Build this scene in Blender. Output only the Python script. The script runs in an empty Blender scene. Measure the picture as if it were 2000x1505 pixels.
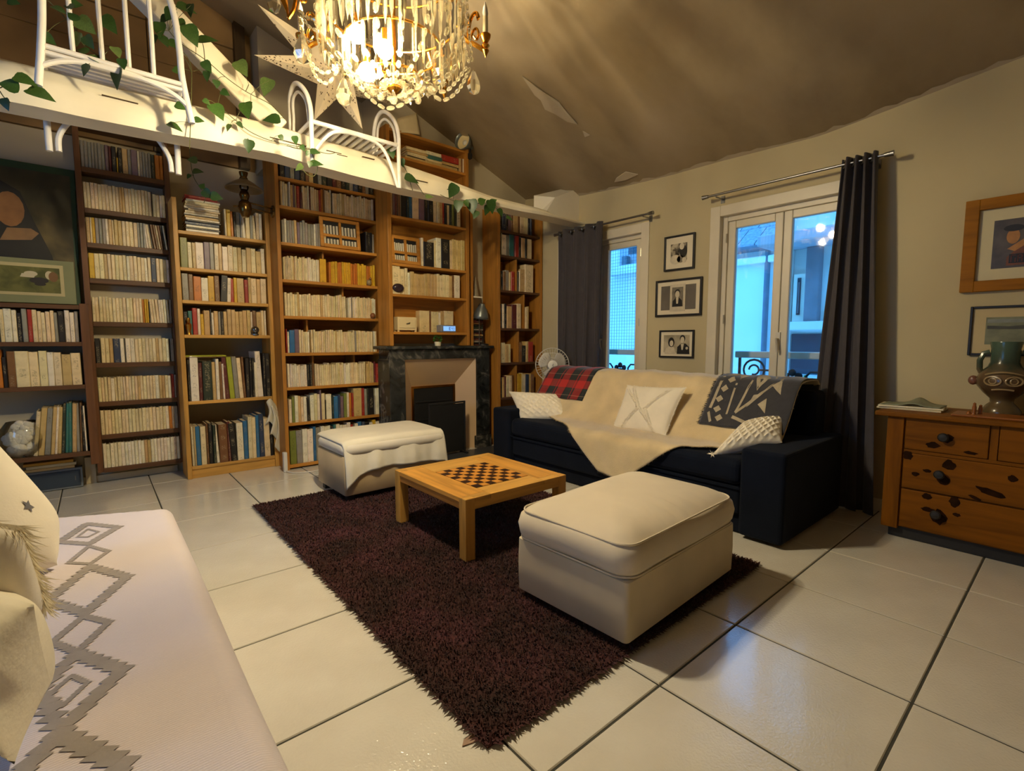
import bpy, math, random, re
import numpy as np
from mathutils import Matrix, Vector

random.seed(7)
S = bpy.context.scene
COL = S.collection
PI = math.pi
rnd = random.uniform

# ------------------------------------------------------------------ camera, world, exposure
EYE = np.array([0.0, 0.0, 1.1])
FOC, CXP, CYP = 957.0, 1000.0, 752.5
PITCH, YAW = math.atan(85.5 / 957.0), math.radians(49.7)
FWD = np.array([math.cos(YAW) * math.cos(PITCH), math.sin(YAW) * math.cos(PITCH), -math.sin(PITCH)])
RGT = np.array([math.sin(YAW), -math.cos(YAW), 0.0])
UPV = np.cross(RGT, FWD)
cam_d = bpy.data.cameras.new('camera')
cam_d.sensor_width = 36.0
cam_d.lens = 36.0 * FOC / 2000.0
cam_d.clip_start = 0.02
cam = bpy.data.objects.new('camera', cam_d)
COL.objects.link(cam)
cam.matrix_world = Matrix(((RGT[0], UPV[0], -FWD[0], EYE[0]), (RGT[1], UPV[1], -FWD[1], EYE[1]),
                           (RGT[2], UPV[2], -FWD[2], EYE[2]), (0, 0, 0, 1)))
S.camera = cam
S.view_settings.view_transform = 'Standard'
S.view_settings.look = 'None'
S.view_settings.gamma = 1.0
S.view_settings.use_curve_mapping = False
S.view_settings.exposure = 0.08
BULB_POWER = 1380.0          # emission strength of the lit bulbs
BULB_RGB = (1.0, 0.84, 0.55)
W = bpy.data.worlds.new('dusk'); S.world = W
W.use_nodes = True
bg = W.node_tree.nodes['Background']
bg.inputs[0].default_value = (0.055, 0.26, 0.62, 1)
bg.inputs[1].default_value = 7.2

# a photograph pixel met with a real plane of the room
def _ray(px, py):
    return FWD * FOC + RGT * (px - CXP) - UPV * (py - CYP)
def onx(px, py, x):
    d = _ray(px, py); return EYE + d * (x / d[0])
def ony(px, py, y):
    d = _ray(px, py); return EYE + d * (y / d[1])
def onz(px, py, z):
    d = _ray(px, py); return EYE + d * ((z - 1.1) / d[2])
def far(px, py, dist):
    d = _ray(px, py); return EYE + d * (dist / FOC)
def V3(p): return Vector((float(p[0]), float(p[1]), float(p[2])))

# ------------------------------------------------------------------ materials
def lin(c):
    return tuple(((x / 255) / 12.92 if x / 255 <= 0.04045 else (((x / 255) + 0.055) / 1.055) ** 2.4) for x in c) + (1.0,)

def new_mat(name):
    m = bpy.data.materials.new(name); m.use_nodes = True
    return m, m.node_tree, m.node_tree.nodes['Principled BSDF']

def N(nt, kind, **kw):
    n = nt.nodes.new(kind)
    for k, v in kw.items():
        if k.startswith('i_'):
            key = k[2:]
            n.inputs[int(key) if key.isdigit() else key.replace('_', ' ')].default_value = v
        else:
            setattr(n, k, v)
    return n

def ramp(nt, fac, stops):
    r = nt.nodes.new('ShaderNodeValToRGB')
    el = r.color_ramp.elements
    while len(el) > 1: el.remove(el[-1])
    el[0].position, el[0].color = stops[0]
    for p, c in stops[1:]:
        e = el.new(p); e.color = c
    nt.links.new(fac, r.inputs[0])
    return r.outputs[0]

def plain(name, rgb, rough=0.6, var=0.12, scale=6.0, bump=0.0, bscale=60.0, metal=0.0, sheen=0.0, spec=0.5, dist=0.002, stretch=(1, 1, 1), detail=3.0):
    m, nt, b = new_mat(name)
    tc = N(nt, 'ShaderNodeTexCoord')
    mp = N(nt, 'ShaderNodeMapping'); mp.inputs['Scale'].default_value = stretch
    nt.links.new(tc.outputs['Object'], mp.inputs[0])
    no = N(nt, 'ShaderNodeTexNoise', i_Scale=scale, i_Detail=detail)
    nt.links.new(mp.outputs[0], no.inputs['Vector'])
    c = lin(rgb)
    lo = tuple(max(0, x * (1 - var)) for x in c[:3]) + (1,)
    hi = tuple(min(1, x * (1 + var)) for x in c[:3]) + (1,)
    nt.links.new(ramp(nt, no.outputs[0], [(0.3, lo), (0.7, hi)]), b.inputs['Base Color'])
    b.inputs['Roughness'].default_value = rough
    b.inputs['Metallic'].default_value = metal
    b.inputs['Specular IOR Level'].default_value = spec
    if sheen:
        b.inputs['Sheen Weight'].default_value = sheen
        b.inputs['Sheen Roughness'].default_value = 0.5
    if bump:
        n2 = N(nt, 'ShaderNodeTexNoise', i_Scale=bscale, i_Detail=3.0)
        nt.links.new(mp.outputs[0], n2.inputs['Vector'])
        bp = N(nt, 'ShaderNodeBump', i_Strength=bump, i_Distance=dist)
        nt.links.new(n2.outputs[0], bp.inputs['Height'])
        nt.links.new(bp.outputs[0], b.inputs['Normal'])
    return m

def wood(name, rgb, axis='x', rough=0.45, var=0.3, knots=0.0, fine=1.0, knot_rgb=(30, 16, 8), spec=0.4):
    m, nt, b = new_mat(name)
    tc = N(nt, 'ShaderNodeTexCoord')
    mp = N(nt, 'ShaderNodeMapping')
    sc = {'x': (1.2, 14, 14), 'y': (14, 1.2, 14), 'z': (14, 14, 1.2)}[axis]
    mp.inputs['Scale'].default_value = tuple(s * fine for s in sc)
    oi = N(nt, 'ShaderNodeObjectInfo')
    ml = N(nt, 'ShaderNodeMath', operation='MULTIPLY', i_1=17.0)
    nt.links.new(oi.outputs['Random'], ml.inputs[0])
    cb = N(nt, 'ShaderNodeCombineXYZ')
    for k in range(3): nt.links.new(ml.outputs[0], cb.inputs[k])
    nt.links.new(tc.outputs['Object'], mp.inputs[0])
    nt.links.new(cb.outputs[0], mp.inputs['Location'])
    no = N(nt, 'ShaderNodeTexNoise', i_Scale=1.6, i_Detail=6.0, i_Distortion=0.8)
    nt.links.new(mp.outputs[0], no.inputs['Vector'])
    c = lin(rgb)
    lo = tuple(x * (1 - var) for x in c[:3]) + (1,)
    hi = tuple(min(1, x * (1 + var * 0.7)) for x in c[:3]) + (1,)
    col = ramp(nt, no.outputs[0], [(0.3, lo), (0.5, c), (0.72, hi)])
    if knots:
        mp2 = N(nt, 'ShaderNodeMapping')
        mp2.inputs['Scale'].default_value = {'x': (3.2, 5, 5), 'y': (5, 3.2, 5), 'z': (5, 5, 3.2)}[axis]
        nt.links.new(tc.outputs['Object'], mp2.inputs[0]); nt.links.new(cb.outputs[0], mp2.inputs['Location'])
        vo = N(nt, 'ShaderNodeTexVoronoi', i_Scale=1.0)
        n3 = N(nt, 'ShaderNodeTexNoise', i_Scale=3.0, i_Detail=2.0)
        nt.links.new(mp2.outputs[0], n3.inputs['Vector'])
        mx3 = N(nt, 'ShaderNodeMix', data_type='VECTOR'); mx3.inputs[0].default_value = 0.25
        nt.links.new(mp2.outputs[0], mx3.inputs[4]); nt.links.new(n3.outputs[1], mx3.inputs[5])
        nt.links.new(mx3.outputs[1], vo.inputs['Vector'])
        f = ramp(nt, vo.outputs['Distance'], [(0.0, (1, 1, 1, 1)), (knots * 0.55, (0.85, 0.85, 0.85, 1)), (knots, (0, 0, 0, 1))])
        mx = N(nt, 'ShaderNodeMix', data_type='RGBA')
        nt.links.new(f, mx.inputs[0]); nt.links.new(col, mx.inputs[6]); mx.inputs[7].default_value = lin(knot_rgb)
        col = mx.outputs[2]
    nt.links.new(col, b.inputs['Base Color'])
    b.inputs['Roughness'].default_value = rough
    b.inputs['Specular IOR Level'].default_value = spec
    bp = N(nt, 'ShaderNodeBump', i_Strength=0.12, i_Distance=0.001)
    nt.links.new(no.outputs[0], bp.inputs['Height']); nt.links.new(bp.outputs[0], b.inputs['Normal'])
    return m

def clear(name, tint=(1, 1, 1), gloss=0.12, rough=0.02, edge=1.45):
    """thin clear glass: light passes straight through, grazing views mirror"""
    m = bpy.data.materials.new(name); m.use_nodes = True
    nt = m.node_tree; nt.nodes.clear()
    o = N(nt, 'ShaderNodeOutputMaterial'); mx = N(nt, 'ShaderNodeMixShader')
    t = N(nt, 'ShaderNodeBsdfTransparent'); t.inputs[0].default_value = tint + (1,)
    g = N(nt, 'ShaderNodeBsdfGlossy'); g.inputs['Roughness'].default_value = rough
    fr = N(nt, 'ShaderNodeFresnel', i_IOR=edge)
    ad = N(nt, 'ShaderNodeMath', operation='ADD', i_1=gloss, use_clamp=True)
    nt.links.new(fr.outputs[0], ad.inputs[0]); nt.links.new(ad.outputs[0], mx.inputs[0])
    nt.links.new(t.outputs[0], mx.inputs[1]); nt.links.new(g.outputs[0], mx.inputs[2])
    nt.links.new(mx.outputs[0], o.inputs[0])
    return m

def glow(name, rgb, strength):
    m = bpy.data.materials.new(name); m.use_nodes = True
    nt = m.node_tree; nt.nodes.clear()
    o = N(nt, 'ShaderNodeOutputMaterial'); e = N(nt, 'ShaderNodeEmission')
    e.inputs[0].default_value = tuple(rgb) + (1,); e.inputs[1].default_value = strength
    nt.links.new(e.outputs[0], o.inputs[0])
    return m

# ------------------------------------------------------------------ mesh builder
class MB:
    def __init__(s):
        s.v, s.f, s.m, s.sm, s.uv, s.col = [], [], [], [], {}, {}
    def add(s, vs, fs, mat=0, smooth=False):
        o = len(s.v)
        s.v += [(float(a[0]), float(a[1]), float(a[2])) for a in vs]
        for q in fs:
            s.f.append(tuple(i + o for i in q)); s.m.append(mat); s.sm.append(smooth)
        return s
    def box(s, x0, x1, y0, y1, z0, z1, mat=0, M=None):
        vs = [(x, y, z) for z in (z0, z1) for y in (y0, y1) for x in (x0, x1)]
        if M is not None: vs = [M @ Vector(p) for p in vs]
        return s.add(vs, [(0, 2, 3, 1), (4, 5, 7, 6), (0, 1, 5, 4), (2, 6, 7, 3), (0, 4, 6, 2), (1, 3, 7, 5)], mat)
    def hexa(s, p, mat=0):
        """8 corners: bottom ring 0-3, top ring 4-7, both counter-clockwise from above"""
        return s.add(p, [(3, 2, 1, 0), (4, 5, 6, 7), (0, 1, 5, 4), (1, 2, 6, 5), (2, 3, 7, 6), (3, 0, 4, 7)], mat)
    def tube(s, path, r, n=8, mat=0, closed=False, smooth=True, flat=1.0):
        P = [V3(p) for p in path]; k = len(P)
        R = r if isinstance(r, (list, tuple)) else [r] * k
        vs = []; up = None
        for i in range(k):
            a = P[i - 1] if (i > 0 or closed) else P[i]
            b = P[(i + 1) % k] if (i < k - 1 or closed) else P[i]
            t = (b - a)
            t = t.normalized() if t.length > 1e-9 else Vector((0, 0, 1))
            if up is None:
                up = Vector((0, 0, 1)) if abs(t.z) < 0.9 else Vector((1, 0, 0))
            sd = t.cross(up)
            if sd.length < 1e-6: sd = t.orthogonal()
            sd.normalize(); up = sd.cross(t).normalized()
            for j in range(n):
                q = 2 * PI * j / n
                vs.append(P[i] + (sd * math.cos(q) + up * (math.sin(q) * flat)) * R[i])
        fs = []
        for i in range(k if closed else k - 1):
            for j in range(n):
                a, b = i * n + j, i * n + (j + 1) % n
                c, d = ((i + 1) % k) * n + (j + 1) % n, ((i + 1) % k) * n + j
                fs.append((a, b, c, d))
        if not closed:
            fs.append(tuple(range(n - 1, -1, -1))); fs.append(tuple((k - 1) * n + j for j in range(n)))
        return s.add(vs, fs, mat, smooth)
    def lathe(s, prof, n=16, at=(0, 0, 0), M=None, mat=0, smooth=True, caps=True):
        vs = []
        for r, z in prof:
            for j in range(n):
                q = 2 * PI * j / n
                p = Vector((r * math.cos(q), r * math.sin(q), z))
                if M is not None: p = M @ p
                vs.append((p[0] + at[0], p[1] + at[1], p[2] + at[2]))
        fs = []
        for i in range(len(prof) - 1):
            for j in range(n):
                fs.append((i * n + j, i * n + (j + 1) % n, (i + 1) * n + (j + 1) % n, (i + 1) * n + j))
        if caps:
            if prof[0][0] > 1e-5: fs.append(tuple(range(n - 1, -1, -1)))
            if prof[-1][0] > 1e-5: fs.append(tuple((len(prof) - 1) * n + j for j in range(n)))
        return s.add(vs, fs, mat, smooth)
    def ball(s, c, r, n=12, m=8, mat=0, sc=(1, 1, 1), M=None):
        prof = [(max(1e-4, math.sin(PI * i / m)), -math.cos(PI * i / m)) for i in range(m + 1)]
        D = Matrix.Diagonal((r * sc[0], r * sc[1], r * sc[2]))
        return s.lathe(prof, n, c, (M.to_3x3() @ D) if M is not None else D, mat, caps=False)
    def grid(s, fn, nu, nv, mat=0, smooth=True, closed_u=False, flip=False):
        vs = [fn(i / (nu if closed_u else nu - 1), j / (nv - 1)) for j in range(nv) for i in range(nu)]
        fs = []
        for j in range(nv - 1):
            for i in range(nu if closed_u else nu - 1):
                q = (j * nu + i, j * nu + (i + 1) % nu, (j + 1) * nu + (i + 1) % nu, (j + 1) * nu + i)
                fs.append(q[::-1] if flip else q)
        return s.add(vs, fs, mat, smooth)
    def ring(s, c, r, t, n=24, k=6, M=None, mat=0):
        path = []
        for i in range(n):
            q = 2 * PI * i / n
            p = Vector((r * math.cos(q), r * math.sin(q), 0))
            if M is not None: p = M.to_3x3() @ p
            path.append((p[0] + c[0], p[1] + c[1], p[2] + c[2]))
        return s.tube(path, t, k, mat, closed=True)
    def build(s, name, mats, parent=None, bevel=0.0, seg=2, solid=0.0, sub=0, org=None, angle=40):
        me = bpy.data.meshes.new(name)
        if parent is not None: o0 = Vector(parent.get('_at', (0, 0, 0)))
        elif org is not None: o0 = Vector(org)
        else:
            a = np.array(s.v); lo, hi = a.min(0), a.max(0)
            o0 = Vector(((lo[0] + hi[0]) / 2, (lo[1] + hi[1]) / 2, lo[2]))
        me.from_pydata([(p[0] - o0[0], p[1] - o0[1], p[2] - o0[2]) for p in s.v], [], s.f)
        if not isinstance(mats, (list, tuple)): mats = [mats]
        for m in mats: me.materials.append(m)
        me.polygons.foreach_set('material_index', s.m)
        me.polygons.foreach_set('use_smooth', s.sm)
        if any(s.sm): me.set_sharp_from_angle(angle=math.radians(angle))
        me.update()
        ob = bpy.data.objects.new(name, me); COL.objects.link(ob)
        if parent is not None:
            ob.parent = parent
            ob['_at'] = list(o0)
        else:
            ob.location = o0
            ob['_at'] = list(o0)
        if solid:
            md = ob.modifiers.new('solid', 'SOLIDIFY'); md.thickness = solid; md.offset = 0
        if bevel:
            md = ob.modifiers.new('bevel', 'BEVEL'); md.width = bevel; md.segments = seg
            md.limit_method = 'ANGLE'; md.angle_limit = math.radians(35)
        if sub:
            md = ob.modifiers.new('sub', 'SUBSURF'); md.levels = sub; md.render_levels = sub
        return ob

def tag(o, label=None, cat=None, group=None, kind=None):
    if label: o['label'] = label
    if cat: o['category'] = cat
    if group: o['group'] = group
    if kind: o['kind'] = kind
    return o
def thing(name, label, cat, at=(0, 0, 0), group=None):
    o = bpy.data.objects.new(name, None); COL.objects.link(o)
    o.location = V3(at); o['_at'] = [float(a) for a in at]
    o.empty_display_size = 0.05
    return tag(o, label, cat, group)
def struct(o): o['kind'] = 'structure'; return o
def boxo(name, m, x0, x1, y0, y1, z0, z1, parent=None, bevel=0.0):
    return MB().box(x0, x1, y0, y1, z0, z1).build(name, m, parent, bevel)

# palette
wall_paint = plain('wall_paint', (192, 178, 140), 0.85, 0.05, 2.0, 0.25, 9, dist=0.004)
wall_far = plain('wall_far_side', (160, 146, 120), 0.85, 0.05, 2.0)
wall_low = plain('wall_paint_shade', (192, 180, 152), 0.85, 0.06, 2.0, 0.2, 10)
brown_paint = plain('brown_paint', (136, 106, 66), 0.8, 0.25, 2.2, 0.3, 6)
white_paint = plain('white_paint', (232, 226, 210), 0.5, 0.05, 4.0, 0.15, 20)
beam_paint = plain('beam_paint', (238, 228, 200), 0.55, 0.06, 5.0, 0.35, 9, dist=0.006)
cane_white = plain('white_cane', (228, 224, 216), 0.5, 0.08, 9.0, 0.3, 40)
pine_x, pine_z, pine_y = wood('honey_pine_x', (182, 124, 50), 'x'), wood('honey_pine_z', (172, 116, 46), 'z'), wood('honey_pine_y', (168, 112, 46), 'y')
pale_x, pale_z = wood('pale_pine_x', (200, 150, 72), 'x'), wood('pale_pine_z', (194, 144, 68), 'z')
dark_x, dark_z = wood('dark_wood_x', (92, 60, 34), 'x'), wood('dark_wood_z', (104, 66, 36), 'z')
chest_x = wood('chest_pine', (120, 72, 10), 'y', 0.5, 0.35, spec=.12)
chest_z = wood('chest_pine_upright', (120, 72, 10), 'z', 0.5, 0.35, spec=.12)
black_metal = plain('black_metal', (30, 29, 30), 0.55, 0.1)
steel = plain('brushed_steel', (150, 150, 150), 0.32, 0.05, metal=1.0)
grey_metal = plain('grey_enamel', (120, 126, 124), 0.35, 0.06, metal=0.6)
brass = plain('aged_brass', (190, 130, 50), 0.3, 0.2, 12, metal=1.0)
white_plastic = plain('white_plastic', (214, 210, 200), 0.4, 0.03)
glass_pane = clear('window_glass', (0.97, 0.985, 1.0), 0.02)
# ------------------------------------------------------------------ the room shell
XW, YR, YL = 3.85, 4.3, 5.0
def zwall(y):
    return float(np.interp(y, [-2.4, 0.35, 1.3, 2.4, 3.5, 4.3, 5.2], [2.70, 2.62, 2.52, 2.535, 2.60, 2.73, 2.78]))
def zceil(x, y):
    return zwall(y) + 0.39 * (XW - max(x, 0.2)) + 0.012 * math.sin(3.1 * y + 2 * x) * math.sin(2.3 * x)
def onceil(px, py, drop=0.0):
    d = _ray(px, py); t = 0.0005
    for k in range(4000):
        p = EYE + d * t
        if p[2] >= zceil(p[0], p[1]) - drop: return p
        t += 0.000004 * 2.2 if k > 300 else 0.000004 * 2
    return p

# floor: dark joint bed and one object per tile
grout = plain('grout', (62, 62, 56), 0.9, 0.2, 20)
floor = struct(boxo('floor', grout, -2.3, 4.1, -2.3, 5.2, -0.10, -0.004))
def tile_mat():
    m, nt, b = new_mat('floor_tile')
    tc = N(nt, 'ShaderNodeTexCoord')
    n1 = N(nt, 'ShaderNodeTexNoise', i_Scale=5.0, i_Detail=4.0)
    nt.links.new(tc.outputs['Object'], n1.inputs['Vector'])
    nt.links.new(ramp(nt, n1.outputs[0], [(0.3, lin((214, 209, 198))), (0.7, lin((224, 220, 210)))]), b.inputs['Base Color'])
    b.inputs['Roughness'].default_value = 0.15
    b.inputs['Specular IOR Level'].default_value = 0.8
    b.inputs['Coat Weight'].default_value = 0.6; b.inputs['Coat Roughness'].default_value = 0.1
    n2 = N(nt, 'ShaderNodeTexNoise', i_Scale=120.0, i_Detail=2.0)
    nt.links.new(tc.outputs['Object'], n2.inputs['Vector'])
    bp = N(nt, 'ShaderNodeBump', i_Strength=0.9, i_Distance=0.0016)
    nt.links.new(n2.outputs[0], bp.inputs['Height']); nt.links.new(bp.outputs[0], b.inputs['Normal'])
    return m
tile_m = tile_mat()
tile_edge = plain('tile_edge', (200, 194, 180), 0.9, 0.05, spec=.1)
TX0, TDX, TY0, TDY, GAP = 0.276, 0.5235, 0.2815, 0.5445, 0.0038
tile_meshes = {}
for i in range(-5, 8):
    for j in range(-5, 10):
        x0, x1 = TX0 + i * TDX + GAP, TX0 + (i + 1) * TDX - GAP
        y0, y1 = TY0 + j * TDY + GAP, TY0 + (j + 1) * TDY - GAP
        x1c, y1c = min(x1, XW - 0.004), min(y1, (YL if x0 < 2.05 else YR) - 0.004)
        if x1c - x0 < 0.02 or y1c - y0 < 0.02 or x0 < -2.2 or y0 < -2.2: continue
        key = (round(x1c - x0, 4), round(y1c - y0, 4))
        if key in tile_meshes:
            o = bpy.data.objects.new('tile', tile_meshes[key]); COL.objects.link(o)
        else:
            w, h = key; e = 0.003
            b = MB()
            b.add([(0, 0, -0.006), (w, 0, -0.006), (w, h, -0.006), (0, h, -0.006), (0, 0, -e), (w, 0, -e), (w, h, -e), (0, h, -e),
                   (e, e, 0), (w - e, e, 0), (w - e, h - e, 0), (e, h - e, 0)],
                  [(0, 1, 5, 4), (1, 2, 6, 5), (2, 3, 7, 6), (3, 0, 4, 7), (4, 5, 9, 8), (5, 6, 10, 9), (6, 7, 11, 10), (7, 4, 8, 11), (8, 9, 10, 11)])
            b.m = [1] * 8 + [0]
            o = b.build('tile', [tile_m, tile_edge], org=(0, 0, 0)); tile_meshes[key] = o.data
        o.parent = floor
        f0 = Vector(floor.location)
        o.location = Vector((x0, y0, 0)) - f0
        o.rotation_euler = (rnd(-.0007, .0007), rnd(-.0007, .0007), 0)

# window wall with two tall openings
WIN = [(2.70, 3.70), (1.06, 1.985)]
WZ0, WZ1 = 0.22, 2.10
b = MB()
ys = sorted(set([-2.3, 5.1] + [v for w in WIN for v in w] + [round(-2.3 + 0.2 * k, 3) for k in range(38)]))
for a, c in zip(ys, ys[1:]):
    mid = (a + c) / 2
    hole = any(w[0] < mid < w[1] for w in WIN  )
    segs = [(-0.1, WZ0), (WZ1, None)] if hole else [(-0.1, None)]
    for z0, z1 in segs:
        ta, tb = (zwall(a) + 0.12, zwall(c) + 0.12) if z1 is None else (z1, z1)
        b.hexa([(XW, a, z0), (XW + .32, a, z0), (XW + .32, c, z0), (XW, c, z0), (XW, a, ta), (XW + .32, a, ta), (XW + .32, c, tb), (XW, c, tb)])
struct(b.build('wall_right', wall_paint))
struct(boxo('wall_back', wall_low, -2.3, 2.12, YL, YL + .12, -.1, 2.62))
b = MB(); b.box(2.20, XW + .1, YR, YR + .12, -.1, 4.0); b.box(2.115, 2.20, YR, YL + .1, -.1, 4.2).box(1.2, 2.115, 4.76, YL + .1, 2.6, 4.2)
struct(b.build('wall_back_alcove', wall_low))
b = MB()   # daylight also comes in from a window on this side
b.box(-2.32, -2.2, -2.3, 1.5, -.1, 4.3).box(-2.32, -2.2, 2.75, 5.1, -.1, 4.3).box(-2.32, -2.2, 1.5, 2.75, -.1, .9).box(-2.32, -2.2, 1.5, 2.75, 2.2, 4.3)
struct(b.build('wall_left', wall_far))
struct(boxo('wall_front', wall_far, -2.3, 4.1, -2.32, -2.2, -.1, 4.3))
# brown upper wall of the loft, in wide boards
up = boxo('wall_back_upper', brown_paint, -2.3, 2.0, YL + .02, YL + .14, 2.62, 4.4); struct(up)
for k, (z0, z1) in enumerate([(2.63, 2.98), (2.985, 3.33), (3.335, 3.62), (3.625, 4.1)]):
    for x0, x1 in [(-2.2, -.6), (-.595, .45), (.455, 1.06)]:
        boxo('board', brown_paint, x0, x1, YL - .01 - .012 * (k % 2), YL + .02, z0, z1, up, 0.006)
struct(boxo('trim_1', wood('dark_post', (70, 52, 30), 'z'), 1.06, 1.14, YL - .08, YL + .0, 2.62, 4.1))
# sloping ceiling
b = MB()
b.grid(lambda u, v: (-2.3 + 6.3 * u, -2.35 + 7.5 * v, zceil(-2.3 + 6.3 * u, -2.35 + 7.5 * v)), 64, 76, flip=True)
def ceil_mat():
    m, nt, p = new_mat('ceiling_paint')
    tc = N(nt, 'ShaderNodeTexCoord')
    n1 = N(nt, 'ShaderNodeTexNoise', i_Scale=0.9, i_Detail=5.0, i_Roughness=0.6)
    mp = N(nt, 'ShaderNodeMapping'); mp.inputs['Scale'].default_value = (1.0, 1.6, 1); mp.inputs['Rotation'].default_value = (0, 0, 0.5)
    nt.links.new(tc.outputs['Object'], mp.inputs[0]); nt.links.new(mp.outputs[0], n1.inputs['Vector'])
    nt.links.new(ramp(nt, n1.outputs[0], [(0.32, lin((132, 114, 86))), (0.5, lin((152, 134, 104))), (0.68, lin((162, 144, 116)))]), p.inputs['Base Color'])
    p.inputs['Roughness'].default_value = 0.5
    bp = N(nt, 'ShaderNodeBump', i_Strength=0.6, i_Distance=0.03)
    nt.links.new(n1.outputs[0], bp.inputs['Height']); nt.links.new(bp.outputs[0], p.inputs['Normal'])
    return m
ceil = struct(b.build('ceiling', ceil_mat(), solid=0.03, org=(0, 0, 0)))
# bare plaster where the brown paint has come away, and the ragged white edge along the wall
plaster = plain('bare_plaster', (184, 170, 146), 0.9, 0.06)
def flake(pts):
    P = [onceil(x, y, 0.032) for x, y in pts]
    MB().add(P + [p + np.array([0, 0, .006]) for p in P], [tuple(range(len(P)))] + [(i, (i + 1) % len(P), len(P) + (i + 1) % len(P), len(P) + i) for i in range(len(P))]).build('bare_plaster', plaster, ceil)
flake([(1020, 150), (1046, 170), (1066, 184), (1092, 200), (1106, 218), (1128, 243), (1108, 238), (1082, 222), (1064, 214), (1056, 196), (1044, 186)])
flake([(1138, 256), (1152, 264), (1142, 268)])
flake([(1204, 348), (1222, 336), (1246, 341), (1222, 352), (1200, 356)])
b = MB(); random.seed(3); prev = None
for k in range(90):
    y = -1.0 + 4.9 * k / 89
    w = 0.012 + 0.03 * random.random() ** 2
    z = zceil(XW - w, y) - 0.018
    cur = [(XW + .01, y, zceil(XW, y) - .024), (XW - w, y, z)]
    if prev: b.add(prev + cur, [(0, 1, 3, 2)])
    prev = cur
b.build('ragged_paint_edge', plaster, ceil)
# small boxed-in plaster at the end of the beam
struct(MB().hexa([(3.35, 3.48, 2.30), (3.86, 3.48, 2.30), (3.86, 3.62, 2.30), (3.35, 3.62, 2.30), (3.5, 3.48, 2.50), (3.86, 3.48, 2.66), (3.86, 3.62, 2.70), (3.35, 3.62, 2.52)]).build('trim_2', white_paint))
# skirting
sk = plain('skirting_tile', (200, 184, 150), 0.4, 0.08)
struct(boxo('baseboard_back', sk, -2.2, 0.48, YL - .02, YL, 0, .055, bevel=.004))
struct(boxo('baseboard_right', white_paint, XW - .015, XW, -2.2, 4.25, 0, .08, bevel=.004))
struct(boxo('trim_3', sk, -.115, -.05, YL - .035, YL - .02, 0, .21, bevel=.003))

# ------------------------------------------------------------------ windows
frame_m = plain('window_paint', (214, 204, 180), 0.4, 0.04, 5)
hinge_m = plain('hinge_metal', (170, 160, 140), 0.35, 0.1, metal=0.7)
def window(n, y0, y1):
    w = boxo('window_%d' % n, frame_m, XW + .04, XW + .12, y0, y0 + .05, WZ0, WZ1)
    struct(w)
    b = MB()
    b.box(XW + .04, XW + .12, y1 - .05, y1, WZ0, WZ1).box(XW + .04, XW + .12, y0 + .05, y1 - .05, WZ1 - .05, WZ1).box(XW + .02, XW + .14, y0 + .05, y1 - .05, WZ0, WZ0 + .06)
    b.build('frame', frame_m, w, .004)
    # flat architrave on the room side
    b = MB()
    for a, c in ((y0 - .07, y0 + .012), (y1 - .012, y1 + .07)): b.box(XW - .014, XW + .04, a, c, WZ0, WZ1 + .07)
    b.box(XW - .014, XW + .04, y0 + .012, y1 - .012, WZ1 - .012, WZ1 + .07)
    b.build('architrave', frame_m, w, .004)
    mid = (y0 + y1) / 2
    for a, c, inner in ((y0 + .05, mid - .002, 1), (mid + .002, y1 - .05, -1)):
        b = MB(); t = .058; x0, x1 = XW + .055, XW + .105
        b.box(x0, x1, a, a + t, WZ0 + .06, WZ1 - .05).box(x0, x1, c - t, c, WZ0 + .06, WZ1 - .05)
        b.box(x0, x1, a + t, c - t, WZ1 - .05 - t, WZ1 - .05).box(x0, x1, a + t, c - t, WZ0 + .06, WZ0 + .06 + .11)
        sash = b.build('sash', frame_m, w, .006)
        MB().box(XW + .078, XW + .084, a + t, c - t, WZ0 + .17, WZ1 - .05 - t).build('pane', glass_pane, sash)
        hy = c + .004 if inner < 0 else a - .004
        for hz in (.72, 1.28, 1.92):
            MB().tube([(XW + .035, hy, hz - .035), (XW + .035, hy, hz + .035)], .006, 8).build('hinge', hinge_m, sash)
    b = MB(); b.box(XW + .045, XW + .056, mid - .016, mid + .016, 1.04, 1.17)
    b.tube([(XW + .05, mid, 1.12), (XW + .015, mid, 1.12)], .009, 8).tube([(XW + .015, mid, 1.125), (XW + .012, mid - .004, 1.09), (XW + .02, mid - .012, 1.02)], .008, 8)
    b.build('handle', plain('window_handle_%d' % n, (205, 196, 176), 0.3, 0.05, metal=0.3), w)
    return w
window(1, *WIN[0]); window(2, *WIN[1])

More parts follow.
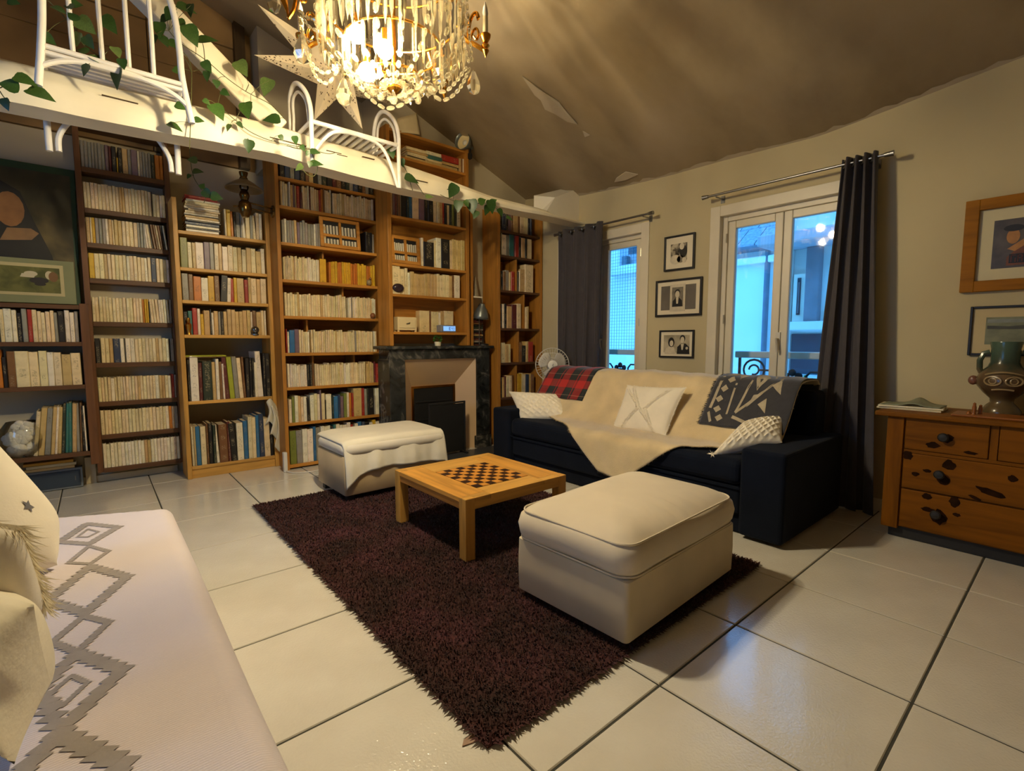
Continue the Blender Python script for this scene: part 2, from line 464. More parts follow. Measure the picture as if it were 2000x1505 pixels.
# ------------------------------------------------------------------ outside: railings, net, courtyard houses
iron = plain('wrought_iron', (28, 40, 56), 0.6, 0.1)
rail_wood = plain('handrail_paint', (196, 190, 180), 0.6, 0.1)
def railing(y0, y1, label, flower):
    X = XW + .36
    t = thing('balcony_railing', label, 'railing', (X, (y0 + y1) / 2, .35), 'wrought iron window railings')
    boxo('handrail', rail_wood, X - .03, X + .03, y0, y1, .965, 1.02, t, .008)
    boxo('bottom_rail', iron, X - .01, X + .01, y0, y1, .35, .37, t)
    c = (y0 + y1) / 2
    def arc(cy, cz, r, a0, a1, n=16): return [(X, cy + r * math.cos(a0 + (a1 - a0) * k / n), cz + r * math.sin(a0 + (a1 - a0) * k / n)) for k in range(n + 1)]
    for sg in (-1, 1):
        k = c + sg * .30
        b = MB()
        b.tube(arc(k, .865, .085, 0, 2 * PI), .009, 6)
        b.tube(arc(k, .865, .04, 0, 1.6 * PI), .008, 6)
        b.tube([(X, k - sg * .04, .865), (X, k - sg * .17, .865), (X, k - sg * .20, .83), (X, k - sg * .20, .80)], .009, 6)
        b.tube([(X, k - sg * .20, .80), (X, k - sg * .24, .70), (X, c, .62), (X, k - sg * .40, .70)], .008, 6)
        b.tube(arc(k + sg * .02, .70, .10, PI * .5, PI * 1.5), .009, 6)
        b.tube(arc(k, .52, .10, 0, 2 * PI), .009, 6)
        b.build('scroll', iron, t)
        boxo('upright', iron, X - .009, X + .009, c + sg * .42 - .009, c + sg * .42 + .009, .37, .965, t)
    b = MB()
    for a in range(6):
        q = a * PI / 3 + .5
        b.ball((X, c + .055 * math.cos(q), .80 + .055 * math.sin(q)), .03, 8, 5, sc=(.35, 1, 1))
    b.ball((X, c, .80), .025, 8, 5); b.build('rosette', iron, t)
    return t
railing(WIN[0][0] + .01, WIN[0][1] - .01, 'iron scrollwork railing outside the narrow curtained window, below the netting', 1)
RAIL2 = railing(WIN[1][0] + .01, WIN[1][1] - .01, 'iron scrollwork railing outside the double window behind the sofa', 0)
b = MB(); X = XW + .33
for k in range(29): y = 2.75 + .9 * k / 28; b.box(X - .001, X + .001, y - .0011, y + .0011, 1.02, 2.07)
for k in range(34): z = 1.03 + 1.04 * k / 33; b.box(X - .001, X + .001, 2.75, 3.65, z - .0011, z + .0011)
tag(b.build('safety_net', plain('net_cord', (70, 120, 160), 0.8, 0.1)), 'fine square pigeon netting stretched outside the narrow window', 'net')

stucco = plain('facade_stucco', (226, 226, 222), 0.9, 0.05, 1.2, 0.2, 8)
slate = plain('slate', (140, 150, 160), 0.7, 0.3, 20)
zinc = plain('zinc', (90, 98, 108), 0.5, 0.15)
pale_blind = plain('pale_blind', (170, 172, 178), 0.8, 0.1)
dark_glass = plain('dark_glass', (60, 66, 76), 0.12, 0.1)
XA = 8.6
def A(px, py): return onx(px, py, XA)
h = thing('courtyard_house', 'white rendered house with slate roof seen across the courtyard through both windows', 'house', (XA + .5, 5.2, -3))
ya0, ya1 = A(1516, 560)[1], 12.5
ze = A(1470, 492)[2]
y_split = A(1290, 500)[1]
boxo('wall', stucco, XA, XA + 2, ya0, y_split, -3, ze, h)
boxo('wall', stucco, XA - .02, XA + 2, y_split, ya1, -3, 9, h)
boxo('eave', stucco, XA - .12, XA + .02, ya0, y_split, ze - .22, ze - .1, h, .02)
MB().tube([(XA - .16, ya0 - .02, ze + .03), (XA - .16, y_split, ze + .03)], .06, 10).build('gutter', zinc, h)
MB().tube([(XA - .08, ya0 + .12, ze - .02), (XA - .08, ya0 + .12, -3)], .045, 10).build('downpipe', zinc, h)
rf = MB().hexa([(XA - .2, ya0, ze), (XA + 3, ya0, ze + 2.5), (XA + 3, y_split, ze + 2.5), (XA - .2, y_split, ze), (XA - .2, ya0, ze + .05), (XA + 3, ya0, ze + 2.6), (XA + 3, y_split, ze + 2.6), (XA - .2, y_split, ze + .05)]).build('roof', slate, h)
ny = int((y_split - ya0) / .3)
for r in range(7):
    for c in range(ny):
        s0 = .45 * r; y0 = ya0 + .3 * c + (.15 if r % 2 else 0)
        f = 2.5 / 3.2
        MB().hexa([(XA - .2 + s0, y0, ze + .06 + s0 * f), (XA + .3 + s0, y0, ze + .06 + (s0 + .5) * f), (XA + .3 + s0, y0 + .285, ze + .06 + (s0 + .5) * f), (XA - .2 + s0, y0 + .285, ze + .06 + s0 * f),
                   (XA - .2 + s0, y0, ze + .10 + s0 * f), (XA + .3 + s0, y0, ze + .08 + (s0 + .5) * f), (XA + .3 + s0, y0 + .285, ze + .08 + (s0 + .5) * f), (XA - .2 + s0, y0 + .285, ze + .10 + s0 * f)]).build('slate', slate, rf)
# its window and sill, framed by the narrow window
s0, s1 = A(1200, 530), A(1262, 518)
boxo('sill', stucco, XA - .3, XA, s1[1] - .4, s0[1], s0[2] - .12, s0[2] + .06, h, .02)
wf = boxo('window', pale_blind, XA - .06, XA + .02, s1[1] - .3, A(1213, 500)[1], s0[2] + .06, s0[2] + 1.6, h, .01)
boxo('pane', dark_glass, XA - .075, XA - .06, s1[1] - .25, A(1232, 500)[1], s0[2] + .3, s0[2] + 1.5, wf)
boxo('flower_pot', zinc, XA - .25, XA - .12, A(1238, 510)[1], A(1228, 510)[1], s0[2] + .06, s0[2] + .24, h, .01)

XB = 6.4
def B(px, py): return onx(px, py, XB)
h2 = thing('courtyard_wing', 'nearer white wing with canopy and tall curtained window, right of the slate roofed house', 'house', (XB + .5, 2.0, -3))
yb1 = B(1512, 560)[1]
boxo('wall', stucco, XB, XB + 3, -3.5, yb1, -3, 6, h2)
zc0, zc1 = B(1590, 489)[2], B(1590, 462)[2]
boxo('canopy', pale_blind, XB - .55, XB, -2.5, B(1560, 480)[1] + .25, zc0 + .03, zc1, h2, .02)
boxo('cornice', stucco, XB - .12, XB, -3.5, yb1 - .02, zc1 + .55, zc1 + .7, h2, .02)
boxo('pilaster', stucco, XB - .07, XB, yb1 - .22, yb1 - .02, -3, zc1 + .5, h2, .01)
zs = B(1575, 628)[2]
post_m = plain('wing_post', (120, 122, 130), .8, .1)
boxo('post', post_m, XB - .12, XB, B(1606, 560)[1], B(1579, 560)[1], zs, zc0 + .03, h2, .01)
ywa, ywb = B(1577, 560)[1], B(1552, 560)[1]
fr = boxo('window', white_paint, XB - .05, XB + .02, ywa, ywb, zs, B(1565, 535)[2], h2, .01)
zc0 = B(1565, 535)[2] + .3
nn = 1
for k in range(nn):
    a = ywa + (ywb - ywa) * k / nn; c = ywa + (ywb - ywa) * (k + 1) / nn
    pn = boxo('pane', dark_glass, XB - .06, XB - .05, a + .05, c - .05, zs + .08, zc0 - .35, fr)
    MB().grid(lambda u, v: (XB - .068 + .006 * math.sin(u * 40), a + .06 + (c - a - .12) * u * (.5 if k % 2 else .95), zs + .1 + (zc0 - .5 - zs) * v), 40, 2).build('drape', pale_blind, fr)
ywa = B(1660, 560)[1]
boxo('sill', stucco, XB - .16, XB, ywa - .1, ywb + .1, zs - .1, zs, h2, .015)
boxo('panel', dark_glass, XB - .03, XB, ywa, ywb, zs - .62, zs - .14, h2, .01)
ground = boxo('ground_outside', plain('courtyard_paving', (120, 120, 116), 0.9), 4.2, 14, -6, 14, -3.1, -3)
struct(ground)
bush = MB(); random.seed(11)
for k in range(60):
    p = Vector((rnd(4.26, 4.42), rnd(1.1, 1.5), rnd(.52, .80))); q = Vector((rnd(-1, 1), rnd(-1, 1), rnd(-.3, 1))).normalized() * .07; r = q.orthogonal().normalized() * .025
    bush.add([p, p + q * .5 + r, p + q, p + q * .5 - r], [(0, 1, 2, 3)])
bush.box(4.225, 4.44, 1.05, 1.55, .36, .52)
bush.build('window_box', plain('outdoor_leaves', (90, 130, 70), 0.7, 0.3), RAIL2)['kind'] = 'stuff'
# ------------------------------------------------------------------ bookcases
def case(name, label, at, x0, x1, yf, depth, z0, z1, boards, mx, mz, bt=.026, st=.03, back=None, sides=(1, 1), top=True):
    t = thing(name, label, 'bookcase', at)
    for s, (a, c) in zip(sides, ((x0, x0 + st), (x1 - st, x1))):
        if s: boxo('upright', mz, a, c, yf, yf + depth, z0, z1, t, .003)
    for z in boards: boxo('shelf', mx, x0 + st, x1 - st, yf + .004, yf + depth - .004, z - bt, z, t, .003)
    if back: boxo('back_panel', back, x0 + st, x1 - st, yf + depth - .01, yf + depth - .003, z0 + .02, z1 - .01, t)
    return t
cs1 = case('bookcase', 'dark wooden bookcase beside the green framed poster, with white flowers on its lowest shelf', (-.6, 4.8, .2), -1.3, -.022, 4.70, .29, .20, 1.372, [1.098, .79, .30, 1.36], dark_x, dark_z, .03, .05)
S2B = [2.375, 2.082, 1.832, 1.572, 1.25, .94, .643, .389, .13]
cs2 = case('bookcase', 'narrow tall dark wooden bookcase packed with pale paperbacks', (.25, 4.85, .1), -.04, .53, 4.845, .15, .10, 2.72, S2B + [2.70], dark_x, dark_z, .036, .036)
S3B = [1.957, 1.677, 1.425, 1.155, .626, .10]
cs3 = case('bookcase', 'low honey pine bookcase with a pile of books lying under the oil lamp', (.85, 4.6, 0), .505, 1.19, 4.60, .28, 0, 2.20, S3B, pale_x, pale_z, .026, .032)
boxo('plinth', pale_x, .537, 1.158, 4.615, 4.63, 0, .074, cs3, .002)
S4B = [2.45, 2.22, 1.924, 1.62, 1.318, 1.005, .712, .405, .04]
cs4 = case('bookcase', 'tall honey pine bookcase with a row of yellow paperbacks, behind the white ottoman', (1.65, 4.4, 0), 1.19, 2.105, 4.39, .34, 0, 2.74, S4B, pine_x, pine_z, .026, .03, back=pine_x)
for x, z0, z1 in ((1.60, 1.62, 1.90), (1.77, 1.318, 1.595), (1.44, 1.005, 1.29), (1.48, .712, .98), (1.86, .712, .98), (1.63, .04, .38)):
    boxo('divider', pine_z, x - .008, x + .008, 4.50, 4.70, z0, z1, cs4, .002)
S5B = [2.215, 1.80, 1.528, 1.19]
cs5 = case('bookcase', 'honey pine bookcase standing on the black marble mantelpiece', (2.45, 4.06, 1.06), 2.015, 2.888, 4.06, .235, 1.062, 2.97, S5B + [2.737, 2.95], pine_x, pine_z, .024, .036, back=pine_x)
S6B = [2.247, 1.995, 1.636, 1.242, .878, .508, .14]
cs6 = case('bookcase', 'honey pine bookcase of square compartments between fireplace and window wall', (3.5, 4.0, 0), 3.20, 3.835, 4.0, .26, 0, 2.50, S6B, dark_x, pine_z, .024, .036)
for x, z0, z1 in ((3.47, 1.636, 1.97), (3.58, 1.242, 1.61), (3.50, .878, 1.215), (3.47, .508, .85)):
    boxo('divider', pine_z, x - .009, x + .009, 4.02, 4.25, z0, z1, cs6, .002)
boxo('back_panel', pine_x, 3.236, 3.80, 4.245, 4.255, .1, 2.45, cs6)

# ------------------------------------------------------------------ books
def book_mats():
    m, nt, p = new_mat('book_cover')
    at = N(nt, 'ShaderNodeVertexColor', layer_name='tint')
    uv = N(nt, 'ShaderNodeUVMap', uv_map='spine')
    sx = N(nt, 'ShaderNodeSeparateXYZ'); nt.links.new(uv.outputs[0], sx.inputs[0])
    # printed lines: a narrow band of broken dark marks along the spine
    fl = N(nt, 'ShaderNodeMath', operation='FLOOR'); nt.links.new(sx.outputs[0], fl.inputs[0])
    fr = N(nt, 'ShaderNodeMath', operation='FRACT'); nt.links.new(sx.outputs[0], fr.inputs[0])
    cb = N(nt, 'ShaderNodeCombineXYZ')
    nt.links.new(fl.outputs[0], cb.inputs[0]); nt.links.new(sx.outputs[1], cb.inputs[1]); nt.links.new(fr.outputs[0], cb.inputs[2])
    mp = N(nt, 'ShaderNodeMapping'); mp.inputs['Scale'].default_value = (7.31, 34, 5); nt.links.new(cb.outputs[0], mp.inputs[0])
    n1 = N(nt, 'ShaderNodeTexNoise', i_Scale=1.0, i_Detail=1.0); nt.links.new(mp.outputs[0], n1.inputs['Vector'])
    mp2 = N(nt, 'ShaderNodeMapping'); mp2.inputs['Scale'].default_value = (5.77, 2.6, 0); nt.links.new(cb.outputs[0], mp2.inputs[0])
    n2 = N(nt, 'ShaderNodeTexNoise', i_Scale=1.0, i_Detail=0.0); nt.links.new(mp2.outputs[0], n2.inputs['Vector'])
    m1 = ramp(nt, n1.outputs[0], [(0.5, (0, 0, 0, 1)), (0.56, (1, 1, 1, 1))])
    m2 = ramp(nt, n2.outputs[0], [(0.5, (0, 0, 0, 1)), (0.55, (1, 1, 1, 1))])
    ab = N(nt, 'ShaderNodeMath', operation='COMPARE', i_1=0.5, i_2=0.24); nt.links.new(fr.outputs[0], ab.inputs[0])
    k1 = N(nt, 'ShaderNodeMath', operation='MULTIPLY'); nt.links.new(m1, k1.inputs[0]); nt.links.new(m2, k1.inputs[1])
    k2 = N(nt, 'ShaderNodeMath', operation='MULTIPLY'); nt.links.new(k1.outputs[0], k2.inputs[0]); nt.links.new(ab.outputs[0], k2.inputs[1])
    k3 = N(nt, 'ShaderNodeMath', operation='MULTIPLY', i_1=0.33); nt.links.new(k2.outputs[0], k3.inputs[0])
    # print is dark on pale covers and pale on dark ones
    bw = N(nt, 'ShaderNodeRGBToBW'); nt.links.new(at.outputs[0], bw.inputs[0])
    ink = ramp(nt, bw.outputs[0], [(0.10, lin((206, 190, 150))), (0.16, lin((60, 44, 30)))])
    mx = N(nt, 'ShaderNodeMix', data_type='RGBA'); nt.links.new(k3.outputs[0], mx.inputs[0])
    nt.links.new(at.outputs[0], mx.inputs[6]); nt.links.new(ink, mx.inputs[7])
    tc = N(nt, 'ShaderNodeTexCoord'); n3 = N(nt, 'ShaderNodeTexNoise', i_Scale=18.0, i_Detail=3.0); nt.links.new(tc.outputs['Object'], n3.inputs['Vector'])
    mu = N(nt, 'ShaderNodeMix', data_type='RGBA', blend_type='MULTIPLY'); mu.inputs[0].default_value = 1.0
    nt.links.new(mx.outputs[2], mu.inputs[6]); nt.links.new(ramp(nt, n3.outputs[0], [(0.3, (.84, .82, .76, 1)), (0.6, (1, 1, 1, 1))]), mu.inputs[7])
    nt.links.new(mu.outputs[2], p.inputs['Base Color'])
    p.inputs['Roughness'].default_value = 0.42
    return m
cover_m = book_mats()
pages_m = plain('page_edges', (206, 190, 154), 0.8, 0.15, 40, stretch=(1, 1, 1))
TINT = dict(c=(230, 210, 164), w=(238, 226, 198), g=(148, 142, 130), k=(34, 30, 28), d=(46, 56, 44), n=(48, 60, 86), b=(52, 108, 152), t=(54, 112, 108),
            r=(166, 50, 36), o=(196, 118, 40), y=(214, 170, 44), m=(98, 42, 38), p=(122, 98, 110), v=(128, 134, 62), h=(122, 84, 48), s=(204, 172, 114), l=(168, 176, 50), e=(214, 186, 122))
WORD = dict(c='cream', w='off-white', g='grey', k='black', d='dark green', n='navy', b='blue', t='teal', r='red', o='orange', y='yellow', m='maroon', p='mauve', v='olive green', h='brown', s='tan', l='lime green', e='buff')
BOOKS = []
def book_geo(w, h, d):
    """spine at y=0 facing -y, standing on z=0, centred in x; cover wraps a recessed page block"""
    t = min(.003, w * .14); r = .0022; e = .004
    vs, fs, ms = [], [], []
    def add(v, f, m):
        o = len(vs); vs.extend(v); fs.extend([tuple(i + o for i in q) for q in f]); ms.extend([m] * len(f))
    x = w / 2
    # outer cover: rounded spine of three strips and two boards, closed above and below
    ring = [(-x, d), (-x, r * 2.2), (-x + min(.004, w * .25), 0.0), (x - min(.004, w * .25), 0.0), (x, r * 2.2), (x, d), (x - t, d), (x - t, t + r), (-x + t, t + r), (-x + t, d)]
    n = len(ring)
    add([(a, b, 0) for a, b in ring] + [(a, b, h) for a, b in ring], [(i, (i + 1) % n, n + (i + 1) % n, n + i) for i in range(n)] + [tuple(range(n))[::-1], tuple(range(n, 2 * n))], 0)
    a, b, c, f = -x + t, x - t, t + r, d - e
    add([(a, c, e), (b, c, e), (b, f, e), (a, f, e), (a, c, h - e), (b, c, h - e), (b, f, h - e), (a, f, h - e)], [(3, 2, 1, 0), (4, 5, 6, 7), (2, 3, 7, 6)], 1)
    return vs, fs, ms
serial = [0]
def add_book(w, h, d, M, key, label, vis=1.0, jitter=0.05):
    serial[0] += 1
    c = lin(TINT[key]); g = 1 + rnd(-jitter, jitter) * 1.6
    col = [min(1, max(0, c[k] * g * (1 + rnd(-jitter, jitter)))) for k in range(3)] + [1]
    p = M.translation
    dep = max(.3, (np.array(p) - EYE) @ FWD)
    BOOKS.append(dict(w=w, h=h, d=d, M=M, col=col, label=label, area=w * h / dep ** 2 * vis, sid=serial[0], key=key))
ORD = 'first second third fourth fifth sixth seventh eighth ninth tenth eleventh twelfth thirteenth fourteenth fifteenth sixteenth seventeenth eighteenth nineteenth twentieth'.split()
def ordw(n):
    if n <= 20: return ORD[n - 1]
    return ('twenty-', 'thirty-', 'forty-', 'fifty-')[(n - 21) // 10] + (ORD[(n - 1) % 10] if n % 10 else 'tenth') if n % 10 else ('thirtieth', 'fortieth', 'fiftieth', 'sixtieth')[n // 10 - 3]
TOK = re.compile(r'([a-z])([\d.]+)(?:\^([\d.]+))?(?:/(-?[\d.]+))?(?:\*(\d+))?$')
def row(spec, x0, x1, z, yf, h, depth, where, vis=1.0, hj=.012, kind='paperback', yj=.012):
    items = []
    for tk in spec.split():
        k, w, hs, ln, rep = TOK.match(tk).groups()
        for _ in range(int(rep or 1)): items.append((k, float(w) * rnd(.9, 1.1), float(hs or 1), float(ln or 0)))
    unit = (x1 - x0) / sum(i[1] for i in items)
    x = x0; n = 0
    cnt = {}
    for k, w, hs, ln in items:
        ww = w * unit - .0012
        cx = x + w * unit / 2; x += w * unit
        if k == 'x': continue
        n += 1
        cnt[k] = cnt.get(k, 0) + 1
        hh = h * hs + rnd(-hj, hj)
        ll = math.radians(ln + rnd(-.5, .5))
        M = Matrix.Translation((cx, yf + rnd(0, yj), z + abs(math.sin(ll)) * ww / 2 + .0005)) @ Matrix.Rotation(ll, 4, 'Y') @ Matrix.Rotation(math.radians(rnd(-.8, .8)), 4, 'Z')
        lab = '%s %s, %s %s one from the left, %s' % (WORD[k], kind, ordw(cnt[k]), WORD[k], where)
        add_book(ww, hh, depth * rnd(.9, 1.0), M, k, lab, vis)
def pile(spec, cx, yf, z, length, depth, where, vis=1.0):
    """books lying flat, spine towards the room, bottom first: letter+thickness(mm)"""
    n = 0
    for tk in spec.split():
        k, th = tk[0], float(tk[1:]) / 1000
        n += 1
        L = length * rnd(.92, 1.02); D = depth * rnd(.9, 1)
        M = Matrix.Translation((cx - L / 2 + rnd(-.012, .012), yf + rnd(0, .012), z + th / 2)) @ Matrix.Rotation(math.radians(rnd(-2, 2)), 4, 'Z') @ Matrix.Rotation(PI / 2, 4, 'Y')
        add_book(th - .0006, L, D, M, k, '%s book lying flat, %s up in %s' % (WORD[k], ordw(n), where), vis)
        z += th
random.seed(21)
W1 = 'poster bookcase'
row('w.8 t2.2^1.1 k.5^.9 c.9 w1.8^1.05 w1 k1^.95 g1.2^1.02 r1^1.02 c1.2 c1*4 g.8 k1.6 w1.3 w1.2 g.8', -.56, -.085, 1.098, 4.72, .215, .15, 'top shelf, dark ' + W1, kind='book')
row('o.8 o2.2^1.1 k.8^.9 h1.2 c2 c1.6^1.03 c1.4 w1^1.03 c1.4 s1.8^.98 c1.9', -.58, -.085, .79, 4.72, .235, .16, 'middle shelf, dark ' + W1, kind='book')
row('c1^.95/6 s1.3/6 g1.4/6 s1/6 w.7^1.02/5 s.9/5 d.9^1.04/4 t.8^1.06/4 t.8^1.06/3 s1^1.05/3 g.8^1.06/2 h.6^1.06/2 k.7/1 w.5', -.375, -.085, .30, 4.73, .335, .24, 'lowest shelf, dark ' + W1, kind='record sleeve', hj=.006)
W2 = 'narrow dark bookcase'
X0, X1 = -.002, .492
H2 = .185
rows2 = ['g.8*7 p.9 m.7 k1.1 y.4^.6 k1 s1.3 g.8 p1.6 w.6 g.7*4 d.9 o1.2 o1',
         'c1*10 s.9 s.8 c1.2 c1*5 c.9*2 k.3 c1.2^.92 c1^.92 w1^.92 c.9^.92',
         's1 c.6 y.8 g.9*3 w.7 s1 c.5 s1*2 c1*4 g.8*3 w.6/-4 c.8/-5 k.5/-6 h.8/-6*2 c.6/-6 h.8/-6 k.7/-6 w.6/-6',
         'y1.3 c1.2*2 s.9 c1*5 w.8 c1*4 w.8 c1 n1.3 c1*3 w.8',
         'c1*15 o.6 y.7 y.6 k.5^.9 c1/-3*3 w.9/-2*4 g.8',
         'k1.3 c1*2 s1 n1.8 w1.2 k.3 w1.3*2 c1*6 s.7 c1*2 w.9 k.3 g1',
         'c1*4 w1.2^.95 c.9*8 s.9 c1*5 w1.2 s.9*2 c1 w1 r1^1.03 g.8',
         'c1*19 w1 o.9 c.8 g1.1',
         'w1*12 s1 s.9 w1*9']
nm2 = ['top', 'second', 'third', 'fourth', 'fifth', 'sixth', 'seventh', 'eighth', 'lowest']
for s, z, nm in zip(rows2, S2B, nm2):
    row(s, X0, X1, z, 4.852, H2, .12, '%s shelf, %s' % (nm, W2), hj=.004, yj=.006)
W3 = 'low pine bookcase'
row('c.6 y1.2 o.8 k.7 g1.2 g.6 w1/-3 c1.4^.9 g.8^.9 c.9^.9/-3 c1^1.05 w.8^1.05', .86, 1.14, 1.957, 4.62, .205, .15, 'top board, ' + W3, kind='book')
pile('w22 k14 w20 n24 k12 w16 s18 k6 w14 c20 c14 w18 c14 c24 w16 r9 r22', .71, 4.615, 1.957, .235, .17, 'the pile on the low pine bookcase')
row('v1.6^1.15 c1 s.8 w1.8^1.05 p1.3 g.9 c1.1 s.8 w1.2 c1.1*2 s1^.96 c1^.96 s1.2^.94 c1.2^.94 s1.3^.94 w.9', .545, 1.15, 1.677, 4.62, .205, .15, 'second shelf, ' + W3)
row('g1.4 h1 o1.5 w1.4^.97 y1.4 h1.2 k1.5/4 w1/3 r.8 y.8 s1.6^.96 r.9^.96 s.8 c1.3 s1 c1.3', .545, 1.15, 1.425, 4.62, .2, .15, 'third shelf, ' + W3)
row('k1^.9 t1^.95 r1.1 w.8 y.8^.8 s1.6 k.5 w.6^.9 s1.2 g.6 k.8 s1*7 w.6 h1 s1.5 c.9 w.6', .545, 1.145, 1.155, 4.64, .2, .14, 'fourth shelf, ' + W3)
row('k.7^.95 w2.2^1.05 m1.2^.9 d2.6^.9 s1^.9 w1^.95 h1^.9 w.6^.85 m1.5/-3 l1.6/-3 g1.3/-3 c1.3/-3 h.8/-2 k1.2^.95 k.8 k.8 w1^.85 w1.8^1.15/-2 k.8^1.1 k1.6^1.1', .545, 1.15, .626, 4.61, .345, .22, 'large-book shelf, ' + W3, kind='hardback')
row('w.6 s.5 b1.2^1.0/-1 c1.3 h.6 k1 d.8 w.9/-2 h2.4 m.9 k1.5/-3 w1.8 b1.2 c1.2^1.08 c1^1.1 b1.1^1.15 n1.4^1.18 c1.6^1.0 k.8', .545, 1.15, .10, 4.61, .325, .22, 'lowest shelf, ' + W3, kind='hardback')
pile('h6 l12', .66, 4.612, .972, .30, .2, 'the pair above the hardbacks')
W4 = 'tall pine bookcase'
row('k1 n1 g.8 n1 k1 h.7 s.8 k.9 g.7 d1 k1.2 m.8 h1 k1 d.8 g.9 n1 k1 h.8 g.8 k1', 1.235, 2.05, 2.45, 4.40, .245, .16, 'top shelf, ' + W4, vis=.3)  # covers picked dark: the shadow behind the beam is put into their colours
row('c.8*3 g.6 w.6 s1 p.8 s.6 r1.4^.9 m1^.75 c1*2 w.6 m.6^.9 c.8*3 s.8 r.7 o.9 h.6 w.7*2 c.7 w.5^1.06 k.5 c1*4 s.9 c1^.94*3 w.6^1.05 c.9*5 w.5^1.05 c1*3 w1', 1.235, 2.05, 2.22, 4.40, .19, .13, 'second shelf, ' + W4)
row('g.7 w.6 g.8 g.7*2 s.7 p.7 g.8*5 w.5 g.8*2 w.7^.9 s.8^.95', 1.235, 1.60, 1.924, 4.40, .19, .13, 'third shelf, ' + W4)
row('k.8 k.8 k.8 g.6', 1.96, 2.05, 1.924, 4.40, .18, .13, 'third shelf right end, ' + W4)
row('c.8*7 s.6 c.8*8 w.8*9', 1.235, 1.53, 1.62, 4.40, .19, .13, 'fourth shelf, ' + W4)
row('y1', 1.535, 1.592, 1.62, 4.40, .19, .13, 'fourth shelf, ' + W4, kind='broad bright spine')
row('o.9 y.9*3 o.9*2 y1*4 o.9*3 y1*4 o1*2 y1*2', 1.612, 2.045, 1.62, 4.40, .185, .13, 'fourth shelf, ' + W4)
row('c.8*5 s.7 c.8*9 s.8 c.8*10 w.8', 1.235, 1.76, 1.318, 4.40, .19, .13, 'fifth shelf, ' + W4)
row('w.8*2 g.6 w.7*4 c.7*10 s.7 w.8*3', 1.78, 2.045, 1.318, 4.40, .185, .13, 'fifth shelf beyond the divider, ' + W4)
row('r.5 w.6 b2 p1.6 c.8*4 w.8 x.8 c.8*12 s.7 c.8*10 g.6 c.8*9 x.5 w.8 c.8', 1.235, 2.05, 1.005, 4.40, .19, .13, 'sixth shelf, ' + W4)
row('w.8*9 k1 k1 h.8 x.4 c.8*14 w.9*3 c.8*8 x.4 s.9*4 m.8 r1.3', 1.235, 2.06, .712, 4.40, .19, .13, 'seventh shelf, ' + W4)
row('w1^.9 v.8^.95 w1.3 s1^.95 c1^.95 w1.2^.95 k1.2^.9/-2 w1.4^.95 c1^1.05 w1^1.0 p.6^1.1 c1.4^1.0 k.3^.7 w2^.95 d.8^.9 b1.6^.88 n.8^.88 p1.2^.88 v1.2^.9 w1^1.0 o.9^.95 r.8^.95 s3^1.08 r1.2^1.08 g1^1.1 d.6^1.1 k2.2^1.1 g.5^.8 w1.6^1.1', 1.235, 2.06, .405, 4.40, .235, .16, 'eighth shelf, ' + W4, kind='book')
row('v1.5 g1.6 w1.3 w1.3 b.8 g1.2^1.02 w.9^1.02*3 k.6 t.7 w1^1.02*4 r.8 x.5 w1 b1 n1 k1.2 w1 y1 w1', 1.235, 2.06, .04, 4.41, .30, .2, 'lowest shelf, ' + W4, vis=.6, kind='book')
W5 = 'fireplace bookcase'
row('s.8 p.8 m.6 h.8 g.4^1.1 k1.6 d.8^.95 b1.1^.9 c2 p1.8 k1^.9 n.6 k1.5^.95 c1.2 c1^.75 s1^.75 r.7^.85 k.8 c1^.7 d.8 v.8 d1 c1.3^.8', 2.055, 2.80, 2.215, 4.075, .27, .17, 'top open shelf, ' + W5, vis=.8, kind='book')
row('w.6 k2.6^.9 c.5 w1.4^1.08 k2.2^1.1 c.8^1.08 e1.1^1.15 e1.1^1.15 e1.1^1.15', 2.36, 2.845, 1.80, 4.075, .25, .18, 'second shelf, ' + W5, kind='hardback')
row('c2.2^1.15 c1.3^1.12 c.8^1.1 w.8 s1*8 c.9*4 s1 h.8 w1.8^1.02', 2.055, 2.79, 1.528, 4.075, .205, .15, 'third shelf, ' + W5)
row('c2 h.4 c1.6 w.4 s.8 c2.2', 2.40, 2.79, 1.19, 4.20, .205, .08, 'lowest shelf, ' + W5, kind='slipcase')
pile('s26 k5 c30 s20 c26', 2.33, 4.075, 2.737, .22, .16, 'the first flat pile above the beam', vis=.6)
pile('s28 c22 t34 w32', 2.50, 4.075, 2.737, .17, .16, 'the middle flat pile above the beam')
pile('s30 k5 s26 k5 r60', 2.685, 4.075, 2.737, .20, .16, 'the last flat pile above the beam')
row('s1.3 h.8 w.7', 2.795, 2.85, 2.737, 4.075, .13, .12, 'end of the shelf above the beam', kind='small upright book')
W6 = 'compartment bookcase'
row('k1 n1 k.8 p1 h.6 s1.4 h.8 c1.3*2 k.6 n.6', 3.24, 3.70, 2.247, 4.02, .25, .17, 'top shelf, ' + W6, vis=.7, kind='book')
row('k.8 w.3 w1.4^.95 g1.2^.95 t1.6 m.3 r1.3 k.8^.97 s1.2^.93 k.8^.9 c2^.92', 3.24, 3.70, 1.995, 4.02, .225, .16, 'second shelf, ' + W6, kind='book')
row('k1 h.9 g1.4 s.6 r1.2', 3.25, 3.45, 1.636, 4.02, .2, .15, 'third shelf, ' + W6, kind='book')
row('k.5 w.4 s1.4^1.1 c2.6^1.35', 3.49, 3.72, 1.636, 4.02, .22, .16, 'third shelf, ' + W6, kind='upright book')
row('k1 w.8 k.8 s1.6^.9 m1.8 c1.4^1.1', 3.24, 3.54, 1.242, 4.02, .25, .16, 'fourth shelf, ' + W6, kind='book')
row('c1 s.6', 3.60, 3.66, 1.242, 4.02, .24, .16, 'fourth shelf, ' + W6, kind='upright book')
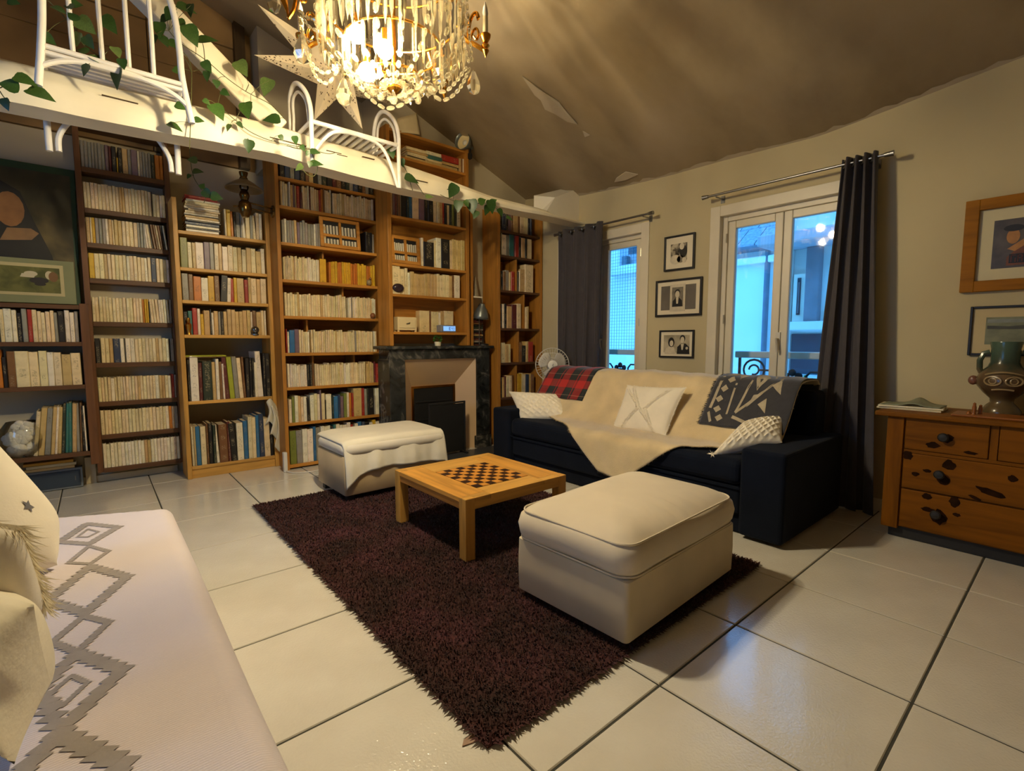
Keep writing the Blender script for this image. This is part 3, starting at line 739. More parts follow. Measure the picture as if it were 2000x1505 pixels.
row('c1.2 s.8^.9 c.6^.9', 3.26, 3.40, .878, 4.02, .21, .15, 'fifth shelf, ' + W6, kind='book')
row('h1 k1.6^.8 s.8 r2', 3.52, 3.72, .878, 4.02, .22, .16, 'fifth shelf, ' + W6, kind='upright book')
row('k1 s.8 m.6 c1 c.9 h.6', 3.24, 3.44, .508, 4.02, .22, .16, 'sixth shelf, ' + W6, kind='book')
row('y1.6 c.6 w1.3 n1.4 s1 h1', 3.49, 3.74, .508, 4.02, .24, .16, 'sixth shelf, ' + W6, kind='upright book')
pile('m18 k14 g22 m20 k24 s18 m16 k22 g18 d26 k20 h18 m24 k20 s26', 3.02, 4.13, 1.06, .17, .12, 'the stack behind the desk lamp', vis=.5)

BOOKS.sort(key=lambda q: -q['area'])
def fill(me, items, o):
    V, F, Mi, UV, TC = [], [], [], [], []
    for q in items:
        vs, fs, ms = book_geo(q['w'], q['h'], q['d'])
        base = len(V)
        T = q['M'] if o is None else q['M']
        V += [tuple(T @ Vector(p)) for p in vs] if o is None else vs
        for f, m in zip(fs, ms):
            F.append(tuple(i + base for i in f)); Mi.append(m)
            for i in f:
                x, y, z = vs[i]
                u = min(.98, max(.02, x / q['w'] + .5)) if y < .02 else .01
                UV += [q['sid'] + u, z / .22 + q['sid'] * .37]
                TC += q['col']
    me.from_pydata(V, [], F)
    me.materials.append(cover_m); me.materials.append(pages_m)
    me.polygons.foreach_set('material_index', Mi)
    me.uv_layers.new(name='spine').data.foreach_set('uv', UV)
    me.color_attributes.new('tint', 'FLOAT_COLOR', 'CORNER').data.foreach_set('color', TC)
    me.update()
NB = 296
for q in BOOKS[:NB]:
    me = bpy.data.meshes.new('book'); fill(me, [q], 1)
    o = bpy.data.objects.new('book', me); COL.objects.link(o); o.matrix_world = q['M']
    tag(o, q['label'], 'book', 'books on the bookcases')
me = bpy.data.meshes.new('paperbacks'); fill(me, BOOKS[NB:], None)
o = bpy.data.objects.new('paperbacks', me); COL.objects.link(o)
tag(o, 'remaining thin paperback spines packed tightly along the bookcase shelves', 'books', 'books on the bookcases', 'stuff')
# ------------------------------------------------------------------ fireplace
def marble_mat():
    m, nt, p = new_mat('black_marble')
    tc = N(nt, 'ShaderNodeTexCoord')
    n0 = N(nt, 'ShaderNodeTexNoise', i_Scale=7.0, i_Detail=6.0, i_Distortion=1.2)
    nt.links.new(tc.outputs['Object'], n0.inputs['Vector'])
    c1 = ramp(nt, n0.outputs[0], [(0.35, lin((26, 27, 27))), (0.55, lin((48, 50, 49))), (0.66, lin((104, 100, 92))), (0.7, lin((44, 46, 45)))])
    nt.links.new(c1, p.inputs['Base Color']); p.inputs['Roughness'].default_value = 0.25
    return m
marble = marble_mat()
cream_tile = plain('hearth_cream', (206, 176, 138), 0.55, 0.05, 3)
soot = plain('soot_black', (24, 24, 25), 0.6, 0.2)
fp = thing('fireplace', 'black veined marble fireplace with cream splayed surround under the pine bookcase', 'fireplace', (2.56, 4.15, 0))
YF, YB = 4.05, YR
def P4(x, y, z): return (x, y, z)
boxo('mantelshelf', marble, 1.955, 3.165, YF - .035, YB - .002, 1.03, 1.06, fp, .008)
boxo('lintel', marble, 2.0, 3.13, YF, YB - .03, .935, 1.03, fp, .006)
for a, c in ((2.0, 2.155), (2.965, 3.13)):
    boxo('jamb', marble, a, c, YF, YB - .004, 0.13, .94, fp, .006)
    boxo('jamb_foot', marble, a - .012, c + .012, YF - .012, YB - .004, 0, .13, fp, .006)
# splayed cream panels from the marble to the iron opening
ox0, ox1, oz1 = 2.155, 2.965, .935
ix0, ix1, iz1, iy = 2.32, 2.82, .665, YF + .20
MB().hexa([(ox0, YF + .02, oz1 - .0), (ix0, iy, iz1), (ix1, iy, iz1), (ox1, YF + .02, oz1), (ox0, YF + .06, oz1 + .0), (ix0, iy + .03, iz1 + .01), (ix1, iy + .03, iz1 + .01), (ox1, YF + .06, oz1)]).build('upper_splay', cream_tile, fp)
for a, c in ((ox0, ix0), (ox1, ix1)):
    MB().hexa([(a, YF + .02, 0), (c, iy, 0), (c, iy + .03, 0), (a, YF + .06, 0), (a, YF + .02, oz1), (c, iy, iz1), (c, iy + .03, iz1), (a, YF + .06, oz1)]).build('side_splay', cream_tile, fp)
b = MB(); b.box(ix0, ix0 + .022, iy - .012, iy + .005, 0, iz1).box(ix1 - .022, ix1, iy - .012, iy + .005, 0, iz1).box(ix0 + .022, ix1 - .022, iy - .012, iy + .005, iz1 - .022, iz1)
b.build('iron_surround', brass, fp)
boxo('shutter', soot, ix0 + .022, ix1 - .022, iy - .006, iy + .01, 0.3, iz1 - .022, fp, .003)
boxo('fire_opening', soot, ix0 + .022, ix1 - .022, iy + .0, iy + .012, 0, .3, fp)
for z in (.32, .5): boxo('shutter_rib', black_metal, ix0 + .04, ix1 - .04, iy - .014, iy - .004, z, z + .014, fp)
MB().tube([((ix0 + ix1) / 2 + .1, iy - .005, .40), ((ix0 + ix1) / 2 + .1, iy - .03, .40)], .012, 10).build('knob', steel, fp)
struct(boxo('trim_4', plain('hearth_slate', (64, 66, 70), 0.35, 0.15), 1.98, 3.16, 3.72, 4.02, .0005, .006))
sc = thing('fire_screen', 'free standing black metal fire screen in front of the hearth', 'fire screen', (2.62, 3.96, .006))
boxo('panel', soot, 2.36, 2.735, 3.962, 3.97, .03, .50, sc, .003)
b = MB()
for x in (2.35, 2.745): b.box(x - .008, x + .008, 3.955, 3.975, .006, .515)
b.box(2.342, 2.753, 3.955, 3.975, .505, .522)
b.build('frame', black_metal, sc, .003)
for x in (2.36, 2.735): boxo('foot', black_metal, x - .012, x + .012, 3.90, 4.02, .006, .02, sc, .003)

# things on the mantel and in the bookcase above it
def P5(px, py, y=4.09): return ony(px, py, y)
t = thing('drawer_box', 'small cream single-drawer box on the lowest shelf of the fireplace bookcase', 'box', (2.20, 4.10, 1.19))
cream_box = plain('cream_lacquer', (226, 206, 156), 0.5, 0.04)
boxo('body', cream_box, 2.105, 2.30, 4.085, 4.17, 1.205, 1.325, t, .004)
boxo('drawer', cream_box, 2.12, 2.285, 4.078, 4.09, 1.225, 1.305, t, .004)
MB().tube([(2.19, 4.078, 1.262), (2.20, 4.066, 1.266), (2.215, 4.066, 1.27), (2.225, 4.078, 1.274)], .004, 6).build('pull', black_metal, t)
for x in (2.115, 2.29):
    for y in (4.095, 4.16): boxo('foot', cream_box, x - .008, x + .008, y - .008, y + .008, 1.1905, 1.205, t)
t = thing('clock_radio', 'silver clock radio with glowing blue display in front of cream slipcases', 'clock radio', (2.62, 4.10, 1.19))
boxo('case', plain('radio_silver', (150, 154, 160), 0.35, 0.05, metal=.4), 2.555, 2.735, 4.075, 4.16, 1.1905, 1.262, t, .01)
boxo('display', glow('lcd_blue', (0.25, 0.5, 1.0), 1.1), 2.585, 2.72, 4.071, 4.076, 1.205, 1.250, t)
b = MB()
dk = plain('lcd_digits', (20, 30, 60), 0.5)
def seg7(b, x, z, w, h, on, y=4.0695):
    q = .003
    S7 = dict(a=(0, h, w, h), b=(w, h / 2, w, h), c=(w, 0, w, h / 2), d=(0, 0, w, 0), e=(0, 0, 0, h / 2), f=(0, h / 2, 0, h), g=(0, h / 2, w, h / 2))
    for k in on:
        x0, z0, x1, z1 = S7[k]; b.box(x + x0 - q / 2, x + x1 + q / 2, y, y + .001, z + z0 - q / 2, z + z1 + q / 2)
for k, (xx, on) in enumerate(((2.637, 'bc'), (2.652, 'abcdef'), (2.676, 'bcfg'), (2.695, 'abcdg'))): seg7(b, xx, 1.214, .011, .026, on)
b.build('digits', dk, t)
t = thing('potted_plant', 'tiny bushy green plant in cream pot on the mantelpiece', 'plant', (2.43, 4.04, 1.06))
pc = ony(855, 668, 4.045)
MB().lathe([(.001, 1.0605), (.028, 1.0605), (.034, 1.10), (.03, 1.10), (.028, 1.092), (.001, 1.092)], 14, (pc[0], 4.045, 0)).build('pot', plain('pot_cream', (214, 206, 176), 0.5), t)
leaf_green = plain('leaf_green', (62, 112, 40), 0.45, 0.3, 30, spec=.4)
b = MB(); random.seed(5)
for k in range(90):
    q = Vector((rnd(-1, 1), rnd(-1, 1), rnd(-.2, 1.4))).normalized()
    p = Vector((pc[0], 4.045, 1.115)) + Vector((q.x * .026, q.y * .026, q.z * .035)); s = q.orthogonal().normalized()
    b.add([p, p + q * .014 + s * .008, p + q * .022, p + q * .014 - s * .008], [(0, 1, 2, 3)])
b.build('foliage', leaf_green, t)['kind'] = 'stuff'
tag(MB().ball(ony(778, 562, 4.072) + np.array([0, 0, .0]), .05, 14, 9, sc=(1.15, .55, .8)).build('polished_stone', plain('dark_agate', (52, 38, 44), 0.2, 0.5, 9)), 'dark purple polished stone in front of cream volumes above the fireplace', 'stone')
def abacus(name, label, c, w, h, lean, rows_, mw):
    t = thing(name, label, 'letter rack', c)
    M = Matrix.Translation(V3(c)) @ Matrix.Rotation(lean, 4, 'X')
    f = .03
    b = MB(); b.box(-w / 2, -w / 2 + f, -.012, .012, 0, h, M=M).box(w / 2 - f, w / 2, -.012, .012, 0, h, M=M)
    b.box(-w / 2 + f, w / 2 - f, -.012, .012, 0, f, M=M).box(-w / 2 + f, w / 2 - f, -.012, .012, h - f, h, M=M)
    b.build('frame', mw, t, .003)
    MB().box(-.011, .011, -.009, .009, f, h - f, M=M).build('mullion', mw, t, .002)
    zc = h * .40
    MB().box(-w / 2 + f, w / 2 - f, -.009, .009, zc - .012, zc + .012, M=M).build('crossbar', mw, t, .002)
    boxes = ((-w / 2 + f, -.011), (.011, w / 2 - f))
    bk = MB().box(-w / 2 + f * .5, w / 2 - f * .5, .006, .011, f * .5, h - f * .5, M=M).build('backing', soot, t)
    for a, cc in boxes:
        for z0, z1 in ((f, f + (zc - f) * .62), (zc + .012, zc + .012 + (h - f - zc) * .62)):
            n = 5
            for k in range(n):
                x0 = a + (cc - a) * (k + .12) / n; x1 = a + (cc - a) * (k + .72) / n
                MB().box(x0, x1, -.004, .006, z0 + .001, z1 * (1 - .02 * (k % 2)), M=M).build('card', cover_w, t)
    return t
cover_w = plain('card_white', (208, 200, 176), 0.6, 0.2)
cA = ony(668, 487, 4.385)
t1 = abacus('letter_rack', 'honey wooden four-pane miniature rack leaning on the third shelf of the tall pine bookcase', (cA[0] - .005, 4.392, 1.926), .36, .262, math.radians(-6), 2, pine_x)
t2 = abacus('letter_rack', 'honey wooden four-pane miniature rack above the fireplace, beside two black hardbacks', (2.205, 4.085, 1.802), .29, .25, math.radians(-6), 2, pine_x)
# small ornaments on shelves
ob = plain('ornament_brown', (128, 78, 38), 0.35, 0.3, 12)
p = ony(728, 614, 4.385); tag(MB().ball((p[0], 4.386, 1.318 + .026), .025, 12, 8).build('wooden_ball', ob), 'little round brown wooden ball ending the fifth shelf of the tall pine bookcase', 'ornament')
p = ony(721, 549, 4.385); t = thing('figurine', 'small mottled bird figurine in front of the yellow paperbacks', 'ornament', (p[0], 4.386, 1.62))
MB().ball((p[0], 4.386, 1.648), .026, 10, 7, sc=(1, .8, 1.05)).build('body', plain('mottled', (140, 120, 84), 0.5, 0.5, 60), t); MB().ball((p[0] + .012, 4.384, 1.684), .013, 8, 6).build('head', ob, t)
p = ony(499, 639, 4.60); t = thing('glass_globe', 'small silvery glass globe on a foot, fourth shelf of the low pine bookcase', 'ornament', (p[0], 4.605, 1.155))
MB().lathe([(.001, 1.1555), (.028, 1.1555), (.028, 1.166), (.012, 1.17), (.001, 1.17)], 14, (p[0], 4.615, 0)).build('foot', steel, t); MB().ball((p[0], 4.615, 1.20), .032, 14, 9).build('globe', plain('silvered', (120, 120, 124), 0.08, 0.1, metal=.9), t)
p = ony(362, 617, 4.60); t = thing('brass_figurine', 'gleaming brass figurine at the start of the fourth shelf of the low pine bookcase', 'ornament', (p[0], 4.61, 1.155))
MB().lathe([(.001, 1.1555), (.02, 1.1555), (.014, 1.175), (.02, 1.21), (.022, 1.235), (.01, 1.25), (.015, 1.268), (.012, 1.285), (.001, 1.292)], 10, (p[0] + .02, 4.625, 0)).build('statue', brass, t)

# lamp on the mantel
t = thing('desk_lamp', 'grey metal bell-shaded desk lamp standing at the end of the mantelpiece', 'lamp', (3.05, 4.12, 1.06))
q = ony(940, 612, 4.10)
bx = ony(946, 664, 4.12)[0]
MB().lathe([(.001, 1.0605), (.06, 1.0605), (.058, 1.075), (.02, 1.085), (.001, 1.085)], 20, (bx, 4.14, 0)).build('base', black_metal, t)
MB().tube([(bx, 4.14, 1.08), (bx + .005, 4.17, 1.28), (q[0] - .02, 4.18, 1.40), (q[0], 4.12, q[2] + .10)], .007, 8).build('stem', black_metal, t)
MB().tube([(q[0] - .035, 4.09, 1.065), (q[0] - .035, 4.09, q[2] - .05)], .005, 8).build('rod', steel, t)
Ms = Matrix.Rotation(math.radians(12), 4, 'X')
sh = MB(); sh.lathe([(.085, -.05), (.078, -.02), (.055, .045), (.03, .075), (.022, .10), (.001, .105)], 24, tuple(q), Ms, caps=False)
shade = sh.build('shade', grey_metal, t, solid=.003)
MB().ball(tuple(q + np.array([0, 0, -.01])), .03, 12, 8).build('bulb', white_plastic, t)
# narrow niche between the bookcases: little shelf, oval board and a cone
struct(boxo('trim_5', pine_z, 2.93, 2.96, 4.10, YR - .002, 1.06, 2.45))
tag(boxo('niche_shelf', white_paint, 2.965, 3.09, 4.12, YR - .002, 1.55, 1.565), 'tiny white shelf in the narrow niche above the stack of dark books', 'shelf')
tag(MB().lathe([(.001, 0), (.04, 0), (.022, .12), (.004, .22), (.001, .22)], 14, (3.05, 4.19, 1.5655)).build('shell_cone', plain('cone_grey', (150, 140, 120), 0.5, 0.25, 30)), 'pale grey cone ornament on the tiny niche shelf', 'ornament')
tag(MB().lathe([(.001, -.012), (.075, -.012), (.08, 0), (.075, .012), (.001, .012)], 26, (2.985, 4.26, 1.83), Matrix.Rotation(PI / 2, 4, 'X') @ Matrix.Diagonal((.62, 2.3, 1, 1))).build('oval_board', plain('dark_oval', (44, 32, 24), 0.4)), 'dark oval board hanging in the niche beside the fireplace bookcase', 'board')

# ------------------------------------------------------------------ fan
fx, fy, fz = 3.50, 3.50, .868
t = thing('pedestal_fan', 'white pedestal fan with round wire guard beside the sofa end', 'fan', (fx, fy, 0))
fd = Vector((-.62, -.76, -.04)).normalized()
MF = fd.to_track_quat('Z', 'Y').to_matrix().to_4x4()
C0 = Vector((fx, fy, fz))
b = MB()
def ringat(off, r, th=.0016, n=40): b.ring(tuple(C0 + fd * off), r, th, n, 5, MF)
b.ring(tuple(C0), .168, .004, 48, 6, MF); ringat(.03, .12); ringat(.035, .075); ringat(-.055, .12); ringat(-.06, .07)
for k in range(36):
    a = 2 * PI * k / 36
    d = MF.to_3x3() @ Vector((math.cos(a), math.sin(a), 0))
    b.tube([tuple(C0 + d * .046 + fd * .042), tuple(C0 + d * .12 + fd * .032), tuple(C0 + d * .168)], .0015, 4)
    if k % 2 == 0: b.tube([tuple(C0 + d * .168), tuple(C0 + d * .12 - fd * .055), tuple(C0 + d * .05 - fd * .065)], .0011, 4)
b.build('guard', white_plastic, t)
MB().lathe([(.001, .05), (.04, .05), (.048, .045), (.048, .036), (.001, .03)], 24, tuple(C0), MF).build('badge', plain('badge_white', (236, 232, 222), 0.4), t)
b = MB()
for q in ((-.012, .004), (-.006, .001), (.0, -.001), (.006, .002), (.012, .005)):
    c = C0 + fd * .0506 + MF.to_3x3() @ Vector((q[1], q[0], 0)); b.ball(tuple(c), .004, 6, 4, sc=(1, 1, .6))
b.build('logo', plain('logo_grey', (80, 80, 84), 0.4), t)
for k in range(3):
    a0 = 2 * PI * k / 3 + .5
    def bl(u, v, a0=a0):
        r = .045 + .098 * v
        a = a0 + (u - .5) * (1.25 + .35 * math.sin(PI * v)) * (1 if v < .85 else 1 - (v - .85) * 1.6)
        return tuple(C0 + MF.to_3x3() @ Vector((math.cos(a) * r, math.sin(a) * r, (u - .5) * .035 - .005)))
    MB().grid(bl, 10, 8).build('blade', plain('blade_plastic%d' % k, (206, 200, 190), 0.35), t, solid=.002)
MB().lathe([(.001, .01), (.045, .01), (.048, -.02), (.06, -.05), (.055, -.12), (.03, -.14), (.001, -.14)], 20, tuple(C0), MF).build('motor', white_plastic, t)
MB().tube([(fx + .02, fy + .03, .0), (fx + .02, fy + .03, .72)], .017, 12).tube([(fx + .02, fy + .03, .70), (fx + .03, fy + .05, .80), (fx + .045, fy + .065, .84)], .024, 12).build('pole', white_plastic, t)
MB().lathe([(.001, 0.0), (.20, 0.0), (.20, .012), (.04, .03), (.001, .03)], 28, (fx + .02, fy + .03, 0)).build('base', white_plastic, t)

# ------------------------------------------------------------------ frames on the window wall
def picture(name, label, y0, y1, z0, z1, fm, fw, mat_m, mw, art, depth=.022, x=XW):
    t = thing(name, label, 'picture', (x, (y0 + y1) / 2, z0))
    b = MB(); X0, X1 = x - depth, x - .001
    b.box(X0, X1, y0, y0 + fw, z0, z1).box(X0, X1, y1 - fw, y1, z0, z1).box(X0, X1, y0 + fw, y1 - fw, z0, z0 + fw).box(X0, X1, y0 + fw, y1 - fw, z1 - fw, z1)
    b.build('frame', fm, t, .003)
    boxo('mount', mat_m, x - .010, x - .004, y0 + fw, y1 - fw, z0 + fw, z1 - fw, t)
    a = boxo('print', art[0], x - .012, x - .0095, y0 + fw + mw[0], y1 - fw - mw[1], z0 + fw + mw[2], z1 - fw - mw[3], t)
    if len(art) > 1: art[1](t, a)
    return t
black_frame = plain('black_frame', (22, 20, 20), 0.4)
mount_m = plain('picture_mount', (226, 214, 184), 0.8, 0.03)
def blotch(name, stops, scale=6, seed=0.0, detail=4):
    m, nt, p = new_mat(name); tc = N(nt, 'ShaderNodeTexCoord'); mp = N(nt, 'ShaderNodeMapping'); mp.inputs['Location'].default_value = (seed, seed * 2, seed)
    no = N(nt, 'ShaderNodeTexNoise', i_Scale=scale, i_Detail=detail, i_Distortion=.4)
    nt.links.new(tc.outputs['Object'], mp.inputs[0]); nt.links.new(mp.outputs[0], no.inputs['Vector'])
    nt.links.new(ramp(nt, no.outputs[0], [(s, lin(c)) for s, c in stops]), p.inputs['Base Color']); p.inputs['Roughness'].default_value = .35
    return m
ink = plain('photo_black', (26, 24, 22), 0.4, 0.2, 30); mid = plain('photo_grey', (120, 112, 96), 0.4, 0.25, 30); pal = plain('photo_pale', (206, 194, 166), 0.4, 0.08, 30)
def flat(t, name, m, pts, x):
    """a flat printed shape on the picture, (y, z) outline"""
    n = len(pts)
    return MB().add([(x, a, c) for a, c in pts] + [(x + .0012, a, c) for a, c in pts], [tuple(range(n)), tuple(range(2 * n - 1, n - 1, -1))] + [(i, n + i, n + (i + 1) % n, (i + 1) % n) for i in range(n)]).build(name, m, t)
def oval(cy, cz, ry, rz, n=16): return [(cy + ry * math.cos(2 * PI * k / n), cz + rz * math.sin(2 * PI * k / n)) for k in range(n)]
def art1(t, a):
    x = XW - .0135
    flat(t, 'printed_figure', pal, oval(2.36, 1.80, .05, .04), x); flat(t, 'printed_figure', ink, oval(2.285, 1.86, .035, .05), x); flat(t, 'printed_figure', pal, oval(2.30, 1.905, .022, .028), x - .001)
    flat(t, 'printed_figure', mid, oval(2.31, 1.80, .035, .03), x); flat(t, 'printed_figure', pal, oval(2.275, 1.79, .02, .022), x - .001)
picture('framed_photo', 'black framed nearly square monochrome photo, topmost of three between the windows', 2.181, 2.467, 1.708, 2.003, black_frame, .016, mount_m, (.055, .045, .065, .055),
        (blotch('photo_a', [(.35, (24, 22, 20)), (.5, (96, 88, 74)), (.62, (190, 178, 150))], 16, 1.3), art1))
def art2(t, a):
    x = XW - .0135
    flat(t, 'printed_card', pal, [(2.255, 1.36), (2.40, 1.36), (2.40, 1.59), (2.255, 1.59)], x)
    flat(t, 'printed_photo', mid, [(2.275, 1.40), (2.38, 1.40), (2.38, 1.565), (2.275, 1.565)], x - .001)
    flat(t, 'printed_figure', ink, [(2.28, 1.401), (2.375, 1.401), (2.37, 1.45), (2.345, 1.475), (2.31, 1.475), (2.284, 1.45)], x - .002)
    flat(t, 'printed_figure', pal, oval(2.328, 1.505, .021, .029), x - .003); flat(t, 'printed_figure', ink, oval(2.328, 1.517, .026, .031), x - .0022)
    flat(t, 'printed_figure', pal, [(2.32, 1.425), (2.336, 1.425), (2.34, 1.476), (2.316, 1.476)], x - .003)
picture('framed_photo', 'widest black frame with old portrait of a man in dark suit between the windows', 2.104, 2.542, 1.318, 1.635, black_frame, .018, mount_m, (.038, .035, .038, .035), (plain('photo_panel', (104, 96, 84), 0.5, 0.15), art2))
def art3(t, a):
    x = XW - .0135
    flat(t, 'printed_figure', pal, [(2.33, .995), (2.44, .995), (2.425, 1.04), (2.39, 1.065), (2.345, 1.05)], x); flat(t, 'printed_figure', ink, oval(2.375, 1.095, .03, .042), x - .0005)
    flat(t, 'printed_figure', pal, oval(2.372, 1.085, .018, .026), x - .0015)
    flat(t, 'printed_figure', ink, [(2.20, .995), (2.32, .995), (2.315, 1.055), (2.28, 1.085), (2.24, 1.085), (2.205, 1.055)], x - .001); flat(t, 'printed_figure', pal, oval(2.268, 1.115, .019, .028), x - .002)
    flat(t, 'printed_figure', ink, oval(2.268, 1.126, .025, .032), x - .0012); flat(t, 'printed_figure', pal, [(2.262, 1.03), (2.274, 1.03), (2.283, 1.083), (2.253, 1.083)], x - .002)
    flat(t, 'printed_figure', pal, oval(2.225, 1.045, .012, .012), x - .002)
picture('framed_photo', 'black framed monochrome photo of a couple, lowest of three between the windows', 2.162, 2.493, .962, 1.20, black_frame, .014, mount_m, (.028, .028, .03, .028),
        (blotch('photo_c', [(.4, (150, 140, 116)), (.6, (190, 178, 150))], 7, 4.1), art3))
gold_frame = wood('oak_frame', (150, 96, 18), 'y', .5, .25, spec=.15)
def art4(t, a):
    x = XW - .0135
    flesh = plain('print_ochre', (170, 118, 62), 0.5, 0.15, 30); rust = plain('print_rust', (110, 62, 40), 0.5, 0.3, 40)
    flat(t, 'printed_shape', rust, [(.15, 1.515), (.335, 1.515), (.335, 1.56), (.30, 1.60), (.24, 1.64), (.17, 1.65)], x)
    flat(t, 'printed_shape', flesh, oval(.315, 1.67, .026, .040), x - .001); flat(t, 'printed_shape', flesh, [(.335, 1.605), (.27, 1.655), (.20, 1.655), (.26, 1.625), (.305, 1.59)], x - .001)
    flat(t, 'printed_shape', ink, oval(.315, 1.715, .04, .018), x - .002); flat(t, 'printed_shape', ink, [(.14, 1.527), (.325, 1.527), (.325, 1.575), (.14, 1.575)], x - .003)
    dark = plain('print_maroon', (96, 40, 34), 0.5)
    xx = .318
    for ch in range(7):   # block capitals, too small to read
        w = .02
        b = MB(); X = x - .0045
        b.box(X, X + .001, xx - .004, xx, 1.532, 1.570).box(X, X + .001, xx - w, xx - w + .004, 1.532, 1.570 if ch % 2 else 1.552).box(X, X + .001, xx - w, xx, 1.566, 1.570)
        if ch % 3: b.box(X, X + .001, xx - w, xx, 1.549, 1.553)
        b.build('letter', dark, t); xx -= w + .006
picture('framed_print', 'large gilt oak framed print hanging above the chest of drawers', -.05, .516, 1.381, 1.891, gold_frame, .060, plain('print_mount', (206, 196, 160), 0.8, 0.03), (.06, .062, .062, .066),
        (blotch('print_grey', [(.4, (70, 64, 62)), (.6, (92, 84, 78))], 9, 2.2), art4), .034)
def art5(t, a):
    x = XW - .0135
    flat(t, 'printed_shape', plain('print_sky', (128, 134, 124), 0.5, 0.2, 14), [(.0, 1.205), (.388, 1.205), (.388, 1.225), (.0, 1.225)], x)
    flat(t, 'printed_shape', plain('print_hill', (66, 66, 54), 0.5, 0.3, 20), [(.0, 1.165), (.388, 1.172), (.388, 1.19), (.3, 1.185), (.18, 1.196), (.0, 1.192)], x - .001)
picture('framed_print', 'thin black framed small landscape print hanging behind the tall vase', .05, .462, 1.022, 1.299, black_frame, .013, plain('print_mount_b', (196, 178, 136), 0.8, 0.04), (.05, .055, .05, .05),
        (plain('print_field', (118, 120, 92), 0.5, 0.25, 16), art5))
# posters on the left bookcase
green_card = plain('poster_green', (34, 62, 36), 0.5, 0.15)
pt = thing('poster', 'large dark green bordered painting print standing on the dark bookcase behind the small mounted print', 'poster', (-.4, 4.93, 1.372))
lean = .05
def PP(x, z): return 4.905 + lean * (z - 1.37)
b = MB(); b.hexa([(-.98, 4.905, 1.372), (-.062, 4.905, 1.372), (-.062, 4.92, 1.372), (-.98, 4.92, 1.372), (-.98, 4.955, 2.36), (-.042, 4.955, 2.36), (-.042, 4.97, 2.36), (-.98, 4.97, 2.36)])
b.build('panel', green_card, pt, .003)
def onp(x, z, off): return (x, PP(x, z) - off, z)
def quadp(name, m, pts, off):
    n = len(pts); MB().add([onp(x, z, off) for x, z in pts] + [onp(x, z, off - .0012) for x, z in pts], [tuple(range(n)), tuple(range(2 * n - 1, n - 1, -1))] + [(i, n + i, n + (i + 1) % n, (i + 1) % n) for i in range(n)]).build(name, m, pt)
quadp('print', blotch('abstract_olive', [(.3, (40, 40, 28)), (.5, (70, 62, 40)), (.66, (104, 90, 56))], 3.2, 6.0, 3), [(-.96, 1.40), (-.085, 1.40), (-.072, 2.31), (-.96, 2.31)], .002)
quadp('printed_shape', plain('abstract_dark', (30, 28, 22), 0.5, 0.3, 6), [(-.7, 1.42), (-.16, 1.42), (-.2, 1.72), (-.28, 1.95), (-.34, 2.15), (-.45, 2.22), (-.58, 2.15), (-.7, 1.9)], .0035)
quadp('printed_shape', plain('abstract_ochre', (140, 96, 52), 0.5, 0.25, 8), oval(-.40, 2.02, .075, .12), .005)
quadp('printed_shape', plain('abstract_sand', (134, 100, 62), 0.5, 0.2, 8), [(-.46, 1.80), (-.30, 1.82), (-.26, 1.87), (-.30, 1.90), (-.42, 1.89)], .005)
pt2 = thing('mounted_print', 'small wide print of two animals in pale green mount, leaning before the dark poster', 'picture', (-.4, 4.84, 1.372))
sage = plain('sage_mount', (134, 136, 98), 0.8, 0.08)
boxo('mount', sage, -.80, -.085, 4.842, 4.850, 1.372, 1.678, pt2, .002)
boxo('border', plain('print_border', (190, 176, 128), 0.7, 0.05), -.77, -.145, 4.8405, 4.843, 1.425, 1.645, pt2)
boxo('print', blotch('meadow', [(.35, (74, 78, 38)), (.6, (112, 110, 58))], 12, 3.3), -.75, -.165, 4.839, 4.841, 1.445, 1.622, pt2)
def quad2(name, m, pts, y):
    n = len(pts); MB().add([(x, y, z) for x, z in pts] + [(x, y + .001, z) for x, z in pts], [tuple(range(n)), tuple(range(2 * n - 1, n - 1, -1))] + [(i, n + i, n + (i + 1) % n, (i + 1) % n) for i in range(n)]).build(name, m, pt2)
pw, pb, pbr = plain('animal_white', (196, 184, 150), 0.6), plain('animal_black', (40, 34, 28), 0.6), plain('animal_brown', (122, 86, 46), 0.6)
quad2('printed_animal', pw, oval(-.315, 1.575, .035, .018), 4.838); quad2('printed_animal', pw, [(-.37, 1.55), (-.30, 1.548), (-.29, 1.57), (-.36, 1.575)], 4.837); quad2('printed_animal', pb, oval(-.275, 1.53, .05, .022), 4.8375)
quad2('printed_animal', pw, oval(-.22, 1.57, .022, .03), 4.838); quad2('printed_animal', pbr, oval(-.20, 1.56, .025, .035), 4.8375); quad2('printed_animal', pb, oval(-.27, 1.505, .03, .012), 4.838)
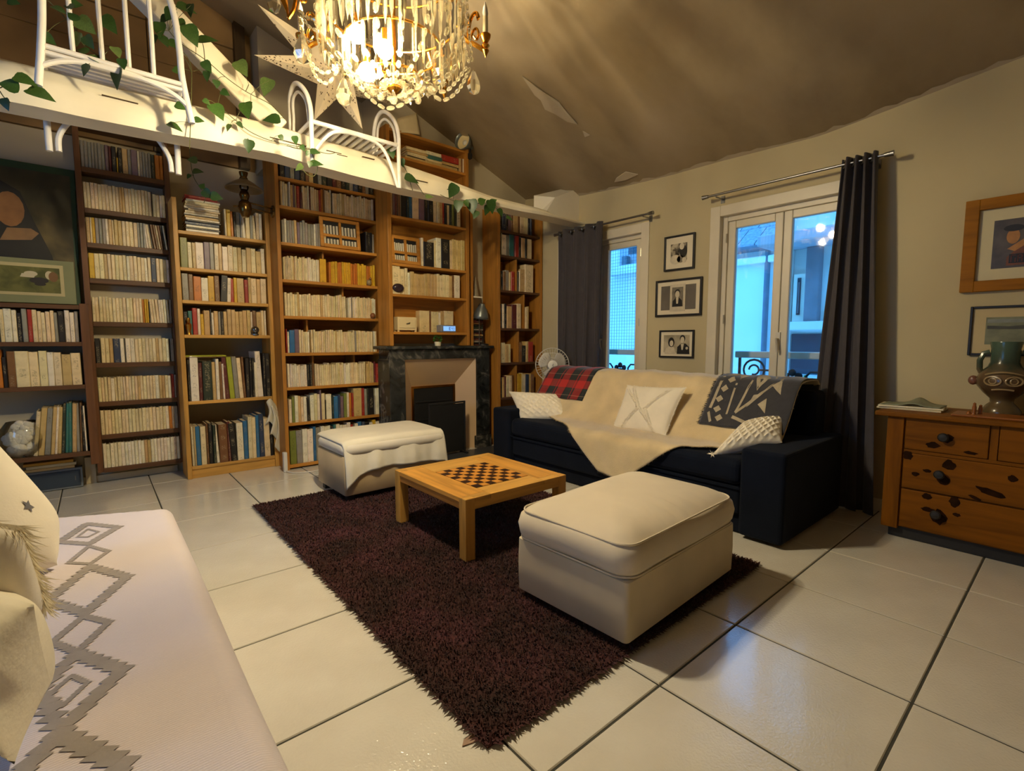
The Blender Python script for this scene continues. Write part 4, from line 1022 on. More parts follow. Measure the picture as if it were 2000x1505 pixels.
# flowers and floor things at the left bookcase
t = thing('flower_globe', 'glass bowl of white paper roses on the lowest shelf of the dark bookcase', 'flowers', (-.465, 4.80, .30))
gc = ony(44, 848, 4.80)
petal = plain('paper_petal', (226, 218, 200), 0.8, 0.06)
MB().lathe([(.001, .3005), (.07, .3005), (.115, .36), (.125, .43), (.11, .50), (.08, .545)], 24, (gc[0], 4.80, 0), caps=False).build('bowl', clear('bowl_glass', (.95, .97, .96), .05), t)
random.seed(9)
for k, (dx, dz) in enumerate(((-.05, .43), (.04, .49), (.03, .41), (-.03, .35), (.04, .345), (-.005, .50), (.0, .44))):
    b = MB(); c = Vector((gc[0] + dx, 4.77 + .02 * (k % 3), dz))
    for r_, n_ in ((.045, 6), (.033, 5), (.02, 4)):
        for j in range(n_):
            a = 2 * PI * j / n_ + r_ * 40
            d = Vector((math.cos(a), -.25, math.sin(a)))
            b.ball(tuple(c + d * r_ * .6 + Vector((0, -(.05 - r_) * .6, 0))), r_ * .62, 8, 5, sc=(1, .55, 1))
    b.build('rose', petal, t)
lb = thing('amplifier', 'slate blue and black box unit on the floor under the dark bookcase', 'electronics', (-.33, 4.96, 0))
bl = plain('amp_blue', (52, 64, 76), 0.5, 0.1)
boxo('case', plain('amp_case', (120, 126, 128), 0.5), -.62, -.128, 4.895, 4.975, .004, .155, lb, .003)
boxo('front', bl, -.44, -.142, 4.889, 4.896, .018, .138, lb, .002); boxo('front_dark', soot, -.61, -.445, 4.889, 4.896, .018, .138, lb, .002)
boxo('switch', steel, -.172, -.168, 4.885, 4.89, .06, .095, lb)
for k, (c, zz, x0, x1) in enumerate((('buff folder', .156, -.44, -.17), ('cream folder', .178, -.43, -.16), ('yellow folder', .20, -.445, -.175))):
    m = plain('folder_%d' % k, ((206, 178, 120), (214, 200, 160), (196, 150, 60))[k], 0.7)
    tag(boxo('folder', m, x0, x1, 4.90, 4.975, zz, zz + .02, bevel=.002), c + ' lying on the slate blue box under the dark bookcase', 'folder')

# ------------------------------------------------------------------ curtains and rods
curt_m = plain('curtain_cloth', (62, 57, 60), 0.85, 0.08, 20, 0.3, 300, sheen=.12, dist=.001)
def curtain(label, yt0, yt1, yb0, yb1, zt, zb, x, n, amp, drift=0.0):
    t = thing('curtain', label, 'curtain', (x, (yt0 + yt1) / 2, zb))
    def fn(u, v):
        k = 1 - v
        y = (yt0 + (yt1 - yt0) * u) * v + (yb0 + (yb1 - yb0) * u) * k
        a = amp * (1 + .35 * math.sin(7 * u + 2) * k)
        ph = 2 * PI * n * u + .5 * k * math.sin(5 * u + 1)
        w = math.sin(ph)
        return (x + a * w * .9 - drift * k + .006 * math.sin(9 * v + 11 * u), y + .02 * math.cos(ph * 2) * k, zb + (zt - zb) * v)
    MB().grid(fn, n * 16 + 1, 34).build('cloth', curt_m, t, solid=.003)
    for k in range(2 * n):
        u = (k + .5) / (2 * n); y = yt0 + (yt1 - yt0) * u
        MB().ring((x, y, zt - .035), .021, .0045, 20, 6, Matrix.Rotation(PI / 2, 4, 'X') @ Matrix.Rotation(math.radians(35 * (-1) ** k), 4, 'Y')).build('eyelet', steel, t)
    return t
curtain('dark grey curtain drawn to the fan end of the narrow window', 3.655, 3.065, 3.62, 3.09, 2.235, .03, XW - .125, 4, .03)
curtain('dark grey curtain bunched beside the double window, next to the chest of drawers', 1.115, .925, 1.215, .815, 2.262, .012, XW - .128, 4, .034, .02)
def rod(label, y0, y1, z, x):
    t = thing('curtain_rod', label, 'curtain rod', (x, (y0 + y1) / 2, z))
    MB().tube([(x, y0, z), (x, y1, z)], .009, 10).build('pole', steel, t)
    for y, s in ((y0, -1), (y1, 1)): MB().tube([(x, y - s * .002, z), (x, y + s * .045, z)], [.013, .017], 12).build('finial', steel, t)
    for y in (y0 + .06, y1 - .06): MB().tube([(x, y, z - .012), (XW - .003, y, z - .012)], .006, 8).box(XW - .008, XW - .001, y - .015, y + .015, z - .04, z + .015).build('bracket', steel, t)
rod('steel curtain rod over the narrow window, beside the bookcase corner', 2.56, 3.66, 2.205, XW - .125)
rod('longer steel curtain rod over the double window', .89, 2.02, 2.228, XW - .128)
# ------------------------------------------------------------------ rug
rug_pile = None
def rug_mat():
    m, nt, p = new_mat('rug_pile')
    tc = N(nt, 'ShaderNodeTexCoord'); no = N(nt, 'ShaderNodeTexNoise', i_Scale=4.0, i_Detail=6.0)
    nt.links.new(tc.outputs['Object'], no.inputs['Vector'])
    nt.links.new(ramp(nt, no.outputs[0], [(.35, lin((48, 28, 24))), (.5, lin((62, 34, 31))), (.66, lin((76, 40, 44)))]), p.inputs['Base Color'])
    p.inputs['Roughness'].default_value = .9; p.inputs['Sheen Weight'].default_value = .15; p.inputs['Specular IOR Level'].default_value = .15
    return m
rug_pile = rug_mat()
RX0, RX1, RY0, RY1 = .748, 2.425, .985, 3.535
rug = thing('rug', 'dark plum brown shaggy rug under the coffee table', 'rug', (1.59, 2.26, 0))
boxo('backing', rug_pile, RX0, RX1, RY0, RY1, .0008, .012, rug)
rs = np.random.RandomState(4)
nt_ = 95000
bx = rs.uniform(RX0 - .004, RX1 + .004, nt_); by = rs.uniform(RY0 - .004, RY1 + .004, nt_)
k = 3200   # extra tufts that hang over the edges
e = rs.randint(0, 4, k); q = rs.rand(k)
bx[:k] = np.where(e == 0, RX0, np.where(e == 1, RX1, RX0 + q * (RX1 - RX0))); by[:k] = np.where(e == 2, RY0, np.where(e == 3, RY1, RY0 + q * (RY1 - RY0)))
ang = rs.uniform(0, 2 * PI, nt_)
cl = np.sin(bx * 9 + 2.1 * np.sin(by * 5)) + np.sin(by * 11 + bx * 4)
ang += cl * .8
hgt = rs.uniform(.010, .021, nt_); ln = rs.uniform(.006, .016, nt_); wd = rs.uniform(.0015, .0030, nt_)
dx, dy = np.cos(ang), np.sin(ang)
dx[:k] += np.where(e == 0, -1.2, np.where(e == 1, 1.2, 0)); dy[:k] += np.where(e == 2, -1.2, np.where(e == 3, 1.2, 0))
hgt[:k] *= .55
px_, py_ = -dy, dx
z0 = .008
V = np.zeros((nt_, 5, 3))
for j, (f, hh, ww) in enumerate(((0, 0, 1), (0, 0, -1), (.4, .75, -.8), (.4, .75, .8), (1, 1, 0))):
    V[:, j, 0] = bx + dx * ln * f + px_ * wd * ww; V[:, j, 1] = by + dy * ln * f + py_ * wd * ww; V[:, j, 2] = z0 + hgt * hh * (1 if j < 4 else .92)
V[:, :, 0] -= 1.59; V[:, :, 1] -= 2.26
me = bpy.data.meshes.new('pile')
base = np.arange(nt_) * 5
quads = np.stack([base, base + 1, base + 2, base + 3], 1); tris = np.stack([base + 3, base + 2, base + 4], 1)
me.vertices.add(nt_ * 5); me.vertices.foreach_set('co', V.ravel())
loops = np.concatenate([quads.ravel(), tris.ravel()]); me.loops.add(len(loops)); me.loops.foreach_set('vertex_index', loops.astype(np.int32))
me.polygons.add(2 * nt_)
me.polygons.foreach_set('loop_start', np.concatenate([np.arange(nt_) * 4, nt_ * 4 + np.arange(nt_) * 3]).astype(np.int32))
me.update(calc_edges=True); me.materials.append(rug_pile)
o = bpy.data.objects.new('pile', me); COL.objects.link(o); o.parent = rug; o['kind'] = 'stuff'
tag(MB().hexa([(.70, 1.035, .001), (.75, 1.02, .001), (.76, 1.05, .001), (.715, 1.05, .001), (.70, 1.035, .004), (.75, 1.02, .004), (.76, 1.05, .004), (.715, 1.05, .004)]).build('rug_label', plain('label_beige', (160, 132, 112), 0.8)), 'beige cloth tag poking out from under the rug corner', 'tag')

# ------------------------------------------------------------------ coffee table
def table():
    x0, x1, y0, y1, zt = 1.335, 2.045, 1.925, 2.668, .330
    t = thing('coffee_table', 'low square pine coffee table with inlaid chessboard on the rug', 'table', ((x0 + x1) / 2, (y0 + y1) / 2, 0))
    L = .058
    for a in (x0, x1 - L):
        for c in (y0, y1 - L): boxo('leg', pale_z, a, a + L, c, c + L, .013, zt + .001, t, .003)
    for a, c in ((y0 + .004, y0 + .024), (y1 - .024, y1 - .004)): boxo('apron', pale_x, x0 + L, x1 - L, a, c, zt - .06, zt - .02, t, .002)
    for a, c in ((x0 + .004, x0 + .024), (x1 - .024, x1 - .004)): boxo('apron', pine_y, a, c, y0 + L, y1 - L, zt - .06, zt - .02, t, .002)
    corners = [onz(*p, zt) for p in ((851.6, 921), (929, 953), (1030, 928), (949, 902))]
    bx0 = (corners[0][0] + corners[1][0]) / 2; bx1 = (corners[2][0] + corners[3][0]) / 2
    by0 = (corners[1][1] + corners[2][1]) / 2; by1 = (corners[0][1] + corners[3][1]) / 2
    # top boards around the inlay
    ty = wood('pale_pine_y', (204, 146, 64), 'y'); zb = zt - .024
    e = .0008
    boxo('top_board', ty, x0 + .001, bx0 - e, y0 + L + e, y1 - L - e, zb, zt, t, .002)
    boxo('top_board', ty, bx1 + e, x1 - .001, y0 + L + e, y1 - L - e, zb, zt, t, .002)
    boxo('top_board', pale_x, bx0, bx1, by1 + e, y1 - .001, zb, zt, t, .002)
    boxo('top_board', pale_x, bx0, bx1, y0 + .001, by0 - e, zb, zt, t, .002)
    for a, c in ((y0 + .001, y0 + L - e), (y1 - L + e, y1 - .001)):
        boxo('top_board', pale_x, x0 + L + e, bx0 - e, a, c, zb, zt, t, .002); boxo('top_board', pale_x, bx1 + e, x1 - L - e, a, c, zb, zt, t, .002)
    board = boxo('chessboard', wood('walnut_edge', (70, 40, 20), 'x'), bx0, bx1, by0, by1, zb, zt - .002, t)
    sq_d = wood('walnut_square', (52, 30, 18), 'x', .4, .4); sq_l = wood('maple_square', (206, 140, 56), 'x', .4, .2)
    sx, sy = (bx1 - bx0 - .008) / 8, (by1 - by0 - .008) / 8
    md = ml = None
    for i in range(8):
        for j in range(8):
            dark = (i + j) % 2 == 0
            me = md if dark else ml
            if me is None:
                b = MB().box(0, sx - .0007, 0, sy - .0007, 0, .003)
                ob_ = b.build('square', sq_d if dark else sq_l, org=(0, 0, 0)); me = ob_.data
                if dark: md = me
                else: ml = me
            else:
                ob_ = bpy.data.objects.new('square', me); COL.objects.link(ob_)
            ob_.parent = board
            ob_.location = Vector((bx0 + .004 + i * sx, by0 + .004 + j * sy, zt - .0025)) - Vector(t.location)
table()

# ------------------------------------------------------------------ ottomans
linen = plain('cream_linen', (212, 198, 172), 0.85, 0.06, 4, 0.3, 220, sheen=.15, dist=.0008)
linen_dirty = plain('cream_linen_worn', (206, 190, 158), 0.85, 0.12, 3, 0.3, 220, sheen=.15, dist=.0008)
def rrect(c, ax, ay, hx, hy, r, inset, n=7):
    """rounded rectangle outline about c along unit axes ax, ay"""
    hx, hy = hx - inset, hy - inset; r = max(.004, min(r - inset * .6, hx, hy))
    out = []
    for sx, sy, a0 in ((1, 1, 0), (-1, 1, PI / 2), (-1, -1, PI), (1, -1, 1.5 * PI)):
        for k in range(n):
            a = a0 + PI / 2 * k / (n - 1)
            u, v = sx * (hx - r) + r * math.cos(a), sy * (hy - r) + r * math.sin(a)
            out.append((c[0] + ax[0] * u + ay[0] * v, c[1] + ax[1] * u + ay[1] * v))
    # densify the straight runs
    res = []
    m = len(out)
    for i in range(m):
        a, b2 = out[i], out[(i + 1) % m]
        d = math.hypot(b2[0] - a[0], b2[1] - a[1]); q = max(1, int(d / .03))
        for j in range(q): res.append((a[0] + (b2[0] - a[0]) * j / q, a[1] + (b2[1] - a[1]) * j / q))
    return res
def loft(b, c, ax, ay, hx, hy, r, rings, warp=None, close=True):
    base = rrect(c, ax, ay, hx, hy, r, 0)
    n = len(base)
    # keep the same point count on each ring: move each base point towards the centre
    vs = []
    for z, inset in rings:
        for (x, y) in base:
            dx, dy = x - c[0], y - c[1]
            u, v = dx * ax[0] + dy * ax[1], dx * ay[0] + dy * ay[1]
            u2, v2 = u * (hx - inset) / hx, v * (hy - inset) / hy
            p = (c[0] + ax[0] * u2 + ay[0] * v2, c[1] + ax[1] * u2 + ay[1] * v2, z)
            vs.append(warp(p, u2 / hx, v2 / hy) if warp else p)
    fs = [(i * n + j, i * n + (j + 1) % n, (i + 1) * n + (j + 1) % n, (i + 1) * n + j) for i in range(len(rings) - 1) for j in range(n)]
    if close:
        fs.append(tuple(range(n - 1, -1, -1))); fs.append(tuple((len(rings) - 1) * n + j for j in range(n)))
    b.add(vs, fs, 0, True)
    return b
def axes(a, b2):
    d = np.array([b2[0] - a[0], b2[1] - a[1]]); L = np.linalg.norm(d); d = d / L
    return d, np.array([-d[1], d[0]]), L
front, right_, left_ = (1.352, .976), (2.205, 1.012), (1.325, 1.530)
ax, ay, L1 = axes(front, right_)
L2 = .555
c1 = np.array(front) + ax * L1 / 2 + ay * L2 / 2
ot = thing('ottoman', 'large square cream linen ottoman with thick piped cushion, nearest on the rug', 'ottoman', (c1[0], c1[1], 0))
b = MB(); loft(b, c1, ax, ay, L1 / 2, L2 / 2, .018, [(.045, .004), (.05, 0), (.16, -.002), (.268, .0), (.272, .006)]); b.build('base', linen_dirty, ot, angle=50)
for sx in (-1, 1):
    for sy in (-1, 1):
        p = c1 + ax * (sx * (L1 / 2 - .06)) + ay * (sy * (L2 / 2 - .06))
        MB().lathe([(.02, .010), (.026, .045)], 10, (p[0], p[1], 0)).build('foot', black_metal, ot)
def wr1(p, u, v):
    z = p[2]
    if z > .40:
        e = max(0, 1 - abs(v + .80) / .42) * max(0, 1 - abs(u + .05) / .75)
        z += .009 * e * math.sin(30 * u + 6 * v)
        z += .006 * math.sin(2.2 * u + 1) * math.sin(1.8 * v + .4)
    else:
        z += .004 * math.sin(4 * u + 3 * v)
    return (p[0], p[1], z)
b = MB()
loft(b, c1 + ay * .003, ax, ay, L1 / 2 + .006, L2 / 2 + .008, .075, [(.276, .02), (.281, .004), (.30, -.006), (.34, -.012), (.375, -.004), (.392, .012), (.410, .035), (.425, .065), (.437, .10), (.446, .15), (.452, .20), (.455, .25)], wr1)
b.build('cushion', linen, ot, angle=60)
for z, ins in ((.394, .009), (.280, .0)):
    P = [wr1((x, y, z), 0, 0) for x, y in rrect(c1 + ay * .003, ax, ay, L1 / 2 + .006, L2 / 2 + .008, .075, ins)]
    MB().tube(P, .0038, 6, closed=True).build('piping', linen, ot)
# second ottoman under a white cloth
beige = plain('beige_linen', (196, 170, 128), 0.85, 0.12, 3.5, 0.3, 200, sheen=.15, dist=.0008)
f2, r2 = (1.232, 3.195), (2.04, 3.20)
ax2, ay2, M1 = axes(f2, r2); M2 = .52
c2 = np.array(f2) + ax2 * M1 / 2 + ay2 * M2 / 2
o2 = thing('ottoman', 'beige ottoman under a white cloth, before the tall pine bookcase', 'ottoman', (c2[0], c2[1], 0))
b = MB(); loft(b, c2, ax2, ay2, M1 / 2, M2 / 2, .018, [(.055, .004), (.06, 0), (.315, 0), (.322, .006)]); b.build('base', beige, o2, angle=50)
for sx in (-1, 1):
    for sy in (-1, 1):
        p = c2 + ax2 * (sx * (M1 / 2 - .05)) + ay2 * (sy * (M2 / 2 - .05))
        MB().box(p[0] - .025, p[0] + .025, p[1] - .025, p[1] + .025, .004 if sy > 0 else .012, .055).build('foot', black_metal, o2)
b = MB(); loft(b, c2, ax2, ay2, M1 / 2 + .002, M2 / 2 + .002, .06, [(.325, .015), (.335, .0), (.37, -.004), (.395, .006), (.41, .03), (.418, .07), (.422, .14)]); b.build('cushion', plain('white_cotton', (222, 214, 198), 0.85, 0.05, 5, .2, 200), o2, angle=60)
cloth_w = plain('white_throw', (226, 218, 198), 0.9, 0.06, 6, 0.5, 90, sheen=.2, dist=.0015)
hem_px = [(668, 948), (676, 948), (704, 928), (731, 914), (768, 906), (800, 903), (837, 898), (864, 896), (893, 893)]
hem = [ony(x, y, 3.165) for x, y in hem_px]
hx_, hz_ = [h[0] for h in hem], [h[2] for h in hem]
def cloth2(u, v):
    x0, x1 = 1.235, 2.075
    x = x0 + (x1 - x0) * u
    hz = float(np.interp(x, hx_, hz_))
    Ltop = .52; drop = max(.05, .425 - hz)
    s = v * (Ltop + drop)
    w = .012 + .010 * math.sin(24 * u + 1.5 * math.sin(5 * u)) + .003 * math.sin(53 * u)
    r = .05
    e = Ltop - r
    crown = -.012 * max(0, abs(u - .5) * 2 - .75) * 4
    if s < e: y, z = 3.725 - s, .432 + crown + .003 * math.sin(9 * u) * math.sin(7 * v)
    else:
        d = s - e
        if d < r * PI / 2: y, z = 3.725 - e - r * math.sin(d / r), .432 + crown - r * (1 - math.cos(d / r))
        else:
            d2 = d - r * PI / 2; y, z = 3.725 - e - r - w * min(1, d2 / .12) - .015 * d2 / .2, .432 + crown - r - d2
    over = max(0, x - 2.02)
    if over > 0:
        z -= over * over * 60 + over * .3; x = 2.02 + over * .6
    lf = max(0, 1.275 - x)
    z -= lf * lf * 9
    return (x, y, z)
tag(MB().grid(cloth2, 90, 46).build('throw_blanket', cloth_w, solid=.004), 'crumpled white cotton cloth draped over the beige ottoman', 'throw')

# ------------------------------------------------------------------ sofa
navy = plain('navy_fabric', (17, 22, 34), 0.9, 0.12, 10, 0.4, 420, sheen=.03, spec=.08, dist=.0008)
SX0, SX1, SY0, SY1 = 2.70, 3.60, .985, 3.45
sofa = thing('sofa', 'long charcoal navy three seat sofa under the windows', 'sofa', (3.15, 2.2, 0))
def soft(name, x0, x1, y0, y1, z0, z1, r, m=navy, parent=sofa, puff=0.0, seg=4):
    b = MB(); nx, ny, nz = 6, max(4, int((y1 - y0) / .12)), 5
    # a box with a bevel, its broad faces gently puffed
    b.box(x0, x1, y0, y1, z0, z1)
    return b.build(name, m, parent, r, seg)
soft('plinth', SX0 + .06, SX1 - .02, SY0 + .02, SY1 - .02, .006, .13, .01)
soft('seat_base', SX0 + .025, SX1 - .05, SY0 + .24, SY1 - .24, .12, .285, .02)
soft('seat_cushion', SX0, SX1 - .3, SY0 + .235, SY1 - .235, .29, .44, .045)
for a, c in ((SY0, SY0 + .235), (SY1 - .235, SY1)):
    soft('arm', SX0 - .005, SX1 + .02, a, c, .02, .515, .022)
bk = MB().hexa([(3.28, SY0 + .1, .10), (SX1, SY0 + .1, .10), (SX1, SY1 - .1, .10), (3.28, SY1 - .1, .10), (3.40, SY0 + .1, .79), (SX1, SY0 + .1, .79), (SX1, SY1 - .1, .79), (3.40, SY1 - .1, .79)]).build('back', navy, sofa, .04, 4)
MB().hexa([(2.98, SY0 + .24, .43), (3.30, SY0 + .24, .43), (3.30, SY1 - .24, .43), (2.98, SY1 - .24, .43), (3.27, SY0 + .18, .815), (3.44, SY0 + .18, .815), (3.44, SY1 - .24, .815), (3.27, SY1 - .24, .815)]).build('back_cushion', navy, sofa, .06, 5)
for a in (SY0 + .2325, SY1 - .2325):
    pass
MB().tube([(SX0 + .004, SY0 + .24, .286), (SX0 + .004, SY1 - .24, .286)], .004, 6).build('seam', navy, sofa)

# profile of the seat and back, from behind the back down to the front hem
PROF = [(3.612, .60), (3.612, .72), (3.60, .80), (3.55, .835), (3.45, .845), (3.36, .848), (3.29, .835), (3.24, .79), (3.16, .68), (3.06, .555), (2.985, .478), (2.95, .458), (2.90, .452), (2.80, .450), (2.735, .448), (2.700, .432), (2.684, .40), (2.676, .33), (2.670, .22), (2.664, .10)]
PL = [0]
for a, c in zip(PROF, PROF[1:]): PL.append(PL[-1] + math.hypot(a[0] - c[0], a[1] - c[1]))
def prof(s):
    return float(np.interp(s, PL, [p[0] for p in PROF])), float(np.interp(s, PL, [p[1] for p in PROF]))
def sprof(s, off):
    x, z = prof(s); x1, z1 = prof(min(PL[-1], s + .01)); x0, z0 = prof(max(0, s - .01))
    tx, tz = x1 - x0, z1 - z0; L = math.hypot(tx, tz) or 1
    nx, nz = tz / L, -tx / L            # outward: towards the room and up
    if nx * -1 + nz < 0: nx, nz = -nx, -nz
    return x + nx * off, z + nz * off
S_TOP, S_BACKFOOT, S_FRONT, S_END = PL[4], PL[11], PL[14], PL[-1]
fur = plain('cream_fleece', (214, 192, 148), 0.95, 0.14, 5, 0.6, 160, sheen=.8, dist=.003)
def throw_surf(u, v):
    y = 1.13 + (3.02 - 1.13) * u
    # where the fabric stops along the profile
    s1 = float(np.interp(y, [1.13, 1.30, 1.45, 1.60, 1.66, 1.86, 1.98, 2.2, 2.52, 2.56, 2.75, 2.90, 3.02],
                         [S_FRONT - .25, S_FRONT - .16, S_FRONT - .08, S_FRONT + .0, S_FRONT + .05, S_END - .17, S_END - .06, S_END - .09, S_FRONT + .03, S_FRONT + .0, S_FRONT - .10, S_FRONT - .17, S_FRONT - .22]))
    s0 = float(np.interp(y, [1.13, 2.66, 2.74, 2.80, 2.86, 3.02], [.0, .0, .16, .42, .60, S_BACKFOOT - .16]))
    s = s0 + (s1 - s0) * v
    x, z = sprof(s, .010 + .005 * math.sin(13 * y + 9 * s) * math.sin(7 * s + 2 * y) + .003 * math.sin(31 * y + 17 * s))
    # the top of the back sags at either end and rises before the pier between the windows
    if s < S_TOP + .25: z += .012 * math.exp(-((y - 2.25) / .5) ** 2) - .012 * max(0, (y - 2.7))
    return (x, y, z)
sofa_throw = MB().grid(throw_surf, 150, 90).build('fleece_throw', fur, solid=.006)
tag(sofa_throw, 'big cream fleece throw spread over the sofa, its point hanging in front', 'throw')
# fleece nap and edge strands
rs = np.random.RandomState(8); b = MB()
for k in range(5200):
    u, v = rs.rand(), rs.rand()
    if k < 900: v = .997
    elif k < 1200: u = .998
    elif k < 1500: u = .002
    p = Vector(throw_surf(u, v)); e = Vector((rs.uniform(-1, .2), rs.uniform(-1, 1), rs.uniform(-.2, 1))).normalized()
    L = rs.uniform(.008, .02)
    if k < 900: e = Vector((-.3, rs.uniform(-.6, .6), -1 if p.z < .42 else -.1)).normalized(); L *= 1.3
    sd = e.orthogonal().normalized() * .0009
    p = p + Vector((-.002, 0, .004))
    b.add([p - sd, p + sd, p + e * L + Vector((0, 0, -.2 * L))], [(0, 1, 2)])
o = b.build('nap', fur, sofa_throw); o['kind'] = 'stuff'

def patch(name, label, m, y0, y1, s0, s1, off, cat='throw', wob=.004, sl=0.0, nu=40, nv=50):
    def fn(u, v):
        s = s0 + (s1 - s0) * v
        y = y0 + (y1 - y0) * u + sl * (v - .2)
        x, z = sprof(s, off + wob * math.sin(17 * u + 5 * v) * math.sin(6 * v + 2))
        return (x, y, z)
    o = MB().grid(fn, nu, nv).build(name, m, solid=.007)
    return tag(o, label, cat), fn
def tartan():
    m, nt, p = new_mat('tartan')
    tc = N(nt, 'ShaderNodeTexCoord'); sp = N(nt, 'ShaderNodeSeparateXYZ'); nt.links.new(tc.outputs['Object'], sp.inputs[0])
    def band(axis, period, stops, ph=0.0):
        a = N(nt, 'ShaderNodeMath', operation='MULTIPLY_ADD', i_1=1 / period, i_2=ph); nt.links.new(sp.outputs[axis], a.inputs[0])
        f = N(nt, 'ShaderNodeMath', operation='FRACT'); nt.links.new(a.outputs[0], f.inputs[0])
        r = nt.nodes.new('ShaderNodeValToRGB'); r.color_ramp.interpolation = 'CONSTANT'
        el = r.color_ramp.elements
        el[0].position, el[0].color = stops[0]; el[1].position, el[1].color = stops[1]
        for q, c in stops[2:]: e = el.new(q); e.color = c
        nt.links.new(f.outputs[0], r.inputs[0]); return r.outputs[0]
    red, blk, grn, yel = lin((176, 32, 28)), lin((20, 16, 22)), lin((24, 42, 40)), lin((170, 150, 120))
    A_ = band(1, .20, [(0, red), (.34, blk), (.44, red), (.5, blk), (.55, grn), (.85, blk), (.92, red)], .1)
    B_ = band(2, .17, [(0, blk), (.18, yel), (.2, blk), (.42, grn), (.55, red), (.92, blk)], .0)
    mx = N(nt, 'ShaderNodeMix', data_type='RGBA'); mx.inputs[0].default_value = .5
    nt.links.new(A_, mx.inputs[6]); nt.links.new(B_, mx.inputs[7]); nt.links.new(mx.outputs[2], p.inputs['Base Color'])
    p.inputs['Roughness'].default_value = .9; p.inputs['Sheen Weight'].default_value = .3
    return m
patch('plaid_blanket', 'red and black tartan blanket folded over the sofa back beside the fan', tartan(), 2.74, 3.30, .06, S_BACKFOOT - .20, .022, sl=-.02)
dark_weave = plain('charcoal_weave', (46, 46, 52), 0.95, 0.15, 30, .6, 220, sheen=.5, dist=.002)
kb, kfn = patch('patterned_blanket', 'charcoal blanket woven with pale geometric shapes, folded over the sofa back below the curtain', dark_weave, 1.13, 1.655, .10, S_BACKFOOT - .13, .024)
pale_weave = plain('pale_weave', (170, 158, 134), 0.95, 0.12, 30, .5, 220)
def kpoly(pts, name='woven_shape'):
    """a woven shape on the blanket: (u, v) outline, subdivided along the profile"""
    c = np.mean(np.array(pts), 0); n = len(pts); P = []
    for i in range(n):
        a, d = np.array(pts[i]), np.array(pts[(i + 1) % n])
        for k in range(5): P.append(a + (d - a) * k / 5)
    def up(q, h=.0055):
        p = Vector(kfn(q[0], q[1])); p2 = Vector(kfn(q[0], min(1, q[1] + .01))); p3 = Vector(kfn(q[0] + .01, q[1]))
        nrm = (p2 - p).cross(p3 - p).normalized()
        if nrm.x > 0 and nrm.z < .1: nrm = -nrm
        if nrm.z < -.05: nrm = -nrm
        return p + nrm * h
    MB().add([up(c)] + [up((np.array(q) + c) / 2) for q in P] + [up(q) for q in P],
             [(0, 1 + i, 1 + (i + 1) % len(P)) for i in range(len(P))] + [(1 + i, 1 + len(P) + i, 1 + len(P) + (i + 1) % len(P), 1 + (i + 1) % len(P)) for i in range(len(P))]).build(name, pale_weave, kb)
def kline(a, c, w=.014):
    a, c = np.array(a), np.array(c); d = (c - a) / np.linalg.norm(c - a); n = np.array([-d[1], d[0]]) * w
    kpoly([a + n, c + n, c - n, a - n])
# u runs away from the curtain end, v down the front
kline((.10, .40), (.60, .86)); kline((.60, .86), (.52, .44)); kline((.10, .40), (.06, .36)); kline((.62, .90), (.30, .97))
for a in ((.80, .55), (.84, .64), (.86, .74), (.84, .84), (.78, .92)): kpoly([(a[0] - .05, a[1]), (a[0], a[1] - .035), (a[0] + .05, a[1]), (a[0], a[1] + .035)])
kpoly([(.44, .42), (.52, .50), (.44, .64), (.36, .50)]); kpoly([(.70, .40), (.76, .47), (.70, .54), (.63, .47)]); kpoly([(.22, .36), (.30, .40), (.24, .46), (.16, .42)])
kpoly([(.36, .66), (.46, .68), (.50, .80)]); kline((.90, .50), (.62, .40)); kline((.93, .88), (.86, .97)); kline((.36, .36), (.30, .50), .01)
kpoly([(.56, .34), (.66, .38), (.58, .44), (.50, .38)]); kpoly([(.84, .38), (.90, .43), (.84, .48), (.78, .43)]); kpoly([(.20, .52), (.30, .58), (.16, .66)]); kline((.92, .52), (.93, .84), .018); kline((.72, .58), (.70, .88), .012); kpoly([(.30, .70), (.38, .76), (.26, .84)])
b = MB(); rs = np.random.RandomState(2)
for k in range(420):
    v = rs.rand(); p = Vector(kfn(1.0, v)); e = Vector((rs.uniform(-.4, .1), 1, rs.uniform(-.5, .3))).normalized(); sd = Vector((0, .1, 1)).normalized() * .0016
    b.add([p - sd, p + sd, p + e * rs.uniform(.01, .028)], [(0, 1, 2)])
b.build('fringe', dark_weave, kb)['kind'] = 'stuff'

